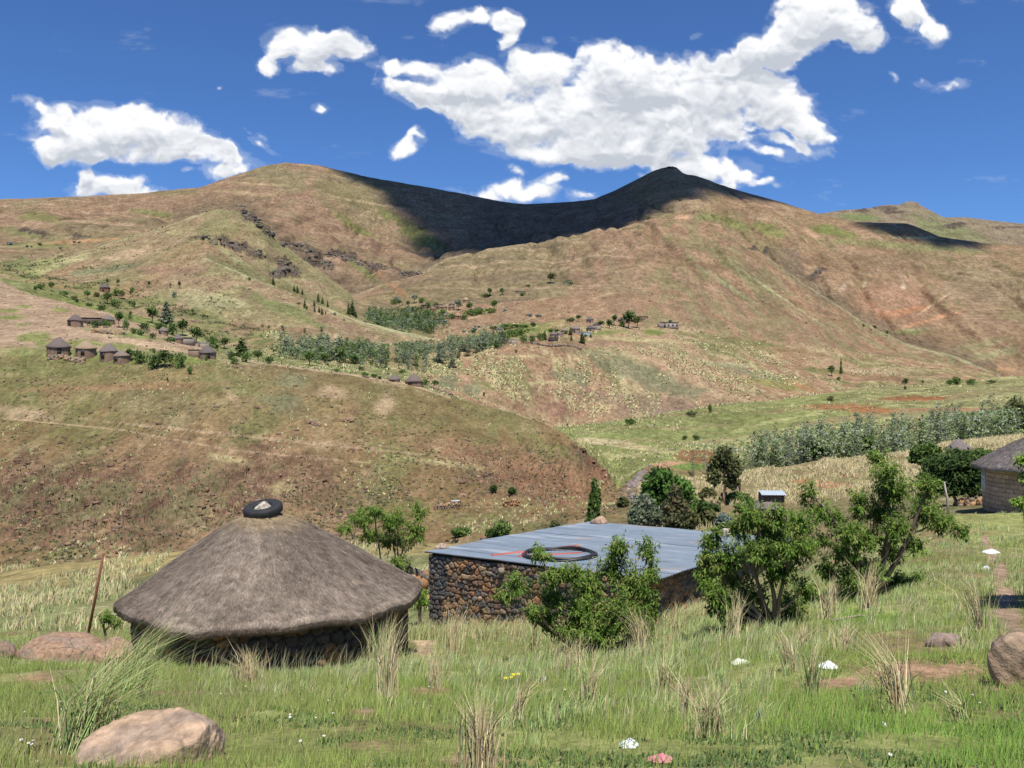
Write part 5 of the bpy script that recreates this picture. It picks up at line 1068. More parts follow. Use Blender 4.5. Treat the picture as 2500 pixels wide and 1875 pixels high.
# willow scrub and dark trees among silver poplars
tree('tree', 1990, 228, [(1985,1098,22,18),(2005,1105,18,14),(1970,1108,12,10)], 'dark green bushy tree standing in front of the silver poplars', 'dark', 1600, .55, (2, .15), seed=65)
tree('tree', 2108, 232, [(2100,1088,16,18),(2118,1078,14,16)], 'second darker tree among the silver poplars', 'mid', 900, .55, (2, .15), seed=66)

# ---- prototypes for the distant growth
def proto(kind, seed):
    rs = np.random.default_rng(seed)
    if kind == 'bush': bl = [(rs.uniform(-.4, .4), rs.uniform(-.4, .4), rs.uniform(.3, .55), rs.uniform(.4, .65), rs.uniform(.4, .6), rs.uniform(.3, .45)) for _ in range(4)]; return bl, 260, .13
    if kind == 'round': bl = [(rs.uniform(-.2, .2), rs.uniform(-.2, .2), rs.uniform(.95, 1.4), rs.uniform(.3, .5), rs.uniform(.3, .5), rs.uniform(.3, .45)) for _ in range(5)]; return bl, 320, .13
    if kind == 'conifer': bl = [(0, 0, .25 + .28 * k, .36 * (1 - k / 7.5), .36 * (1 - k / 7.5), .24) for k in range(7)]; return bl, 300, .12
    if kind == 'sapling': bl = [(rs.uniform(-.09, .09), rs.uniform(-.09, .09), .25 + .25 * k, .17 * rs.uniform(.6, 1.2) * (1 - k / 12), .17 * rs.uniform(.6, 1.2) * (1 - k / 12), .2) for k in range(7)]; return bl, 260, .042
    if kind == 'agave': bl = [(rs.uniform(-.7, .7), rs.uniform(-.3, .3), .3, .3, .3, .25) for _ in range(4)]; return bl, 130, .2
PROTO = {}
def plant(name, kind, px, py, w, h, pal, label, cat, group, var=0, rz=None, b=None):
    """one distant plant: w, h in photo pixels, standing where the ray through (px, py) meets the ground"""
    key = (kind, pal, var)
    if key not in PROTO:
        bl, n, q = proto(kind, hash_(kind) + var); me = crown_mesh(name, bl, n, q, pal, hash_(kind) + var * 7, 1.0, -.4 if kind in ('sapling', 'conifer') else 0)
        me.materials.append(M_CROWN); tm = None
        if kind in ('round', 'sapling', 'conifer'): tm = trunk_mesh('trunk', 1.0 if kind == 'round' else 1.5, .04 if kind != 'sapling' else .012, [(.2, .1, 1.2), (-.2, -.1, 1.1)] if kind == 'round' else [], var, (.33, .30, .26) if kind == 'sapling' else (.17, .13, .1)); tm.materials.append(M_BARK)
        PROTO[key] = (me, tm, {'bush': (2.0, .95), 'round': (1.5, 1.75), 'conifer': (.75, 2.2), 'sapling': (.36, 2.0), 'agave': (2.0, .6)}[kind])
    me, tm, (pw, ph) = PROTO[key]
    if b is None: b = hit(px, py)
    s = b.y / F; sx = w * s / pw; sz = h * s / ph
    if tm is not None and w > 16 or kind in ('round',):
        o = empty(name, b); c = bpy.data.objects.new('crown', me); COL.objects.link(c); c.parent = o
        t = bpy.data.objects.new('trunk', tm); COL.objects.link(t); t.parent = o
    else: o = bpy.data.objects.new(name, me); COL.objects.link(o); o.location = b
    o.scale = (sx, sx, sz); o.rotation_euler[2] = random.uniform(0, 6.28) if rz is None else rz
    return tag(o, label, cat, group)
def hash_(s): return sum(ord(c) * (i + 1) for i, c in enumerate(s)) % 1000
ORD = ['first', 'second', 'third', 'fourth', 'fifth', 'sixth', 'seventh', 'eighth', 'ninth', 'tenth', 'eleventh', 'twelfth', 'thirteenth', 'fourteenth', 'fifteenth', 'sixteenth', 'seventeenth', 'eighteenth', 'nineteenth', 'twentieth']
def ordn(i): return ORD[i] if i < 20 else ('twenty-' + ORD[i - 20] if i < 29 else 'thirtieth' if i == 29 else 'thirty-' + ORD[i - 30] if i < 39 else 'fortieth' if i == 39 else 'forty-' + ORD[i - 40])
def cluster(group, where, items, cat='bush'):
    """items: (px, py_base, w, h, kind, pal); labels count from the left of the cluster"""
    items = sorted(items, key=lambda q: q[0])
    adj = {'dark': 'dark green', 'mid': 'green', 'grey': 'grey-green', 'olive': 'olive green', 'silver': 'silvery', 'blue': 'blue-grey', 'fresh': 'bright green', 'euc': 'brownish green'}
    for i, (px, py, w, h, kind, pal) in enumerate(items):
        if 'village' in group and 'trees' in group: w *= 1.3; h *= 1.25
        nm = {'bush': 'bush', 'round': 'tree', 'conifer': 'conifer', 'sapling': 'poplar_sapling', 'agave': 'agave_clump'}[kind]
        noun = nm.replace('_', ' '); plant(nm, kind, px, py, w, h, pal, f'{adj[pal]} {noun}, {ordn(i)} from the left {where}', noun.split()[0] if kind != 'agave' else 'agave', group, i % 3)
cluster('trees and bushes right of the four hut row', 'in the thicket beside the row of four huts', [(318,880,34,30,'round','dark'),(342,888,44,40,'bush','dark'),(372,900,54,44,'bush','dark'),(402,898,50,44,'round','dark'),(430,896,50,42,'bush','mid'),(372,862,18,14,'bush','mid'),(465,915,18,24,'bush','mid'),(452,878,12,12,'bush','mid'),(410,928,10,8,'bush','mid'),(460,905,10,8,'bush','dark')])
cluster('trees around the kraal huts', 'beside the two huts on the tan spur', [(226,800,38,22,'bush','dark'),(260,800,34,24,'bush','mid'),(290,800,34,40,'round','dark'),(308,806,26,30,'bush','mid'),(330,815,30,18,'bush','mid'),(350,820,34,20,'bush','mid'),(372,826,26,16,'bush','dark'),(318,780,16,12,'bush','mid')])
cluster('bushes on the green hollow below the lone hut', 'in the hollow below the lone hut', [(86,715,16,18,'round','mid'),(126,712,26,24,'round','mid'),(155,722,30,14,'bush','mid'),(180,732,24,12,'bush','olive'),(214,732,26,24,'round','mid'),(240,725,30,14,'bush','olive'),(262,742,40,30,'round','mid'),(282,722,34,20,'bush','mid'),(298,730,28,20,'round','olive'),(218,748,26,10,'bush','dark'),(250,760,34,16,'bush','dark'),(284,748,30,22,'bush','mid'),(322,748,22,16,'bush','dark'),(318,770,14,12,'bush','dark'),(190,738,18,10,'bush','dark'),(100,706,34,14,'bush','mid')])
cluster('round trees on the upper slope', 'in the tree line above the lone hut', [(262,696,11,17,'round','dark'),(288,698,14,17,'round','dark'),(364,702,12,17,'round','dark'),(416,702,9,11,'round','dark'),(438,704,14,18,'round','dark'),(424,726,20,18,'bush','grey'),(320,714,20,16,'bush','mid')])
cluster('trees along the stream in the left valley', 'on the stream bank by the left village', [(372,790,50,44,'round','mid'),(406,790,46,60,'conifer','grey'),(350,805,40,20,'bush','dark'),(386,808,46,24,'bush','dark'),(420,818,40,34,'bush','dark'),(445,820,44,44,'round','dark'),(480,838,50,40,'round','dark'),(515,846,44,30,'bush','mid'),(548,852,36,28,'round','dark'),(415,836,36,16,'bush','mid'),(566,880,30,28,'bush','dark'),(590,872,44,50,'conifer','dark'),(600,884,40,30,'bush','mid'),(630,884,44,30,'round','dark'),(655,888,34,22,'bush','dark'),(575,888,30,18,'bush','mid'),(505,880,12,16,'bush','mid')])
cluster('pines on the front spur', 'among the pines on the spur', [(610,685,11,9,'bush','dark'),(667,696,10,20,'conifer','dark'),(718,712,8,18,'conifer','dark'),(726,716,10,20,'conifer','dark'),(738,720,7,16,'conifer','euc'),(777,738,10,24,'conifer','euc'),(787,742,9,18,'conifer','mid'),(800,750,7,18,'conifer','dark'),(744,752,9,24,'conifer','dark'),(767,748,7,18,'conifer','dark'),(768,762,7,18,'conifer','euc'),(779,764,8,18,'conifer','dark'),(786,769,9,18,'conifer','dark'),(795,768,5,9,'conifer','dark'),(860,770,18,38,'conifer','dark'),(851,768,12,30,'conifer','dark'),(869,776,9,18,'conifer','dark'),(817,770,12,9,'bush','grey'),(841,785,10,6,'bush','olive'),(728,745,10,10,'bush','mid'),(749,757,9,12,'bush','mid')])
cluster('bushes at the foot of the middle thicket', 'at the foot of the valley thicket', [(702,850,18,14,'bush','dark'),(755,892,50,34,'round','mid'),(790,890,40,30,'round','mid'),(830,885,50,38,'round','mid'),(870,888,40,28,'bush','dark'),(906,893,22,14,'bush','mid'),(935,888,36,26,'round','mid'),(963,884,28,14,'bush','olive'),(1018,888,14,20,'round','mid'),(1118,874,18,16,'bush','dark'),(880,905,26,12,'bush','olive'),(817,908,24,10,'bush','mid')])
cluster('bushes beside the sunken huts', 'by the sunken hut roofs at the hill edge', [(890,920,34,14,'bush','mid'),(912,922,24,12,'bush','dark'),(925,926,22,10,'bush','dark'),(982,912,34,12,'bush','mid'),(1040,945,24,26,'bush','mid'),(1062,942,30,16,'bush','dark'),(1030,942,18,12,'bush','dark')])
cluster('trees of the far village', 'around the far village under the ridge', [(960,742,18,12,'bush','mid'),(975,748,16,14,'round','mid'),(996,750,14,14,'round','dark'),(1012,740,20,18,'round','grey'),(1030,740,18,14,'bush','mid'),(1046,752,18,16,'bush','mid'),(1065,752,18,14,'bush','mid'),(1078,770,24,14,'bush','mid'),(1100,778,30,12,'bush','mid'),(1119,758,22,22,'round','grey'),(1145,762,20,20,'round','mid'),(1150,770,40,14,'bush','mid'),(1172,768,40,16,'bush','mid'),(1196,764,34,12,'bush','mid'),(1206,758,22,22,'round','mid'),(1132,780,22,12,'bush','mid'),(970,735,14,10,'bush','blue'),(1184,724,40,6,'bush','dark'),(1196,722,16,16,'round','dark'),(1226,720,16,14,'round','mid'),(1276,722,20,8,'bush','mid'),(1020,760,30,12,'bush','dark'),(1050,772,34,14,'bush','mid'),(985,765,24,12,'bush','mid')])
cluster('aloe and agave hedges', 'in the agave hedges', [(1140,812,26,6,'agave','blue'),(1155,806,26,7,'agave','blue'),(1166,800,20,6,'agave','blue'),(1290,772,22,7,'agave','blue'),(1312,774,24,7,'agave','blue'),(1060,793,34,10,'agave','blue'),(1082,790,30,8,'agave','blue'),(1040,785,24,8,'agave','blue'),(20,598,26,8,'agave','blue'),(98,600,18,8,'bush','dark'),(190,594,30,6,'agave','blue'),(70,604,20,5,'agave','blue'),(145,608,16,5,'agave','blue'),(1230,760,20,6,'agave','blue')])
cluster('bushes and trees of the bench village', 'among the bench village huts', [(1155,820,14,14,'round','dark'),(1210,806,30,10,'bush','dark'),(1232,812,24,16,'round','mid'),(1250,822,34,18,'bush','mid'),(1275,820,36,20,'bush','mid'),(1228,840,24,26,'round','dark'),(1215,848,20,16,'bush','dark'),(1240,836,30,18,'bush','mid'),(1302,806,20,16,'round','dark'),(1280,838,22,18,'bush','mid'),(1300,838,18,18,'bush','mid'),(1318,832,22,18,'bush','mid'),(1330,830,12,18,'conifer','dark'),(1345,812,20,9,'bush','dark'),(1362,812,18,9,'bush','dark'),(1393,818,10,16,'conifer','euc'),(1395,832,7,12,'conifer','dark'),(1422,838,16,24,'conifer','dark'),(1392,786,26,10,'bush','dark'),(1412,786,18,14,'round','dark'),(1466,800,24,14,'round','dark'),(1488,802,26,18,'round','dark'),(1500,795,18,22,'round','dark'),(1518,798,14,20,'conifer','mid'),(1535,802,44,34,'round','dark'),(1556,800,26,22,'round','olive'),(1430,824,8,8,'bush','dark'),(1442,824,6,9,'conifer','dark'),(1260,862,10,8,'bush','mid'),(1380,816,12,10,'bush','mid'),(1345,692,26,22,'round','olive'),(1384,696,20,12,'bush','grey'),(1395,694,8,10,'conifer','mid'),(1290,700,18,6,'bush','mid'),(1240,800,90,8,'bush','mid'),(1285,800,30,8,'bush','mid')])
cluster('single bushes on the river flats', 'of the bushes scattered on the river flats', [(2030,918,30,26,'round','dark'),(2053,915,10,48,'conifer','mid'),(2045,928,22,10,'bush','mid'),(2108,802,10,12,'round','mid'),(2136,802,16,10,'bush','dark'),(2166,822,13,15,'round','mid'),(2210,945,24,22,'round','dark'),(2253,938,11,10,'round','dark'),(2210,950,12,8,'bush','dark'),(2340,938,50,22,'bush','mid'),(2370,940,40,18,'bush','mid'),(2320,940,26,16,'bush','mid'),(1670,1074,22,14,'bush','dark'),(1700,1074,26,16,'bush','dark'),(1540,1036,44,18,'bush','mid'),(1690,1018,44,18,'bush','olive'),(1735,1008,16,26,'bush','dark'),(2028,982,30,18,'bush','olive'),(1182,968,10,12,'bush','dark'),(2420,935,30,10,'bush','olive'),(530,850,14,10,'bush','mid'),(640,800,10,10,'bush','mid'),(655,802,12,9,'bush','mid')])
# silver poplar saplings: each its own stem
def saplings(n, xs, group, lab, hpx, pal, seed, base, jit=10, w=15, dy=26):
    rs = np.random.default_rng(seed)
    for i in range(n):
        px = rs.uniform(*xs); bpy_ = np.interp(px, [q[0] for q in base], [q[1] for q in base]); Yb = np.interp(px, [q[0] for q in base], [q[2] for q in base])
        Y = Yb + rs.uniform(0, dy); b = gp(px, Y); h = hpx * rs.uniform(.6, 1.2); pl = pal[rs.integers(len(pal))]
        cn = {'silver': 'silver-leaved', 'grey': 'grey-green', 'mid': 'fresh green', 'dark': 'dark green'}[pl]; zn = ['at the left end', 'left of the middle', 'right of the middle', 'at the right end'][min(3, int((px - xs[0]) / (xs[1] - xs[0]) * 4))]
        plant('poplar_sapling', 'sapling', px, 0, w * rs.uniform(.7, 1.4), h, pl, f"{'tall' if h > hpx * .9 else 'short'} {cn} sapling {zn} of {lab}", 'poplar', group, int(rs.integers(3)), b=b)
saplings(150, (1830, 2490), 'silver poplar saplings in the long thicket', 'the long thicket beyond the straw slope', 92, ['silver', 'silver', 'grey', 'grey', 'mid'], 71, [(1700, 0, 222), (2500, 0, 232)], w=26, dy=30)
saplings(14, (1690, 1800), 'sparse grey saplings above the straw crest', 'the fringe above the straw crest', 70, ['silver', 'grey'], 72, [(1700, 0, 222), (1900, 0, 226)], w=13, dy=8)
saplings(46, (690, 945), 'willow saplings in mid valley', 'the thicket left of the ford', 52, ['grey', 'grey', 'mid', 'silver'], 73, [(690, 0, 385), (945, 0, 395)], w=26, dy=40)
saplings(40, (975, 1230), 'poplar saplings right of the ford', 'the thicket right of the ford', 46, ['grey', 'silver', 'mid', 'grey'], 74, [(975, 0, 410), (1230, 0, 500)], w=24, dy=34)
saplings(40, (905, 1070), 'trees in the deep valley by the far village', 'the grove below the far village', 34, ['mid', 'mid', 'dark', 'grey'], 75, [(905, 0, 730), (1070, 0, 690)], w=20, dy=90)
# ------------------------------------------------------------------ villages
def far_hut(px, py, w, label, roof=(.17,.135,.12), wall=(.25,.17,.115), hw=.42, hr=.48, door=None, group='round thatched huts of the villages', name='thatched_hut', b=None):
    b = hit(px, py) if b is None else b; s = b.y / F; rr = w * s / 2; root = empty(name, b); tag(root, label, 'hut', group)
    rw = rr * .90; H = w * s * hw; n = 26; rs = np.random.default_rng(int(px * 7 + py))
    m = MB(); m.lathe([(rw, -H * .8), (rw * 1.0, H * .5), (rw * .98, H * 1.05)], (0, 0, 0), n, col=wall)
    z = m.v[0][:, 2]; m.c[0] = np.array(wall)[None] * (.65 + .7 * rs.random((len(z), 1))); m.build('wall', M_STONE, root)
    R_ = w * s * hr * .84; k = rs.uniform(.94, 1.06, n)
    def wob(r, z, t): return r * (1 + .03 * math.sin(3 * t + px)), z + (.04 * rr * math.sin(2 * t + py) if r > rr * .8 else 0)
    m = MB(); m.lathe([(.02, H + R_), (rr * .12, H + R_ * .97), (rr * .35, H + R_ * .74), (rr * .65, H + R_ * .40), (rr * .92, H + R_ * .05), (rr * 1.0, H - R_ * .10), (rr * .97, H - R_ * .18), (rw * .9, H - R_ * .06)], (0, 0, 0), n, col=roof, wob=wob)
    m.build('thatch_roof', M_THATCH, root, True)
    if w > 18:
        a = -math.pi / 2 + (door if door is not None else rs.uniform(-.5, .5)); dw = min(.95, rr * .5); m = MB()
        m.box((math.cos(a) * rw * .99, math.sin(a) * rw * .99, H * .42), (dw, .16, H * .84), a + math.pi / 2, col=(.05, .04, .035)); m.build('door', M_PAINT, root)
    return root
def far_box(px, py, w, h, label, wall=(.25,.17,.115), roof=(.30,.30,.31), deep=.7, rz=.15, wins=0, name='stone_house', rt=.04, cat='house', door=True, group='flat-roofed houses of the villages'):
    b = hit(px, py); s = b.y / F; W_ = w * s; H = h * s; Dp = W_ * deep; root = empty(name, b, rz); tag(root, label, cat, group)
    m = MB(); m.box((0, Dp / 2, H / 2 - .6), (W_, Dp, H + 1.2), 0, col=wall); m.c[0] = np.array(wall)[None] * np.random.default_rng(int(px)).uniform(.85, 1.1, (8, 1)); m.build('wall', M_STONE, root)
    m = MB(); m.box((0, Dp / 2, H + .06), (W_ * 1.06, Dp * 1.08, .10), 0, col=roof, tilt=(R(-3), 0, 0)); m.build('roof', M_PAINT, root)
    if door: m = MB(); m.box((-W_ * .28, -.02, H * .42), (W_ * .11, .10, H * .84), 0, col=(.05, .045, .04)); m.build('door', M_PAINT, root)
    for k in range(wins):
        x = W_ * (-.06 + .24 * k); m = MB(); m.box((x, -.015, H * .58), (W_ * .09, .08, H * .34), 0, col=(.045, .045, .05)); m.build('window', M_PAINT, root)
    return root
far_hut(143, 868, 58, 'largest dark-thatched round hut, leftmost of the row of four', hw=.38, hr=.46, door=.5)
far_hut(210, 868, 52, 'round hut with a pale straw roof, second in the row of four', roof=(.33,.25,.16), hw=.36, hr=.42)
far_hut(266, 876, 46, 'round hut with grey cone roof, third in the row of four', roof=(.19,.155,.14), hw=.42)
far_hut(299, 882, 44, 'round hut with low brown roof, last of the row of four beside the thicket', roof=(.23,.18,.145), hw=.32, hr=.40)
far_hut(184, 796, 39, 'round hut with cone roof standing on the tan spur', hw=.36, hr=.44, roof=(.15,.12,.11))
far_hut(264, 790, 32, 'grey cone-roofed hut behind small trees on the tan spur', roof=(.20,.17,.15), hw=.3, hr=.46)
far_box(222, 792, 44, 15, 'long flat-roofed dark shed right behind the hut on the tan spur', wall=(.14,.10,.08), roof=(.10,.09,.09))
far_hut(256, 713, 26, 'lone small round hut high above the green hollow', roof=(.14,.12,.115), wall=(.28,.14,.10), door=.1)
far_hut(399, 817, 24, 'little grey hut at the upper edge of the stream trees', roof=(.20,.17,.15))
far_hut(434, 838, 27, 'small cone-roofed hut in front of the grey flat-roofed house', roof=(.17,.145,.135))
far_box(440, 838, 56, 13, 'grey flat-roofed house behind the small cone-roofed hut', wall=(.30,.25,.20), roof=(.38,.32,.25))
far_box(494, 850, 26, 12, 'house with pale metal roof above the reed enclosure', wall=(.3,.25,.2), roof=(.55,.57,.58))
far_hut(507, 875, 44, 'dark round hut nearest the reed enclosure at the stream', roof=(.15,.125,.115), hw=.34, hr=.46, door=.4)
far_hut(560, 868, 16, 'tiny grey roof peeping out of the stream trees', roof=(.19,.17,.16), hw=.25)
m_ = far_box(478, 872, 36, 17, 'square reed-walled enclosure beside the dark round hut', wall=(.24,.17,.12), roof=(.16,.13,.10), name='reed_enclosure', cat='enclosure', door=False)
far_hut(1011, 940, 46, 'bigger of two sunken brown-roofed round huts behind the hill edge', roof=(.185,.145,.125), hw=.22, hr=.46)
far_hut(963, 932, 30, 'smaller round hut behind the hill edge left of its bigger neighbour', roof=(.18,.145,.13), hw=.2, hr=.46)
far_hut(940, 925, 15, 'sliver of a thatched roof beside bushes at the hill edge', roof=(.17,.14,.12), hw=.2)
# far village under the ridge
for (px, py, w, lab, rf) in [(1008,772,12,'tiny hut with a bright straw roof in the far village',(.42,.30,.17)),(1037,752,20,'brown hut at the upper left of the far village',(.22,.16,.13)),(1057,761,18,'hut with brick-coloured wall in the middle of the far village',(.20,.14,.12)),(1084,757,18,'brown hut beside the reddish yard in the far village',(.23,.16,.13)),
    (1103,748,15,'small upper hut left of the round grey tree in the far village',(.20,.15,.13)),(1102,757,17,'hut just below the small upper one in the far village',(.18,.14,.12)),(1088,777,17,'grey hut, left of the pair below the far village yard',(.19,.15,.13)),(1101,778,13,'tiny hut between the pair below the far village yard',(.21,.17,.14)),(1118,779,21,'hut with orange straw roof, right of the pair below the yard',(.34,.22,.14)),
    (1153,760,14,'tan hut right of the round grey tree in the far village',(.27,.19,.15)),(1170,758,13,'dark little hut at the right end of the far village',(.12,.09,.085)),(1138,738,16,'straw-roofed hut above the far village on the slope',(.40,.30,.19))]:
    far_hut(px, py, w, lab, roof=rf, wall=(.33,.20,.13), hw=.4, hr=.45)
far_box(1003, 762, 28, 6, 'long pale-roofed house at the left of the far village', wall=(.18,.17,.18), roof=(.50,.54,.58), wins=2)
far_box(1075, 752, 24, 8, 'flat brick-coloured house in the upper row of the far village', wall=(.30,.18,.12), roof=(.15,.12,.11))
far_box(1272, 718, 24, 6, 'flat dark-roofed house alone on the ridge slope among trees', wall=(.22,.16,.13), roof=(.11,.09,.085), door=False)
# bench village
for (px, py, w, lab, rf, dr) in [(1440,788,19,'pointed round hut standing highest in the bench village',(.16,.13,.12),0),(1455,800,17,'dark hut rising behind the square block house in the bench village',(.11,.095,.09),None),(1441,810,21,'dark cone-roofed hut with pale wall in the centre of the bench village',(.12,.10,.10),0),
    (1405,812,24,'broad hut with faded brown roof left of the centre of the bench village',(.25,.19,.165),None),(1378,815,20,'low tan-roofed hut in the bench village',(.26,.20,.17),None),(1365,822,18,'reddish hut partly behind its grey neighbour in the bench village',(.24,.175,.15),None),(1351,824,19,'grey-roofed hut above the open lean-to in the bench village',(.18,.155,.145),None),(1322,828,16,'olive-roofed hut hugging the lower trees of the bench village',(.18,.17,.12),None),
    (1300,826,14,'tiny brown hut at the lower left of the bench village',(.19,.14,.12),None),(1219,810,18,'hut with grey roof at the far left of the bench village',(.20,.165,.15),None),(1517,788,18,'dark hut hidden behind the big leafy trees of the bench village',(.14,.115,.105),None)]:
    far_hut(px, py, w, lab, roof=rf, wall=(.31,.23,.18), hw=.42, hr=.45, door=dr)
far_box(1458, 806, 20, 11, 'square unroofed block house in the bench village', wall=(.34,.27,.22), roof=(.25,.2,.17), wins=1)
far_box(1253, 838, 20, 8, 'pale-walled flat house in front of the dark pines', wall=(.36,.31,.25), roof=(.45,.44,.40))
far_box(1352, 833, 22, 9, 'open lean-to with a flat straw roof below the grey hut', wall=(.07,.055,.05), roof=(.33,.29,.17), name='lean_to', cat='shed', door=False)
far_box(1568, 782, 30, 9, 'long flat dark-roofed stone house right of the big leafy trees', wall=(.22,.15,.12), roof=(.07,.06,.06))
far_box(1635, 803, 44, 15, 'lone unfinished grey-pink block house standing by itself on the bench', wall=(.40,.32,.28), roof=(.36,.31,.27), wins=3, rz=.1)
far_box(1430, 818, 26, 5, 'low light blue sheet-metal shack beside the bench village huts', wall=(.33,.42,.48), roof=(.40,.50,.56), name='metal_shack', cat='shack', door=False)
tree('bush', 1648, 0, [(1637, 785, 5, 4)], 'tiny tree showing over the roof of the lone block house', 'dark', 160, .5, None, 'bush', seed=91, py=800)
# dry-stone walls and kraals
def kraal(px0, px1, py, h, n, seed, label, size=.3, pal=STONES[[1, 3, 2, 7, 9]]):
    a = hit(px0, py); b = hit(px1, py); Y = min(a.y, b.y) - .3; x0 = (px0 - CX) / F * Y; x1 = (px1 - CX) / F * Y
    return stone_heap('dry_stone_wall', x0, Y, x1, Y, h * Y / F, .5, n, seed, label, size=size * Y / 230, pal=pal)
kraal(118, 154, 875, 9, 230, 1, 'pale dry-stone kraal wall under the largest hut of the row')
kraal(158, 207, 878, 9, 260, 2, 'dry-stone kraal wall under the straw-roofed hut of the row')
kraal(225, 305, 811, 7, 260, 3, 'long low dry-stone wall below the huts on the tan spur')
kraal(1048, 1105, 946, 6, 200, 4, 'low dry-stone wall right of the sunken pair of huts')
kraal(752, 782, 1032, 8, 130, 5, 'upper-left of two small ruined stone squares on the near hillside', size=.25)
kraal(832, 862, 1028, 7, 120, 6, 'right-hand small ruined stone square on the near hillside', size=.25)
kraal(1060, 1122, 1235, 11, 330, 7, 'square stone sheepfold on the slope above the stone house', size=.24)
kraal(1228, 1272, 1232, 12, 200, 8, 'brown ruined stone pen above the iron roof', size=.24, pal=STONES[[0, 1, 4, 2]])
kraal(1290, 1420, 838, 4, 200, 9, 'low dark dry-stone field wall below the bench village', size=.22, pal=STONES[[4, 9, 5]])
kraal(455, 500, 808, 5, 120, 10, 'short dark stone wall above the stream trees', size=.22, pal=STONES[[4, 9, 5]])
wl_ = MB(); p = hit(1110, 1226); wl_.box((0, 0, .25), (1.3, .7, .12), .1, col=(.72, .74, .75)); wl_.box((.5, .1, .33), (.8, .6, .1), .3, col=(.66, .68, .7)); w_ = wl_.build('white_sheet', M_CLOTH); w_.location = p; tag(w_, 'white sheet lying on the corner of the square sheepfold', 'sheet')

# ------------------------------------------------------------------ right side: block hut, little hut, outhouse
def block_hut():
    c = Vector((25.35, 42.0, -5.95)); root = empty('block_hut', c); tag(root, 'round concrete-block hut with grey thatch cut by the right edge', 'hut')
    Rw = 3.12; H = 2.35; res = .016
    nu = int(math.pi * 1.35 * Rw / res); nv = int(H / res); t0 = math.pi * .78
    U, Vv = np.meshgrid(np.linspace(0, math.pi * 1.35 * Rw, nu), np.linspace(0, H, nv))
    row = np.floor(Vv / .205); uu = U / .42 + .5 * (row % 2) + .1 * _hh(row, row, 3); cid = _hh(np.floor(uu), row, 9); fu = uu % 1; fv = (Vv / .205) % 1
    e = np.minimum(np.minimum(fu, 1 - fu) * .42, np.minimum(fv, 1 - fv) * .205); e = e + (fbm(U * 9, Vv * 9, 701, 3) - .5) * .012
    h = sstep(e, .004, .016); t = t0 + U / Rw; r = Rw + .018 * h + .01 * (cid - .5)
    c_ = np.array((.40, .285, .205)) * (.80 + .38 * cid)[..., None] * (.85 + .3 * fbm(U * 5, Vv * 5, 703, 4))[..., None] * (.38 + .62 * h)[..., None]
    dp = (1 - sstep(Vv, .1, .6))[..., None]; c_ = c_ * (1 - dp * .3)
    P = np.stack([r * np.cos(t), r * np.sin(t), Vv], -1); i = np.arange(nv - 1)[:, None] * nu + np.arange(nu - 1)[None, :]
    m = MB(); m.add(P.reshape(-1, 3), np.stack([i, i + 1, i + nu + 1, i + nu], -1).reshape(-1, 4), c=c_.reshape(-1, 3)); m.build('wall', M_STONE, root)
    a = math.pi * .90; wm = MB()
    for (dz, hh, dw) in ((1.25, 1.0, 0),):
        x, y = math.cos(a) * (Rw + .02), math.sin(a) * (Rw + .02)
        for k in (-.3, 0, .3): wm.box((x - math.sin(a) * k, y + math.cos(a) * k, 1.4), (.05, .06, 1.0), a + math.pi / 2, col=(.72, .74, .74))
        for k in (-.5, -.17, .17, .5): wm.box((x, y, 1.4 + k), (.64, .05, .045), a + math.pi / 2, col=(.72, .74, .74))
    fr = wm.build('window', M_PAINT, root); g = MB(); g.box((math.cos(a) * Rw, math.sin(a) * Rw, 1.4), (.6, .05, .95), a + math.pi / 2, col=(.05, .07, .08)); g.build('pane', M_PAINT, fr)
    n = 260; nr = 60; R0 = 3.62; T, S = np.meshgrid(np.linspace(0, 2 * np.pi, n, endpoint=False), np.linspace(0.01, 1, nr))
    hh = np.interp(S, [0, .3, .6, .85, .95, 1], [1, .78, .48, .2, .06, 0]); z = 2.12 + hh * 1.85 + (fbm(T * 8, S * 6, 711, 4) - .5) * .07 + .03 * np.sin(T * 9) * S
    P = np.stack([R0 * S * np.cos(T), R0 * S * np.sin(T), z], -1); e0 = P[-1]; e1 = e0 + [0, 0, -.13]; e2 = e0 * [.86, .86, 1] + [0, 0, -.10]
    P = np.concatenate([P, [e1], [e2]]); tn = fbm(P[..., 0] * 1.5, P[..., 1] * 1.5, 713, 5)[..., None]; cc = np.array((.20, .172, .16)) * (.65 + .7 * tn)
    i = np.arange(nr + 1)[:, None] * n; j = np.arange(n)[None, :]; j2 = (j + 1) % n
    m = MB(); m.add(P.reshape(-1, 3), np.stack([i + j + n, i + j2 + n, i + j2, i + j], -1).reshape(-1, 4), c=cc.reshape(-1, 3))
    rs = np.random.default_rng(4); k = 16000; t = rs.uniform(math.pi * .6, math.pi * 1.9, k); s = rs.uniform(.05, 1, k) ** .6; zf = lambda t, s: 2.14 + np.interp(s, [0, .3, .6, .85, .95, 1], [1, .78, .48, .2, .06, 0]) * 1.85 + (fbm(t * 8, s * 6, 711, 4) - .5) * .07 + .03 * np.sin(t * 9) * s
    s2 = np.clip(s + .07, 0, 1.01); a_ = np.stack([R0 * s * np.cos(t), R0 * s * np.sin(t), zf(t, s)], -1); b_ = np.stack([R0 * s2 * np.cos(t), R0 * s2 * np.sin(t), zf(t, np.minimum(s2, 1)) + .012], -1); sd = np.stack([-np.sin(t), np.cos(t), 0 * t], -1) * .008
    v = np.stack([a_ - sd, a_ + sd, b_], 1).reshape(-1, 3); m.add(v, tris=np.arange(3 * k).reshape(-1, 3), c=np.repeat(np.array((.225, .195, .18))[None] * rs.uniform(.5, 1.5, (k, 1)), 3, 0))
    m.build('thatch_roof', M_THATCH, root)
block_hut()
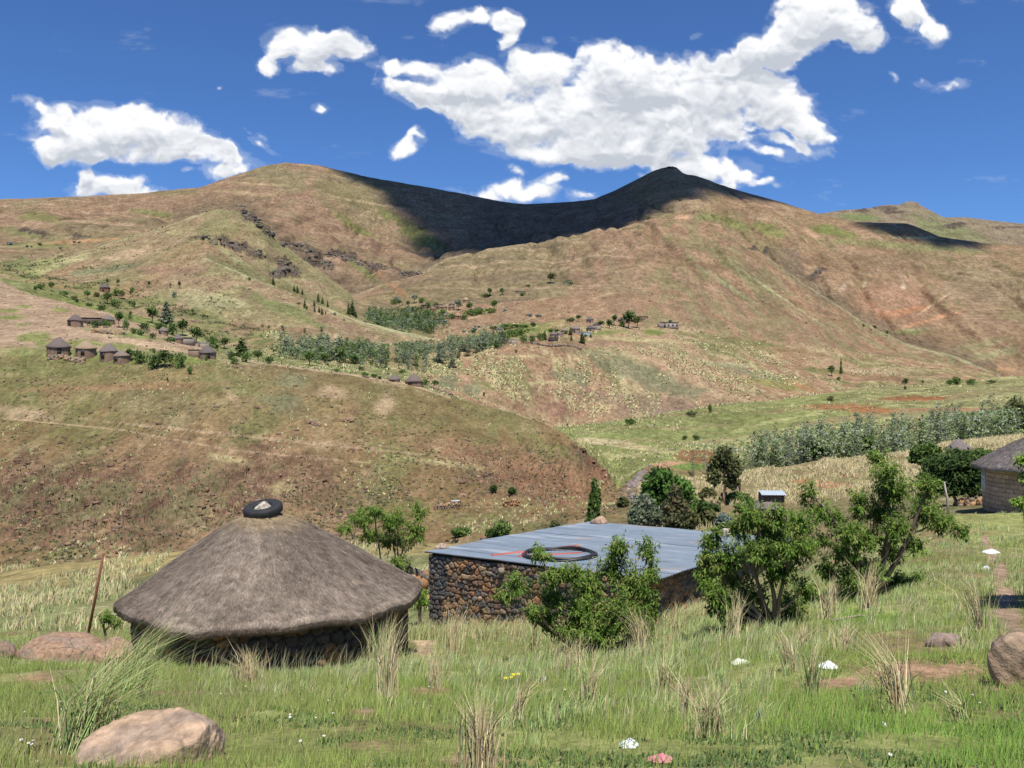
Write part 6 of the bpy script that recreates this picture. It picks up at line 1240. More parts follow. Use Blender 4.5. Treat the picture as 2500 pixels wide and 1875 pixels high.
def small_hut_right():
    far_hut(2340, 1122, 64, 'small round hut with a pointed grey roof behind the dark acacia', roof=(.20,.165,.155), wall=(.32,.18,.12), hw=.42, hr=.44, door=-.4)
    far_hut(1870, 1262, 74, 'small round hut with a domed dark thatch in the hollow beside the outhouse', roof=(.20,.165,.15), hw=.34, hr=.36)
    b = hit(1893, 1262); s = b.y / F; root = empty('outhouse', b + Vector((0, 1.6, 0)), -.05); tag(root, 'tall narrow stick-walled outhouse with a light metal roof', 'outhouse')
    W_ = 53 * s; H = 56 * s; m = MB(); rs = np.random.default_rng(2)
    for sx, sy, ln, rot in ((0, -W_ * .4, W_, 0), (W_ * .5, 0, W_ * .8, 1), (-W_ * .5, 0, W_ * .8, 1), (0, W_ * .4, W_, 0)):
        k = int(ln / .085)
        for i in range(k):
            t = (i + .5) / k - .5; x = sx + (t * ln if not rot else 0); y = sy + (t * ln if rot else 0)
            m.tube([(x, y, -.4), (x + rs.normal() * .01, y, H * .97 + rs.normal() * .03)], .045, 5, col=np.array((.22, .155, .11)) * rs.uniform(.6, 1.4))
    m.build('stick_wall', M_BARK, root)
    r = MB(); nn = 60
    X, T = np.meshgrid(np.linspace(-W_ * .56, W_ * .56, nn), np.linspace(0, 1, 8)); z = H * 1.03 + .028 * np.sin(X / .076 * 2 * np.pi * .35) + .30 * np.sin(T * np.pi) * .5 - .22 * (1 - T); y = -W_ * .56 + T * W_ * 1.1
    P = np.stack([X, y, z], -1); i = np.arange(7)[:, None] * nn + np.arange(nn - 1)[None, :]; r.add(P.reshape(-1, 3), np.stack([i, i + 1, i + nn + 1, i + nn], -1).reshape(-1, 4), c=(.46, .52, .58)); r.build('metal_roof', M_PAINT, root)
small_hut_right()
p = gp(2318, 38); t_ = V(2305, 1176, p.y); m = MB(); m.tube([(0, 0, -.3), tuple((t_ - p) * .6 + Vector((.03, 0, 0))), tuple(t_ - p)], [.055, .045, .035], 7, col=(.38, .33, .29)); o = m.build('wooden_post', M_BARK, None, True); o.location = p; tag(o, 'bleached leaning wooden post left of the block hut', 'post')
p = gp(2206, 30); m = MB(); m.tube([(0, 0, -.2), (.02, 0, .95)], [.02, .015], 6, col=(.45, .38, .32)); o = m.build('wooden_post', M_BARK, None, True); o.location = p; tag(o, 'thin pale stake between the peach tree branches', 'post')
stone_heap('dry_stone_wall', (2345 - CX) / F * 50, 50, (2405 - CX) / F * 50, 49, .35, .5, 90, 33, 'dark low stone wall under the acacia beside the block hut', size=.16, pal=STONES[[4, 9, 1]])
m = MB(); m.tube([(0, 0, .04), (.5, .1, .10), (1.0, .05, .05), (1.25, .0, .03)], [.022, .018, .014, .008], 6, col=(.35, .27, .22)); o = m.build('fallen_branch', M_BARK, None, True); o.location = gp(2030, 14.6); tag(o, 'bare fallen branch in the grass between the two right peach trees', 'branch')

# ------------------------------------------------------------------ people
def person(px, py, h, label, shirt, legs, skin=(.12, .07, .045), face=0.0, stride=.25, arm=.3, group=None, b=None, scale=None, skirt=False):
    b = hit(px, py) if b is None else b; k = (h * b.y / F if scale is None else scale) / 1.72
    root = empty('person', b, face); tag(root, label, 'person', group); root.scale = (k, k, k)
    def skinned(name, pts, edges, rad, mat, parent):
        me = bpy.data.meshes.new(name); me.from_pydata(pts, edges, []); ob = bpy.data.objects.new(name, me); COL.objects.link(ob)
        ob.modifiers.new('s', 'SKIN'); ob.modifiers.new('u', 'SUBSURF').levels = 1
        for i, v in enumerate(me.skin_vertices[0].data): v.radius = rad[i] if isinstance(rad[i], tuple) else (rad[i], rad[i]); v.use_root = i == 0
        dg = bpy.context.evaluated_depsgraph_get(); me2 = bpy.data.meshes.new_from_object(ob.evaluated_get(dg)); bpy.data.objects.remove(ob); me2.materials.clear()
        for p_ in me2.polygons: p_.use_smooth = True
        return link_mesh(name, me2, mat, parent)
    s = stride
    J = [(0, 0, .93), (0, 0, 1.15), (0, -.01, 1.38), (0, -.01, 1.47), (0, -.03, 1.60), (0, -.02, 1.68),
         (.18, 0, 1.38), (.22, -arm * .35, 1.12), (.20, -arm - .12, .93), (.20, -arm - .18, .86), (-.18, 0, 1.38), (-.22, arm * .35, 1.12), (-.21, arm * .3, .88), (-.21, arm * .25, .80),
         (.09, 0, .88), (.10, -s * .6, .50), (.10, -s * .7, .08), (.10, -s * .7 - .16, .03), (-.09, 0, .88), (-.10, s * .3, .50), (-.10, s + .02, .10), (-.10, s - .12, .03)]
    E = [(0, 1), (1, 2), (2, 3), (3, 4), (4, 5), (2, 6), (6, 7), (7, 8), (8, 9), (2, 10), (10, 11), (11, 12), (12, 13), (0, 14), (14, 15), (15, 16), (16, 17), (0, 18), (18, 19), (19, 20), (20, 21)]
    rad = [(.14, .10), (.13, .09), (.13, .08), .05, (.085, .10), (.07, .08), .055, .042, .035, .035, .055, .042, .035, .035, .085, .058, .038, .035, .085, .058, .038, .035]
    body = skinned('body', J, E, rad, flat_mat('skin', skin, .6, .1, 5), root)
    skinned('shirt', [J[0], J[1], J[2], J[6], J[7], J[10], J[11]], [(0, 1), (1, 2), (2, 3), (3, 4), (2, 5), (5, 6)], [(.16, .12), (.155, .115), (.15, .105), .075, .06, .075, .06], flat_mat('shirt', shirt, .9, .15, 9), root)
    if skirt: m = MB(); m.lathe([(.13, 1.02), (.19, .85), (.24, .5)], (0, 0, 0), 14, col=legs); m.build('skirt', M_CLOTH, root, True)
    else: skinned('trousers', [J[0], J[14], J[15], (J[16][0], J[16][1], .14), J[18], J[19], (J[20][0], J[20][1], .16)], [(0, 1), (1, 2), (2, 3), (0, 4), (4, 5), (5, 6)], [(.155, .12), .10, .075, .06, .10, .075, .06], flat_mat('trousers', legs, .9, .15, 9), root)
    m = MB(); m.lathe([(.01, 1.765), (.07, 1.75), (.098, 1.69), (.10, 1.63), (.085, 1.60)], (0, 0, 0), 12, col=(.02, .017, .015)); m.build('hair', M_CLOTH, root, True)
    return root
person(1797, 1203, 26, 'walker in a white and red top and blue trousers beside a dark-clothed companion', (.62, .45, .45), (.06, .09, .20), face=.3)
person(1806, 1203, 25, 'walker in dark maroon jacket right of the one in white', (.16, .03, .035), (.03, .03, .04), face=-.4)
person(1751, 1242, 16, 'child in a pink top coming up the path below the eucalyptus', (.62, .22, .34), (.28, .12, .20), face=.2, skirt=True)
person(1771, 1198, 20, 'person in an orange-red top half hidden by the eucalyptus trunk', (.60, .16, .08), (.05, .05, .07))
person(687, 892, 11, 'distant figure in orange beside one in yellow on the valley road', (.75, .22, .08), (.10, .08, .08))
person(693, 893, 11, 'distant figure in yellow beside one in orange on the valley road', (.75, .72, .12), (.10, .10, .12))
person(894, 922, 11, 'distant figure in purple-grey standing left of the sunken huts', (.14, .11, .20), (.05, .05, .08))
person(158, 873, 8, 'distant figure in white and blue standing at the kraal of the four-hut row', (.65, .68, .72), (.05, .07, .12))
person(941, 906, 7, 'tiny distant figure in dark clothes on the pale green flat', (.05, .05, .07), (.04, .04, .05))
def goat(px, py, l, label, c=(.62, .60, .56), face=0.0):
    b = hit(px, py); k = l * b.y / F; root = empty('goat', b, face); tag(root, label, 'goat', 'white goats on the hill'); root.scale = (k, k, k)
    me = bpy.data.meshes.new('body')
    P = [(-.32, 0, .55), (0, 0, .52), (.30, 0, .57), (.42, 0, .74), (.50, 0, .82), (.64, 0, .77), (-.42, 0, .62), (.28, .09, .30), (.29, .09, .02), (.28, -.09, .30), (.29, -.09, .02), (-.30, .09, .32), (-.36, .09, .20), (-.32, .09, .02), (-.30, -.09, .32), (-.36, -.09, .20), (-.32, -.09, .02)]
    E = [(0, 1), (1, 2), (2, 3), (3, 4), (4, 5), (0, 6), (2, 7), (7, 8), (2, 9), (9, 10), (0, 11), (11, 12), (12, 13), (0, 14), (14, 15), (15, 16)]
    rd = [.14, .15, .15, .08, .075, .045, .03, .04, .025, .04, .025, .06, .03, .025, .06, .03, .025]
    me.from_pydata(P, E, []); ob = bpy.data.objects.new('body', me); COL.objects.link(ob); ob.modifiers.new('s', 'SKIN'); ob.modifiers.new('u', 'SUBSURF').levels = 1
    for i, v in enumerate(me.skin_vertices[0].data): v.radius = (rd[i], rd[i]); v.use_root = i == 1
    me2 = bpy.data.meshes.new_from_object(ob.evaluated_get(bpy.context.evaluated_depsgraph_get())); bpy.data.objects.remove(ob); me2.materials.clear(); link_mesh('body', me2, flat_mat('goat hair', c, .9, .1, 5), root)
goat(20, 727, 8, 'white goat alone on the bare tan spur at the far left', face=.6)
goat(206, 880, 7, 'small white goat at the right end of the kraal walls', face=2.4)
goat(918, 930, 6, 'small pale goat on the hill edge left of the sunken huts', c=(.3, .22, .16))

# ------------------------------------------------------------------ litter and flowers in the turf
def rag(px, Y, w, h, colr, label, cat='litter', seed=1, name='plastic_bag', py=None, green=False):
    b = gp(px, Y) if py is None else hit(px, py); s = b.y / F; rs = np.random.default_rng(seed); n = 22
    X, T = np.meshgrid(np.linspace(-1, 1, n), np.linspace(-1, 1, n)); r = np.hypot(X, T) + 1e-6; sc_ = np.maximum(np.abs(X), np.abs(T)) / r
    edge = 1 + .35 * (fbm(np.arctan2(T, X) * 2.0 + seed, r * 0 + seed, seed, 3) - .5) * 2
    x = X * sc_ * w * s / 2 * edge; y = T * sc_ * w * s * .42 * edge; k = fbm(X * 2.5 + seed, T * 2.5, seed, 4)
    z = (1 - np.clip(r * sc_, 0, 1) ** 2) * h * s * 1.1 * (.35 + 1.3 * k) + .015
    m = MB(); i = np.arange(n - 1)[:, None] * n + np.arange(n - 1)[None, :]; cc = np.array(colr)[None, None] * (.85 + .3 * k)[..., None] * np.ones((n, n, 1))
    if green: g = (fbm(X * 7, T * 7, 5, 2) > .52)[..., None]; cc = np.where(g, np.array((.14, .22, .12)), cc)
    m.add(np.stack([x, y, z], -1).reshape(-1, 3), np.stack([i, i + 1, i + n + 1, i + n], -1).reshape(-1, 4), c=cc.reshape(-1, 3))
    o = m.build(name, M_CLOTH, None, True); o.location = b; o.rotation_euler[2] = rs.uniform(-.5, .5); return tag(o, label, cat)
rag(2022, 0, 44, 11, (.86, .87, .90), 'crumpled white plastic bag in the grass above the bare path', seed=3, py=1632)
rag(1535, 0, 50, 13, (.85, .86, .88), 'white plastic bag with green print in the lower middle turf', seed=4, py=1826, green=True)
rag(1612, 0, 58, 10, (.62, .24, .26), 'faded pink cloth rag with a pale hem in the lower turf', 'rag', 5, 'cloth_rag', 1862)
rag(1812, 0, 50, 9, (.66, .68, .54), 'pale greenish crumpled paper caught in tall grass', 'paper', 6, 'paper', 1622)
rag(2419, 0, 42, 6, (.86, .87, .90), 'bright white cloth lying across the upper footpath', 'cloth', 7, 'white_cloth', 1350)
rag(2408, 0, 20, 7, (.70, .74, .80), 'small white scrap left of the upper footpath', seed=8, py=1392)
rag(1852, 0, 34, 18, (.12, .16, .18), 'dark blue-grey plastic bag behind grass in the lower right', seed=9, py=1765)
rag(2158, 0, 14, 8, (.8, .82, .84), 'little white scrap in the lower right turf', seed=10, py=1778)
rag(1328, 0, 12, 7, (.6, .58, .55), 'tiny pale pebble-like scrap beside the yellow flowers', seed=11, py=1662)
def flower(b, r, h, c, label, cat, group, n=9, ctr=(.55, .38, .06)):
    o = empty(cat.replace(' ', '_'), b); tag(o, label, cat, group); m = MB()
    for k in range(n):
        a = 2 * math.pi * k / n; d = np.array([math.cos(a), math.sin(a)]); q = np.array([-d[1], d[0]])
        m.add([(0, 0, h), (*(d * r * .55 + q * r * .2), h + .003), (*(d * r), h + .001), (*(d * r * .55 - q * r * .2), h + .003)], [(0, 1, 2, 3)], c=c)
    me_p = m.mesh('petals'); me_p.materials.append(M_CLOTH); s = MB(); s.tube([(0, 0, 0), (.004, 0, h * .6), (0, 0, h - .002)], .0022, 4, col=(.10, .16, .05), cap=False); s.lathe([(.001, h + .006), (r * .22, h + .005), (r * .24, h)], (0, 0, 0), 7, col=ctr); me_s = s.mesh('stem'); me_s.materials.append(M_LEAF)
    for nme, me in (('petals', me_p), ('stem', me_s)): link_mesh(nme, me, None, o)
    return o
f0 = flower(hit(80, 1832), .009, .05, (.86, .86, .88), 'tiny white daisy in the short turf', 'white daisy', 'white daisies in the turf')
spots = [(70,1843),(90,1840),(58,1828),(133,1838),(152,1727),(140,1735),(128,1734),(155,1740),(68,1757),(474,1702),(540,1705),(427,1651),(740,1722),(744,1728),(796,1730),(811,1760),(812,1752),(727,1722),(676,1712),(774,1768),(714,1763),(745,1818),(786,1828),(790,1832),(743,1832),(800,1820),(1052,1688),(1090,1742),(1056,1738),(675,1735),(716,1755),(190,1625),(66,1598),(185,1660),(1380,1700),(1352,1862),(2380,1548),(2385,1562),(2200,1565),(2062,1500),(2320,1718),(2360,1720),(2390,1735),(2355,1738),(2300,1705),(1905,1765),(2160,1872),(2380,1745),(2366,1715),(1980,1445),(1322,1630),(1010,1785),(905,1690),(960,1862),(600,1690),(350,1560)]
for i, (px, py) in enumerate(spots[::2] + spots[1:20:6]):
    o = f0.copy(); COL.objects.link(o); o.location = hit(px, py); kk = random.uniform(.8, 1.2); o.scale = (kk, kk, random.uniform(.8, 1.6)); o.rotation_euler = (random.uniform(.2, .7), random.uniform(-.3, .3), 0)
    for ch in f0.children: c = ch.copy(); COL.objects.link(c); c.parent = o
yf = ['left', 'lower middle', 'upper middle', 'right']
for i, (px, py) in enumerate([(1240,1652),(1252,1650),(1256,1642),(1266,1640)]):
    b = hit(1250 + (px - 1253) * 1.2, 1675); o = flower(b, .03, (1675 - py) * b.y / F, (.75, .62, .04), f'bright yellow flower, {yf[i]} one of the cluster of four', 'yellow flower', 'yellow flowers in the middle turf', 12, (.65, .45, .03)); o.rotation_euler = (.3, 0, 0)
# ------------------------------------------------------------------ grass and ground cover nobody could count
rs = np.random.default_rng(99)
def gzv(x, y):
    """vectorised terrain height"""
    px = x / y * F + CX; j = np.clip(np.searchsorted(PXS, px), 1, NC - 1); out = np.empty(len(x)); cols_ = GY[:, j]; i = np.empty(len(x), int)
    lo = np.zeros(len(x), int); hi = np.full(len(x), NR - 1)
    for _ in range(12):
        mid = (lo + hi) // 2; g = GY[mid, j] <= y; lo = np.where(g, mid, lo); hi = np.where(g, hi, mid)
    lo = np.clip(lo, 0, NR - 2)
    def atc(jj): 
        a = GY[lo, jj]; b = GY[lo + 1, jj]; t = np.clip((y - a) / np.maximum(b - a, 1e-6), 0, 1); return GZ[lo, jj] * (1 - t) + GZ[lo + 1, jj] * t
    w = np.clip((px - PXS[j - 1]) / (PXS[j] - PXS[j - 1]), 0, 1); return atc(j - 1) * (1 - w) + atc(j) * w
EARTH = [(2260,1645,185,30),(2030,1668,120,13),(1630,1680,55,8),(1060,1690,60,14),(880,1742,45,10),(95,1662,55,14),(1040,1540,34,95),(2408,1325,13,24),(2425,1360,18,30),(2444,1410,24,36),(2458,1460,32,40),(2470,1520,42,44),(2495,1560,55,44),(1165,1858,120,12),(900,1820,70,10),(640,1745,60,8),(2100,1650,90,10)]
def bare(px, py):
    d = np.zeros(len(px))
    for (a, b, rx, ry) in EARTH: d = np.maximum(d, 1 - sstep(np.hypot((px - a) / rx, (py - b) / ry) + .5 * (vnoise(px / 18, py / 8, 3) - .5), .6, 1.15))
    return d
def inside(x, y):
    m = np.hypot(x - HC[0], y - HC[1]) < 3.2
    u = (D - A)[:2] / np.linalg.norm((D - A)[:2]); w = (B - A)[:2] / np.linalg.norm((B - A)[:2]); p = np.stack([x - A[0], y - A[1]], -1); a = p @ u; b = p @ w
    m |= (a > -.05) & (a < 7.2) & (b > -.05) & (b < 7.9); m |= np.hypot(x - 25, y - 42) < 3.3; return m
def blades(x, y, h, w, colr, lean=.35, wind=(.10, .02), seg2=True, bend=.5):
    n = len(x); z = gzv(x, y) - .01; a = rs.uniform(0, 2 * np.pi, n); ld = rs.uniform(0, 1, n) ** 1.5 * lean * h
    dx = np.cos(a) * ld + wind[0] * h; dy = np.sin(a) * ld + wind[1] * h; fa = rs.uniform(-.9, .9, n); sx = np.cos(fa) * w / 2; sy = np.sin(fa) * w / 2
    p = np.stack([x, y, z], -1); s = np.stack([sx, sy, 0 * sx], -1)
    if seg2:
        m = p + np.stack([dx * .35, dy * .35, h * .58], -1); t = p + np.stack([dx * (1 + bend * .4), dy * (1 + bend * .4), h * (1 - .12 * bend)], -1)
        v = np.stack([p - s, p + s, m + s * .75, m - s * .75, t], 1).reshape(-1, 3); k = np.arange(n)[:, None] * 5
        return v, k + np.array([[0, 1, 2, 3]]), k + np.array([[3, 2, 4]]), np.repeat(colr, 5, 0)
    t = p + np.stack([dx, dy, h], -1); v = np.stack([p - s, p + s, t], 1).reshape(-1, 3); return v, None, np.arange(3 * n).reshape(-1, 3), np.repeat(colr, 3, 0)
def mixc(pal, n, t=None):
    pal = np.array(pal); i = rs.integers(len(pal), size=n) if t is None else np.clip((t * len(pal)).astype(int), 0, len(pal) - 1); return pal[i] * rs.uniform(.75, 1.25, (n, 1))
TURF = [(.23,.33,.07),(.28,.37,.085),(.31,.40,.10),(.34,.39,.12),(.20,.29,.07),(.42,.39,.19)]
LUSH = [(.18,.34,.05),(.24,.40,.07),(.28,.42,.09),(.21,.33,.07)]
GREYG = [(.33,.47,.17),(.38,.52,.20),(.45,.55,.24),(.29,.41,.14),(.52,.55,.28)]
STRAW = [(.66,.56,.31),(.74,.64,.38),(.57,.46,.25),(.78,.68,.43),(.50,.39,.22)]
def spread(n, y0, y1, pw=1.0, pxr=(-420, 3000)):
    """points over the near slope, density falling with distance"""
    t = rs.uniform(0, 1, n) ** pw; y = y0 * (y1 / y0) ** t; px = rs.uniform(*pxr, n); return (px - CX) / F * y, y, px
def pyof(x, y): return CY - gzv(x, y) / y * F
g = MB()
# short turf
x, y, px = spread(400000, 3.2, 26.0, .72); py = pyof(x, y)
d = fbm(x * 1.1, y * 1.1, 801, 4); d2 = fbm(x * .35, y * .35, 803, 3); keep = (rs.random(len(x)) > bare(px, py) * .97) & ~inside(x, y) & (rs.random(len(x)) < sstep(d, .40, .58) * .88 + .12)
x, y, px, py, d, d2 = (q[keep] for q in (x, y, px, py, d, d2)); n = len(x)
lush = sstep(px, 1500, 2300) * sstep(py, 1640, 1800) + (np.hypot((px - 2080) / 150, (py - 1500) / 30) < 1)
c = mixc(TURF, n, np.clip(d2 * 1.2 - .1 + rs.normal(size=n) * .22, 0, .999)); cl = mixc(LUSH, n); k = (rs.random(n) < lush)[:, None]; c = np.where(k, cl, c)
h = (.025 + .075 * rs.random(n) ** 1.5 * (.5 + d)) * (1 + .035 * y); w = .0032 * (1 + y * .10)
v, q, t, cc = blades(x, y, h, w, c, .7, seg2=False); g.add(v, q, t, cc)
# broad-leaved weeds in the turf: tiny upright leaf pairs
x, y, px = spread(50000, 3.2, 9.0, .9); py = pyof(x, y); keep = (fbm(x * 2.2, y * 2.2, 821, 3) > .5) & (rs.random(len(x)) > bare(px, py)); x, y = x[keep], y[keep]; n = len(x)
v, q, t, cc = blades(x, y, rs.uniform(.015, .05, n), rs.uniform(.008, .014, n), mixc([(.10,.17,.05),(.13,.21,.06),(.16,.24,.09),(.09,.14,.05)], n), 1.0); g.add(v, q, t, cc)
g.build('turf', M_GRASS)['kind'] = 'stuff'
tag(bpy.data.objects['turf'], 'short green turf covering the near slope', 'grass')
# tall grass: clumps
def tussocks(xc, yc, nb, hh, rad, pals, wts, wd=.0045, lean=.45, wind=(.14, .02)):
    k = len(xc); nb = np.broadcast_to(nb, (k,)); ii = np.repeat(np.arange(k), nb); n = len(ii)
    a = rs.uniform(0, 2 * np.pi, n); r = np.abs(rs.normal(size=n)) * np.broadcast_to(rad, (k,))[ii] * .6; x = xc[ii] + np.cos(a) * r; y = yc[ii] + np.sin(a) * r
    h = np.broadcast_to(hh, (k,))[ii] * rs.uniform(.45, 1.15, n); pi = (rs.random(n)[:, None] > np.cumsum(wts)[None, :-1]).sum(1) if np.ndim(wts) == 1 else (rs.random(n)[:, None] > np.cumsum(wts, 1)[ii][:, :-1]).sum(1)
    c = np.zeros((n, 3))
    for j, p in enumerate(pals): m = pi == j; c[m] = mixc(p, m.sum())
    h = np.where(pi == len(pals) - 1, h * 1.12, h); w = wd * (1 + .06 * y)
    return blades(x, y, h, w, c, lean, wind)
TG = MB()
def tall_density(px, py, x, y):
    """where the long grass stands (photo pixels): bands before the huts and on the right slope"""
    m = np.exp(-((py - np.interp(px, [0, 300, 700, 950, 1400, 1700, 2000, 2500], [1600, 1600, 1655, 1625, 1608, 1590, 1530, 1445])) / np.interp(px, [0, 700, 950, 1600, 2500], [28, 32, 40, 50, 105])) ** 2)
    m += .55 * ((py < 1600) & (px > 1550)) * 1.0 + .5 * np.exp(-((px - 1720) / 160) ** 2 - ((py - 1730) / 80) ** 2) + .3 * np.exp(-((px - 1300) / 220) ** 2 - ((py - 1740) / 70) ** 2) + .35 * ((py < 1580) & (px < 1100))
    return m
x, y, px = spread(11800, 4.2, 42.0, .62); py = pyof(x, y); dn = tall_density(px, py, x, y) * (.12 + 1.5 * sstep(fbm(x * .75, y * .75, 831, 4), .44, .60))
keep = (rs.random(len(x)) < dn * .62) & ~inside(x, y) & (rs.random(len(x)) > bare(px, py)); x, y, px, py = (q[keep] for q in (x, y, px, py)); n = len(x)
sw = np.clip(.10 + .9 * (fbm(x * .6 + 5, y * .6, 841, 3) - .5), .03, .8)
wts = np.stack([.25 * (1 - sw), .75 * (1 - sw), sw], 1)
v, q, t, cc = tussocks(x, y, np.where(y < 20, 34, 20), rs.uniform(.09, .25, n) * np.where((px > 850) & (px < 1900) & (py > 1500) & (py < 1680), 1.25, .85), rs.uniform(.07, .2, n), [TURF, GREYG, STRAW], wts); TG.add(v, q, t, cc)
# a ragged fringe along the foot of the walls
t_ = rs.uniform(0, 1, 420); fx = np.concatenate([A[0] + (D[0] - A[0]) * t_, D[0] + (C[0] - D[0]) * t_ * .7]); fy = np.concatenate([A[1] + (D[1] - A[1]) * t_, D[1] + (C[1] - D[1]) * t_ * .7]); off = rs.uniform(.15, .9, len(fx))
fx = fx + np.concatenate([-.635 * off[:420], .77 * off[420:]]); fy = fy + np.concatenate([-.772 * off[:420], -.64 * off[420:]]); n = len(fx)
v, q, t, cc = tussocks(fx, fy, np.full(n, 26), rs.uniform(.25, .62, n), np.full(n, .12), [TURF, GREYG, STRAW], [.2, .45, .35]); TG.add(v, q, t, cc)
# airy seed stalks
x, y, px = spread(9000, 5.0, 24.0, .7); py = pyof(x, y); keep = (rs.random(len(x)) < np.minimum(.6, tall_density(px, py, x, y)) * .75) & ~inside(x, y) & (rs.random(len(x)) > bare(px, py)); x, y = x[keep], y[keep]; n = len(x)
v, q, t, cc = blades(x, y, rs.uniform(.28, .58, n), .003 * (1 + .06 * y), mixc([(.38,.38,.20),(.50,.45,.27),(.30,.34,.16),(.56,.50,.32)], n), .35, (.16, .02)); TG.add(v, q, t, cc)
TG.build('tall_grass', M_GRASS); tag(bpy.data.objects['tall_grass'], 'long grey-green and straw grass standing before the huts', 'grass', kind='stuff')
# the clumps one can point at
def clump(px, py, hpx, wpx, kind, label, nb=90, lean=.5, wind=(.12, .02), wd=.0045):
    b = hit(px, py); s = b.y / F; m = MB(); pals, wts = {'straw': ([GREYG, STRAW], [.15, .85]), 'green': ([TURF, GREYG, STRAW], [.35, .5, .15]), 'mix': ([TURF, GREYG, STRAW], [.2, .4, .4])}[kind]
    v, q, t, cc = tussocks(np.array([b.x]), np.array([b.y]), np.array([nb]), hpx * s, wpx * s * .38, pals, wts, wd, lean, wind); m.add(v - np.array(b), q, t, cc)
    o = m.build('grass_tussock', M_GRASS); o.location = b; tag(o, label, 'grass tussock', 'tall grass tussocks')
clump(1170, 1884, 190, 110, 'straw', 'straw-yellow tussock of stiff stalks rising at the bottom centre edge', 190, .45, (.02, 0), .0042)
clump(2195, 1742, 200, 60, 'straw', 'tall fan of straw stalks beside the bare path on the right', 95, .7, (-.30, .02), .005)
clump(200, 1835, 250, 170, 'green', 'big green tussock behind the large boulder leaning right', 420, .8, (.42, .05), .0042)
clump(300, 1700, 190, 150, 'green', 'long green seed-heads arching in front of the thatched hut wall', 240, .6, (.5, .05), .0042)
clump(945, 1710, 185, 70, 'straw', 'tall straw tussock at the right corner of the thatched hut', 120, .35, (.05, .0), .005)
clump(925, 1640, 130, 110, 'green', 'grey-green grass bunch against the right end of the hut wall', 200, .5)
clump(1060, 1680, 100, 50, 'straw', 'thin straw tussock in the gap between the hut and the stone house', 60, .4)
clump(610, 1668, 85, 90, 'straw', 'dry broken straw patch under the sunlit stones of the hut', 170, .9, (-.1, 0))
clump(1260, 1762, 120, 60, 'straw', 'leaning pale stalks below the yellow flowers', 60, .5, (.25, 0))
clump(1730, 1800, 120, 110, 'mix', 'bushy grey-green tussock in the lower right of centre', 260, .7, (.05, 0))
clump(1620, 1690, 95, 90, 'mix', 'green tussock left of the pale paper in the tall grass', 180, .6)
clump(2345, 1762, 90, 60, 'mix', 'small half-dry tussock in the lower right turf', 70, .7, (-.4, 0))
clump(2120, 1490, 120, 60, 'straw', 'straw tussock at the foot of the tallest peach tree', 110, .6)
clump(2020, 1510, 95, 60, 'straw', 'straw tussock left of the one under the tallest peach tree', 90, .6)
clump(2390, 1540, 150, 50, 'straw', 'slim straw stalks beside the upper footpath', 80, .5, (-.3, 0))
clump(1960, 1580, 60, 60, 'straw', 'short reddish-straw stubble tussock right of the broad peach tree', 120, .8)
clump(1790, 1560, 110, 70, 'straw', 'straw stalks standing before the broad peach tree', 70, .5)
clump(1440, 1720, 110, 60, 'mix', 'green and straw tussock in the middle of the turf', 130, .5)
clump(1980, 1700, 150, 60, 'mix', 'tall mixed tussock left of the white bag', 120, .5)
clump(1570, 1590, 110, 70, 'straw', 'straw stalks at the near corner of the stone house', 70, .6, (-.2, 0))
clump(1395, 1640, 90, 50, 'straw', 'straw stalks below the leafy peach tree', 60, .5)
clump(1100, 1600, 120, 60, 'straw', 'straw stalks before the left end of the stone wall', 90, .45)
clump(1680, 1760, 120, 50, 'straw', 'pale straw stalks inside the bushy lower-right tussock', 70, .5, (-.1, 0))
clump(1935, 1640, 110, 60, 'straw', 'straw stalks between the pale paper and the white bag', 80, .5, (-.25, 0))
clump(2060, 1590, 70, 60, 'straw', 'short straw stubble above the white bag', 110, .8)
clump(1300, 1600, 100, 60, 'mix', 'tall mixed tussock before the middle of the stone wall', 120, .5)
clump(2440, 1590, 70, 40, 'mix', 'small green tussock behind the upright boulder', 60, .6)
# ---- straw bunch-grass on the right-hand rise and the meadow edges
def scatter(n, segs, pxr, wfun):
    """random visible terrain cells, uniform over the view"""
    rr = np.nonzero((SEG >= segs[0]) & (SEG <= segs[1]))[0]; cc_ = np.nonzero((PXS > pxr[0]) & (PXS < pxr[1]))[0]
    r = rs.integers(rr[0], rr[-1], n); c = rs.integers(cc_[0], cc_[-1], n); k = VIS[r, c] & (rs.random(n) < wfun(PXG[r, c], PYG[r, c], GX[r, c], GY[r, c])); r, c = r[k], c[k]
    t = rs.random(len(r)); u_ = rs.random(len(r)); y = GY[r, c] * (1 - t) + GY[r + 1, c] * t; px = PXS[c] * (1 - u_) + PXS[c + 1] * u_; return (px - CX) / F * y, y
SG = MB()
def strawf(px, py, x, y):
    crest = np.interp(px, [1500, 1650, 1803, 2007, 2251, 2312, 2500], [1200, 1170, 1153, 1117, 1095, 1080, 1060]); d = py - crest
    return np.clip((np.exp(-(d / 22) ** 2) * .9 + .42 * (d < 130)) * sstep(fbm(x / 5, y / 9, 851, 4), .46, .58), 0, 1) * (px > 1560)
x, y = scatter(30000, (6, 9), (1560, 2560), strawf); n = len(x)
v, q, t, cc = tussocks(x, y, np.full(n, 7), rs.uniform(.4, .95, n), np.full(n, .28), [GREYG, STRAW], [.12, .88], .010, .8, (.05, 0)); SG.add(v, q, t, cc)
x, y = scatter(9000, (5, 7), (-60, 1250), lambda px, py, x, y: .5 * sstep(fbm(x / 6, y / 8, 853, 3), .5, .6)); n = len(x)
v, q, t, cc = tussocks(x, y, np.full(n, 8), rs.uniform(.25, .55, n), np.full(n, .25), [GREYG, STRAW], [.4, .6], .010, .8, (.1, 0)); SG.add(v, q, t, cc)
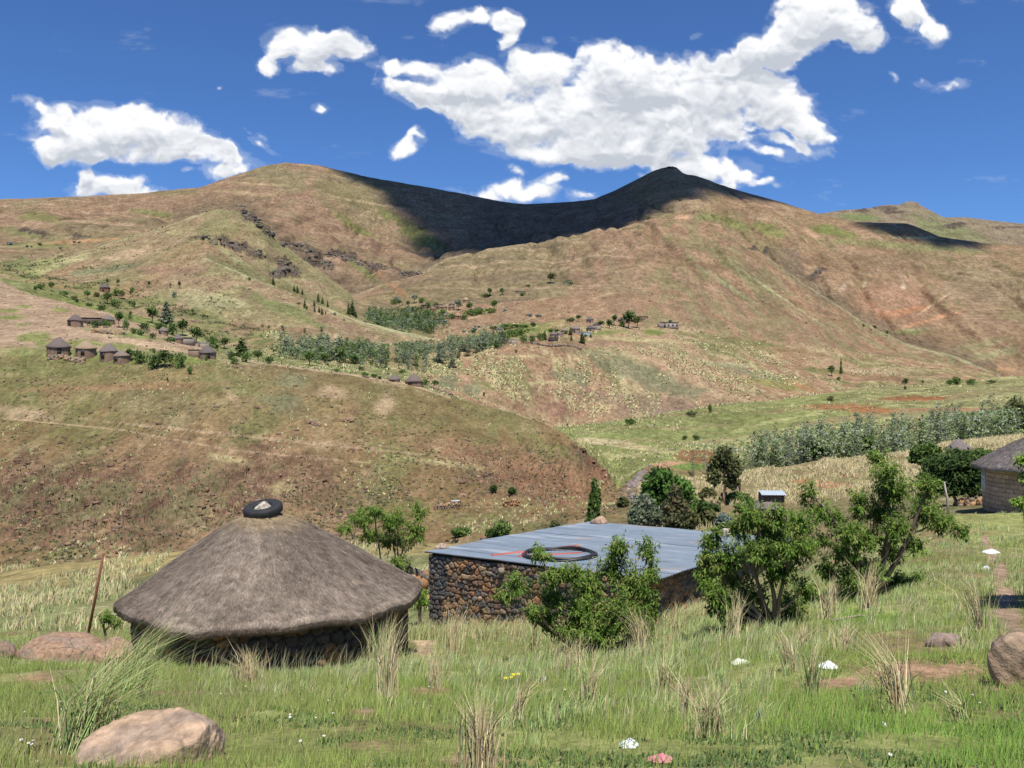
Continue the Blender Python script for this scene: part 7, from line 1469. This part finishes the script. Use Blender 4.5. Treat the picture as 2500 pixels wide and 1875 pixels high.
x, y = scatter(15000, (8, 11), (-40, 1500), lambda px, py, x, y: .35 * sstep(fbm(x / 8, y / 16, 855, 4), .56, .66)); n = len(x)
v, q, t, cc = tussocks(x, y, np.full(n, 6), rs.uniform(.25, .55, n), np.full(n, .3), [GREYG, STRAW], [.45, .55], .018, .9, (.1, 0)); SG.add(v, q, t, cc)
x, y = scatter(26000, (14, 17), (1040, 2200), lambda px, py, x, y: .5 * sstep(fbm(x / 14, y / 30, 857, 4), .50, .62)); n = len(x)
v, q, t, cc = tussocks(x, y, np.full(n, 5), rs.uniform(.5, 1.1, n), np.full(n, .5), [GREYG, STRAW], [.25, .75], .03, .9, (.1, 0)); SG.add(v, q, t, cc)
x, y = scatter(16000, (12, 14), (1300, 2560), lambda px, py, x, y: .5 * sstep(fbm(x / 30, y / 5, 859, 4), .55, .63)); n = len(x)
v, q, t, cc = tussocks(x, y, np.full(n, 6), rs.uniform(.3, .8, n), np.full(n, .4), [GREYG, STRAW], [.4, .6], .022, .9, (.1, 0)); SG.add(v, q, t, cc)
x, y = scatter(9000, (12, 15), (640, 1130), lambda px, py, x, y: .6 * sstep(fbm(x / 12, y / 12, 861, 4), .47, .58)); n = len(x)
v, q, t, cc = tussocks(x, y, np.full(n, 6), rs.uniform(.5, 1.1, n), np.full(n, .5), [GREYG, STRAW], [.55, .45], .03, .9, (.1, 0)); SG.add(v, q, t, cc)
SG.build('straw_grass', M_GRASS); tag(bpy.data.objects['straw_grass'], 'pale bunch grass dotted over the slopes across the valley', 'grass', kind='stuff')
# ---- low dark shrubs and stones over the hillsides
def lumps(name, x, y, size, pal, flat, label, mat, cat, q_=5, tall=0.0):
    n = len(x); z = gzv(x, y) + tall * rs.random(n) ** 1.4; m = MB(); K_ = q_
    c0 = np.stack([x, y, z + size * .2], -1); pal = np.array(pal); ci = pal[rs.integers(len(pal), size=n)] * rs.uniform(.7, 1.3, (n, 1))
    a = rs.normal(size=(n, K_, 3)); a /= np.linalg.norm(a, axis=2, keepdims=True); b = np.cross(a, rs.normal(size=(n, K_, 3))); b /= np.linalg.norm(b, axis=2, keepdims=True)
    s = size[:, None, None]; p = c0[:, None] + rs.normal(size=(n, K_, 3)) * s * np.array([.32, .32, .16]); s = s * .42
    v = np.stack([p - a * s, p + b * s * .6, p + a * s, p - b * s * .6], 2).reshape(-1, 3); m.add(v, np.arange(len(v)).reshape(-1, 4), c=np.repeat(ci, 4 * K_, 0))
    o = m.build(name, mat); return tag(o, label, cat, kind='stuff')
SCR = [(.12,.14,.06),(.15,.165,.075),(.19,.20,.11),(.21,.21,.13),(.15,.12,.08)]
X, Y_ = [], []
x, y = scatter(42000, (7, 11), (-40, 1540), lambda px, py, x, y: .28 * sstep(fbm(x / 7, y / 14, 871, 4), .45, .62) + .75 * np.exp(-((py - 1240) / 90) ** 2) * (px < 1000) * sstep(fbm(x / 4, y / 7, 873, 3), .40, .55) + .5 * (np.hypot((px - 1300) / 200, (py - 1150) / 70) < 1) * .5)
X.append(x); Y_.append(y)
lumps('scrub', x, y, rs.uniform(.18, .62, len(x)), SCR, 1, 'low grey-green scrub over the rocky hillside across the gully', M_CROWN, 'scrub')
x, y = scatter(30000, (12, 20), (-40, 2560), lambda px, py, x, y: .30 * sstep(fbm(x / 25, y / 50, 875, 4), .50, .62)); lumps('scrub', x, y, rs.uniform(.5, 1.5, len(x)) * y / 600, SCR, 1, 'scattered low scrub over the village ridges', M_CROWN, 'scrub', 3)
# undergrowth that closes the poplar thickets
def under(n, segs, pxr, f, size, pal, label, kk=7, tall=5.0):
    x, y = scatter(n, segs, pxr, f); lumps('thicket', x, y, rs.uniform(*size, len(x)), pal, 1, label, M_CROWN, 'thicket', kk, tall)
yb_ = lambda px: np.interp(px, [690, 800, 950, 975, 1100, 1230], [880, 890, 890, 872, 862, 838])
under(26000, (12, 15), (640, 950), lambda px, py, x, y: .8 * (np.abs(py - 868 - (px - 800) * .02) < 14 + 8 * np.sin(px / 40) + 40 * (fbm(px / 22, py / 30, 895, 3) - .5)) * sstep(px, 650, 720), (.45, 1.3), [(.12,.18,.065),(.17,.23,.10),(.22,.28,.15),(.27,.32,.20)], 'grey-green thicket in mid valley left of the ford')
under(24000, (12, 16), (965, 1240), lambda px, py, x, y: .8 * (np.abs(py - (866 - (px - 975) * .10)) < 8 + 34 * (fbm(px / 22, py / 30, 896, 3) - .42)), (.45, 1.3), [(.12,.18,.065),(.17,.23,.10),(.23,.28,.17),(.27,.32,.20)], 'grey-green thicket right of the ford')
under(13000, (17, 19), (890, 1100), lambda px, py, x, y: .6 * (np.hypot((px - 990 + (py - 785) * -1.2) / 110, (py - 785) / 30) + 1.1 * (fbm(px / 16, py / 8, 897, 3) - .5) < .95), (.7, 1.8), [(.10,.17,.06),(.15,.22,.09),(.20,.26,.14),(.24,.29,.18)], 'green thicket filling the deep valley below the far village')
xx = rs.uniform(1700, 2560, 15000); yy_ = 222 + rs.uniform(0, 34, len(xx)); x = (xx - CX) / F * yy_; kx = rs.random(len(x)) < np.interp(xx, [1700, 1790, 1870, 2000, 2500], [.05, .12, .5, 1, 1]) * sstep(fbm(xx / 16, yy_ / 9, 898, 3), .38, .52); x, yy_ = x[kx], yy_[kx]
lumps('thicket', x, yy_, rs.uniform(.25, .85, len(x)), [(.25,.32,.14),(.33,.39,.21),(.43,.48,.33),(.20,.27,.11)], 1, 'silver-green undergrowth of the long poplar thicket', M_CROWN, 'thicket', 7, 8.0)
x, y = scatter(9000, (14, 18), (-20, 640), lambda px, py, x, y: .8 * sstep(fbm(x / 10, y / 20, 881, 4), .56, .64) * (py < 850)); lumps('scrub', x, y, rs.uniform(.6, 1.8, len(x)), SCR[:3], 1, 'low bushes over the slope above the left villages', M_CROWN, 'scrub', 4)
# loose rocks and ledges
def rocks(n, segs, pxr, f, size, pal, label):
    x, y = scatter(n, segs, pxr, f); k = len(x); z = gzv(x, y); bm = bmesh.new(); bmesh.ops.create_icosphere(bm, subdivisions=1, radius=1.0); v0 = np.array([q.co[:] for q in bm.verts]); f0 = np.array([[q.index for q in p.verts] for p in bm.faces]); bm.free()
    s = rs.uniform(*size, k); s *= rs.random(k) ** .8 + .35; j = 1 + rs.normal(size=(k, len(v0), 1)) * .24; ang = rs.uniform(0, 6.28, k); sc_ = np.stack([rs.uniform(.9, 1.7, k), rs.uniform(.7, 1.1, k), rs.uniform(.5, .9, k)], -1)
    v = v0[None] * j * sc_[:, None] * s[:, None, None]; ca, sa = np.cos(ang)[:, None], np.sin(ang)[:, None]; v = np.stack([v[..., 0] * ca - v[..., 1] * sa, v[..., 0] * sa + v[..., 1] * ca, v[..., 2]], -1) + np.stack([x, y, z], -1)[:, None]
    pal = np.array(pal); c = pal[rs.integers(len(pal), size=k)] * rs.uniform(.7, 1.3, (k, 1)); ff = (np.arange(k)[:, None, None] * len(v0) + f0[None]).reshape(-1, 3); m = MB(); m.add(v.reshape(-1, 3), tris=ff, c=np.repeat(c, len(v0), 0)); o = m.build('rocks', M_ROCK); return tag(o, label, 'rocks', kind='stuff')
RK = [(.22,.135,.085),(.16,.10,.07),(.27,.17,.105),(.13,.09,.07),(.30,.20,.13)]
def rockf(px, py, x, y):
    a = np.exp(-((py - (1225 + px * .02)) / 75) ** 2) * (px < 900) * sstep(fbm(x / 5, y / 9, 891, 4), .50, .62) + .6 * (np.hypot((px - 1240) / 170, (py - 1185) / 60) < 1) * sstep(fbm(x / 4, y / 6, 893, 3), .52, .62)
    a += 1.0 * (np.abs(py - (1218 + 10 * np.sin(px / 60) + (px - 250) * .05)) < 9) * ((px > 70) & (px < 640)) * sstep(fbm(x / 6, y * 0, 895, 3), .42, .52) + .8 * (np.abs(py - (1140 - (px - 200) * .10)) < 8) * ((px > 60) & (px < 420)) * .6
    a += .9 * (np.abs(py - (1062 + (px - 1400) * 1.05)) < 26) * ((px > 1380) & (px < 1500)) + .03 + .25 * (np.abs(py - 930) < 8) * (px < 420)
    return a
rocks(26000, (8, 11), (-40, 1540), rockf, (.10, .48), RK, 'red-brown rocks and ledges breaking out of the hillside')
rocks(1100, (8, 12), (1480, 1640), lambda px, py, x, y: .8 * (np.hypot((px - 1555) / 42, (py - 1175) / 62) < 1), (.12, .45), [(.20,.17,.15),(.25,.21,.19),(.15,.13,.12),(.29,.24,.21)], 'grey stones in the dry river bed')
CK = [(.10,.085,.075),(.15,.125,.105),(.20,.17,.135),(.08,.07,.065),(.18,.18,.10)]
def clf(px, py, x, y):
    a = np.zeros(len(px))
    for c_ in CL:
        t = R(c_[4]); dx = px - c_[0]; dy = py - c_[1]; a = np.maximum(a, (np.hypot((dx * math.cos(t) + dy * math.sin(t)) / c_[2], (-dx * math.sin(t) + dy * math.cos(t)) / (c_[3] * .9)) + .9 * (fbm(px / 14, py / 7, 899, 3) - .5) < .85) * .6)
    return a
rocks(34000, (16, 22), (450, 1060), clf, (.8, 3.0), CK, 'dark basalt crags along the upper ridges')
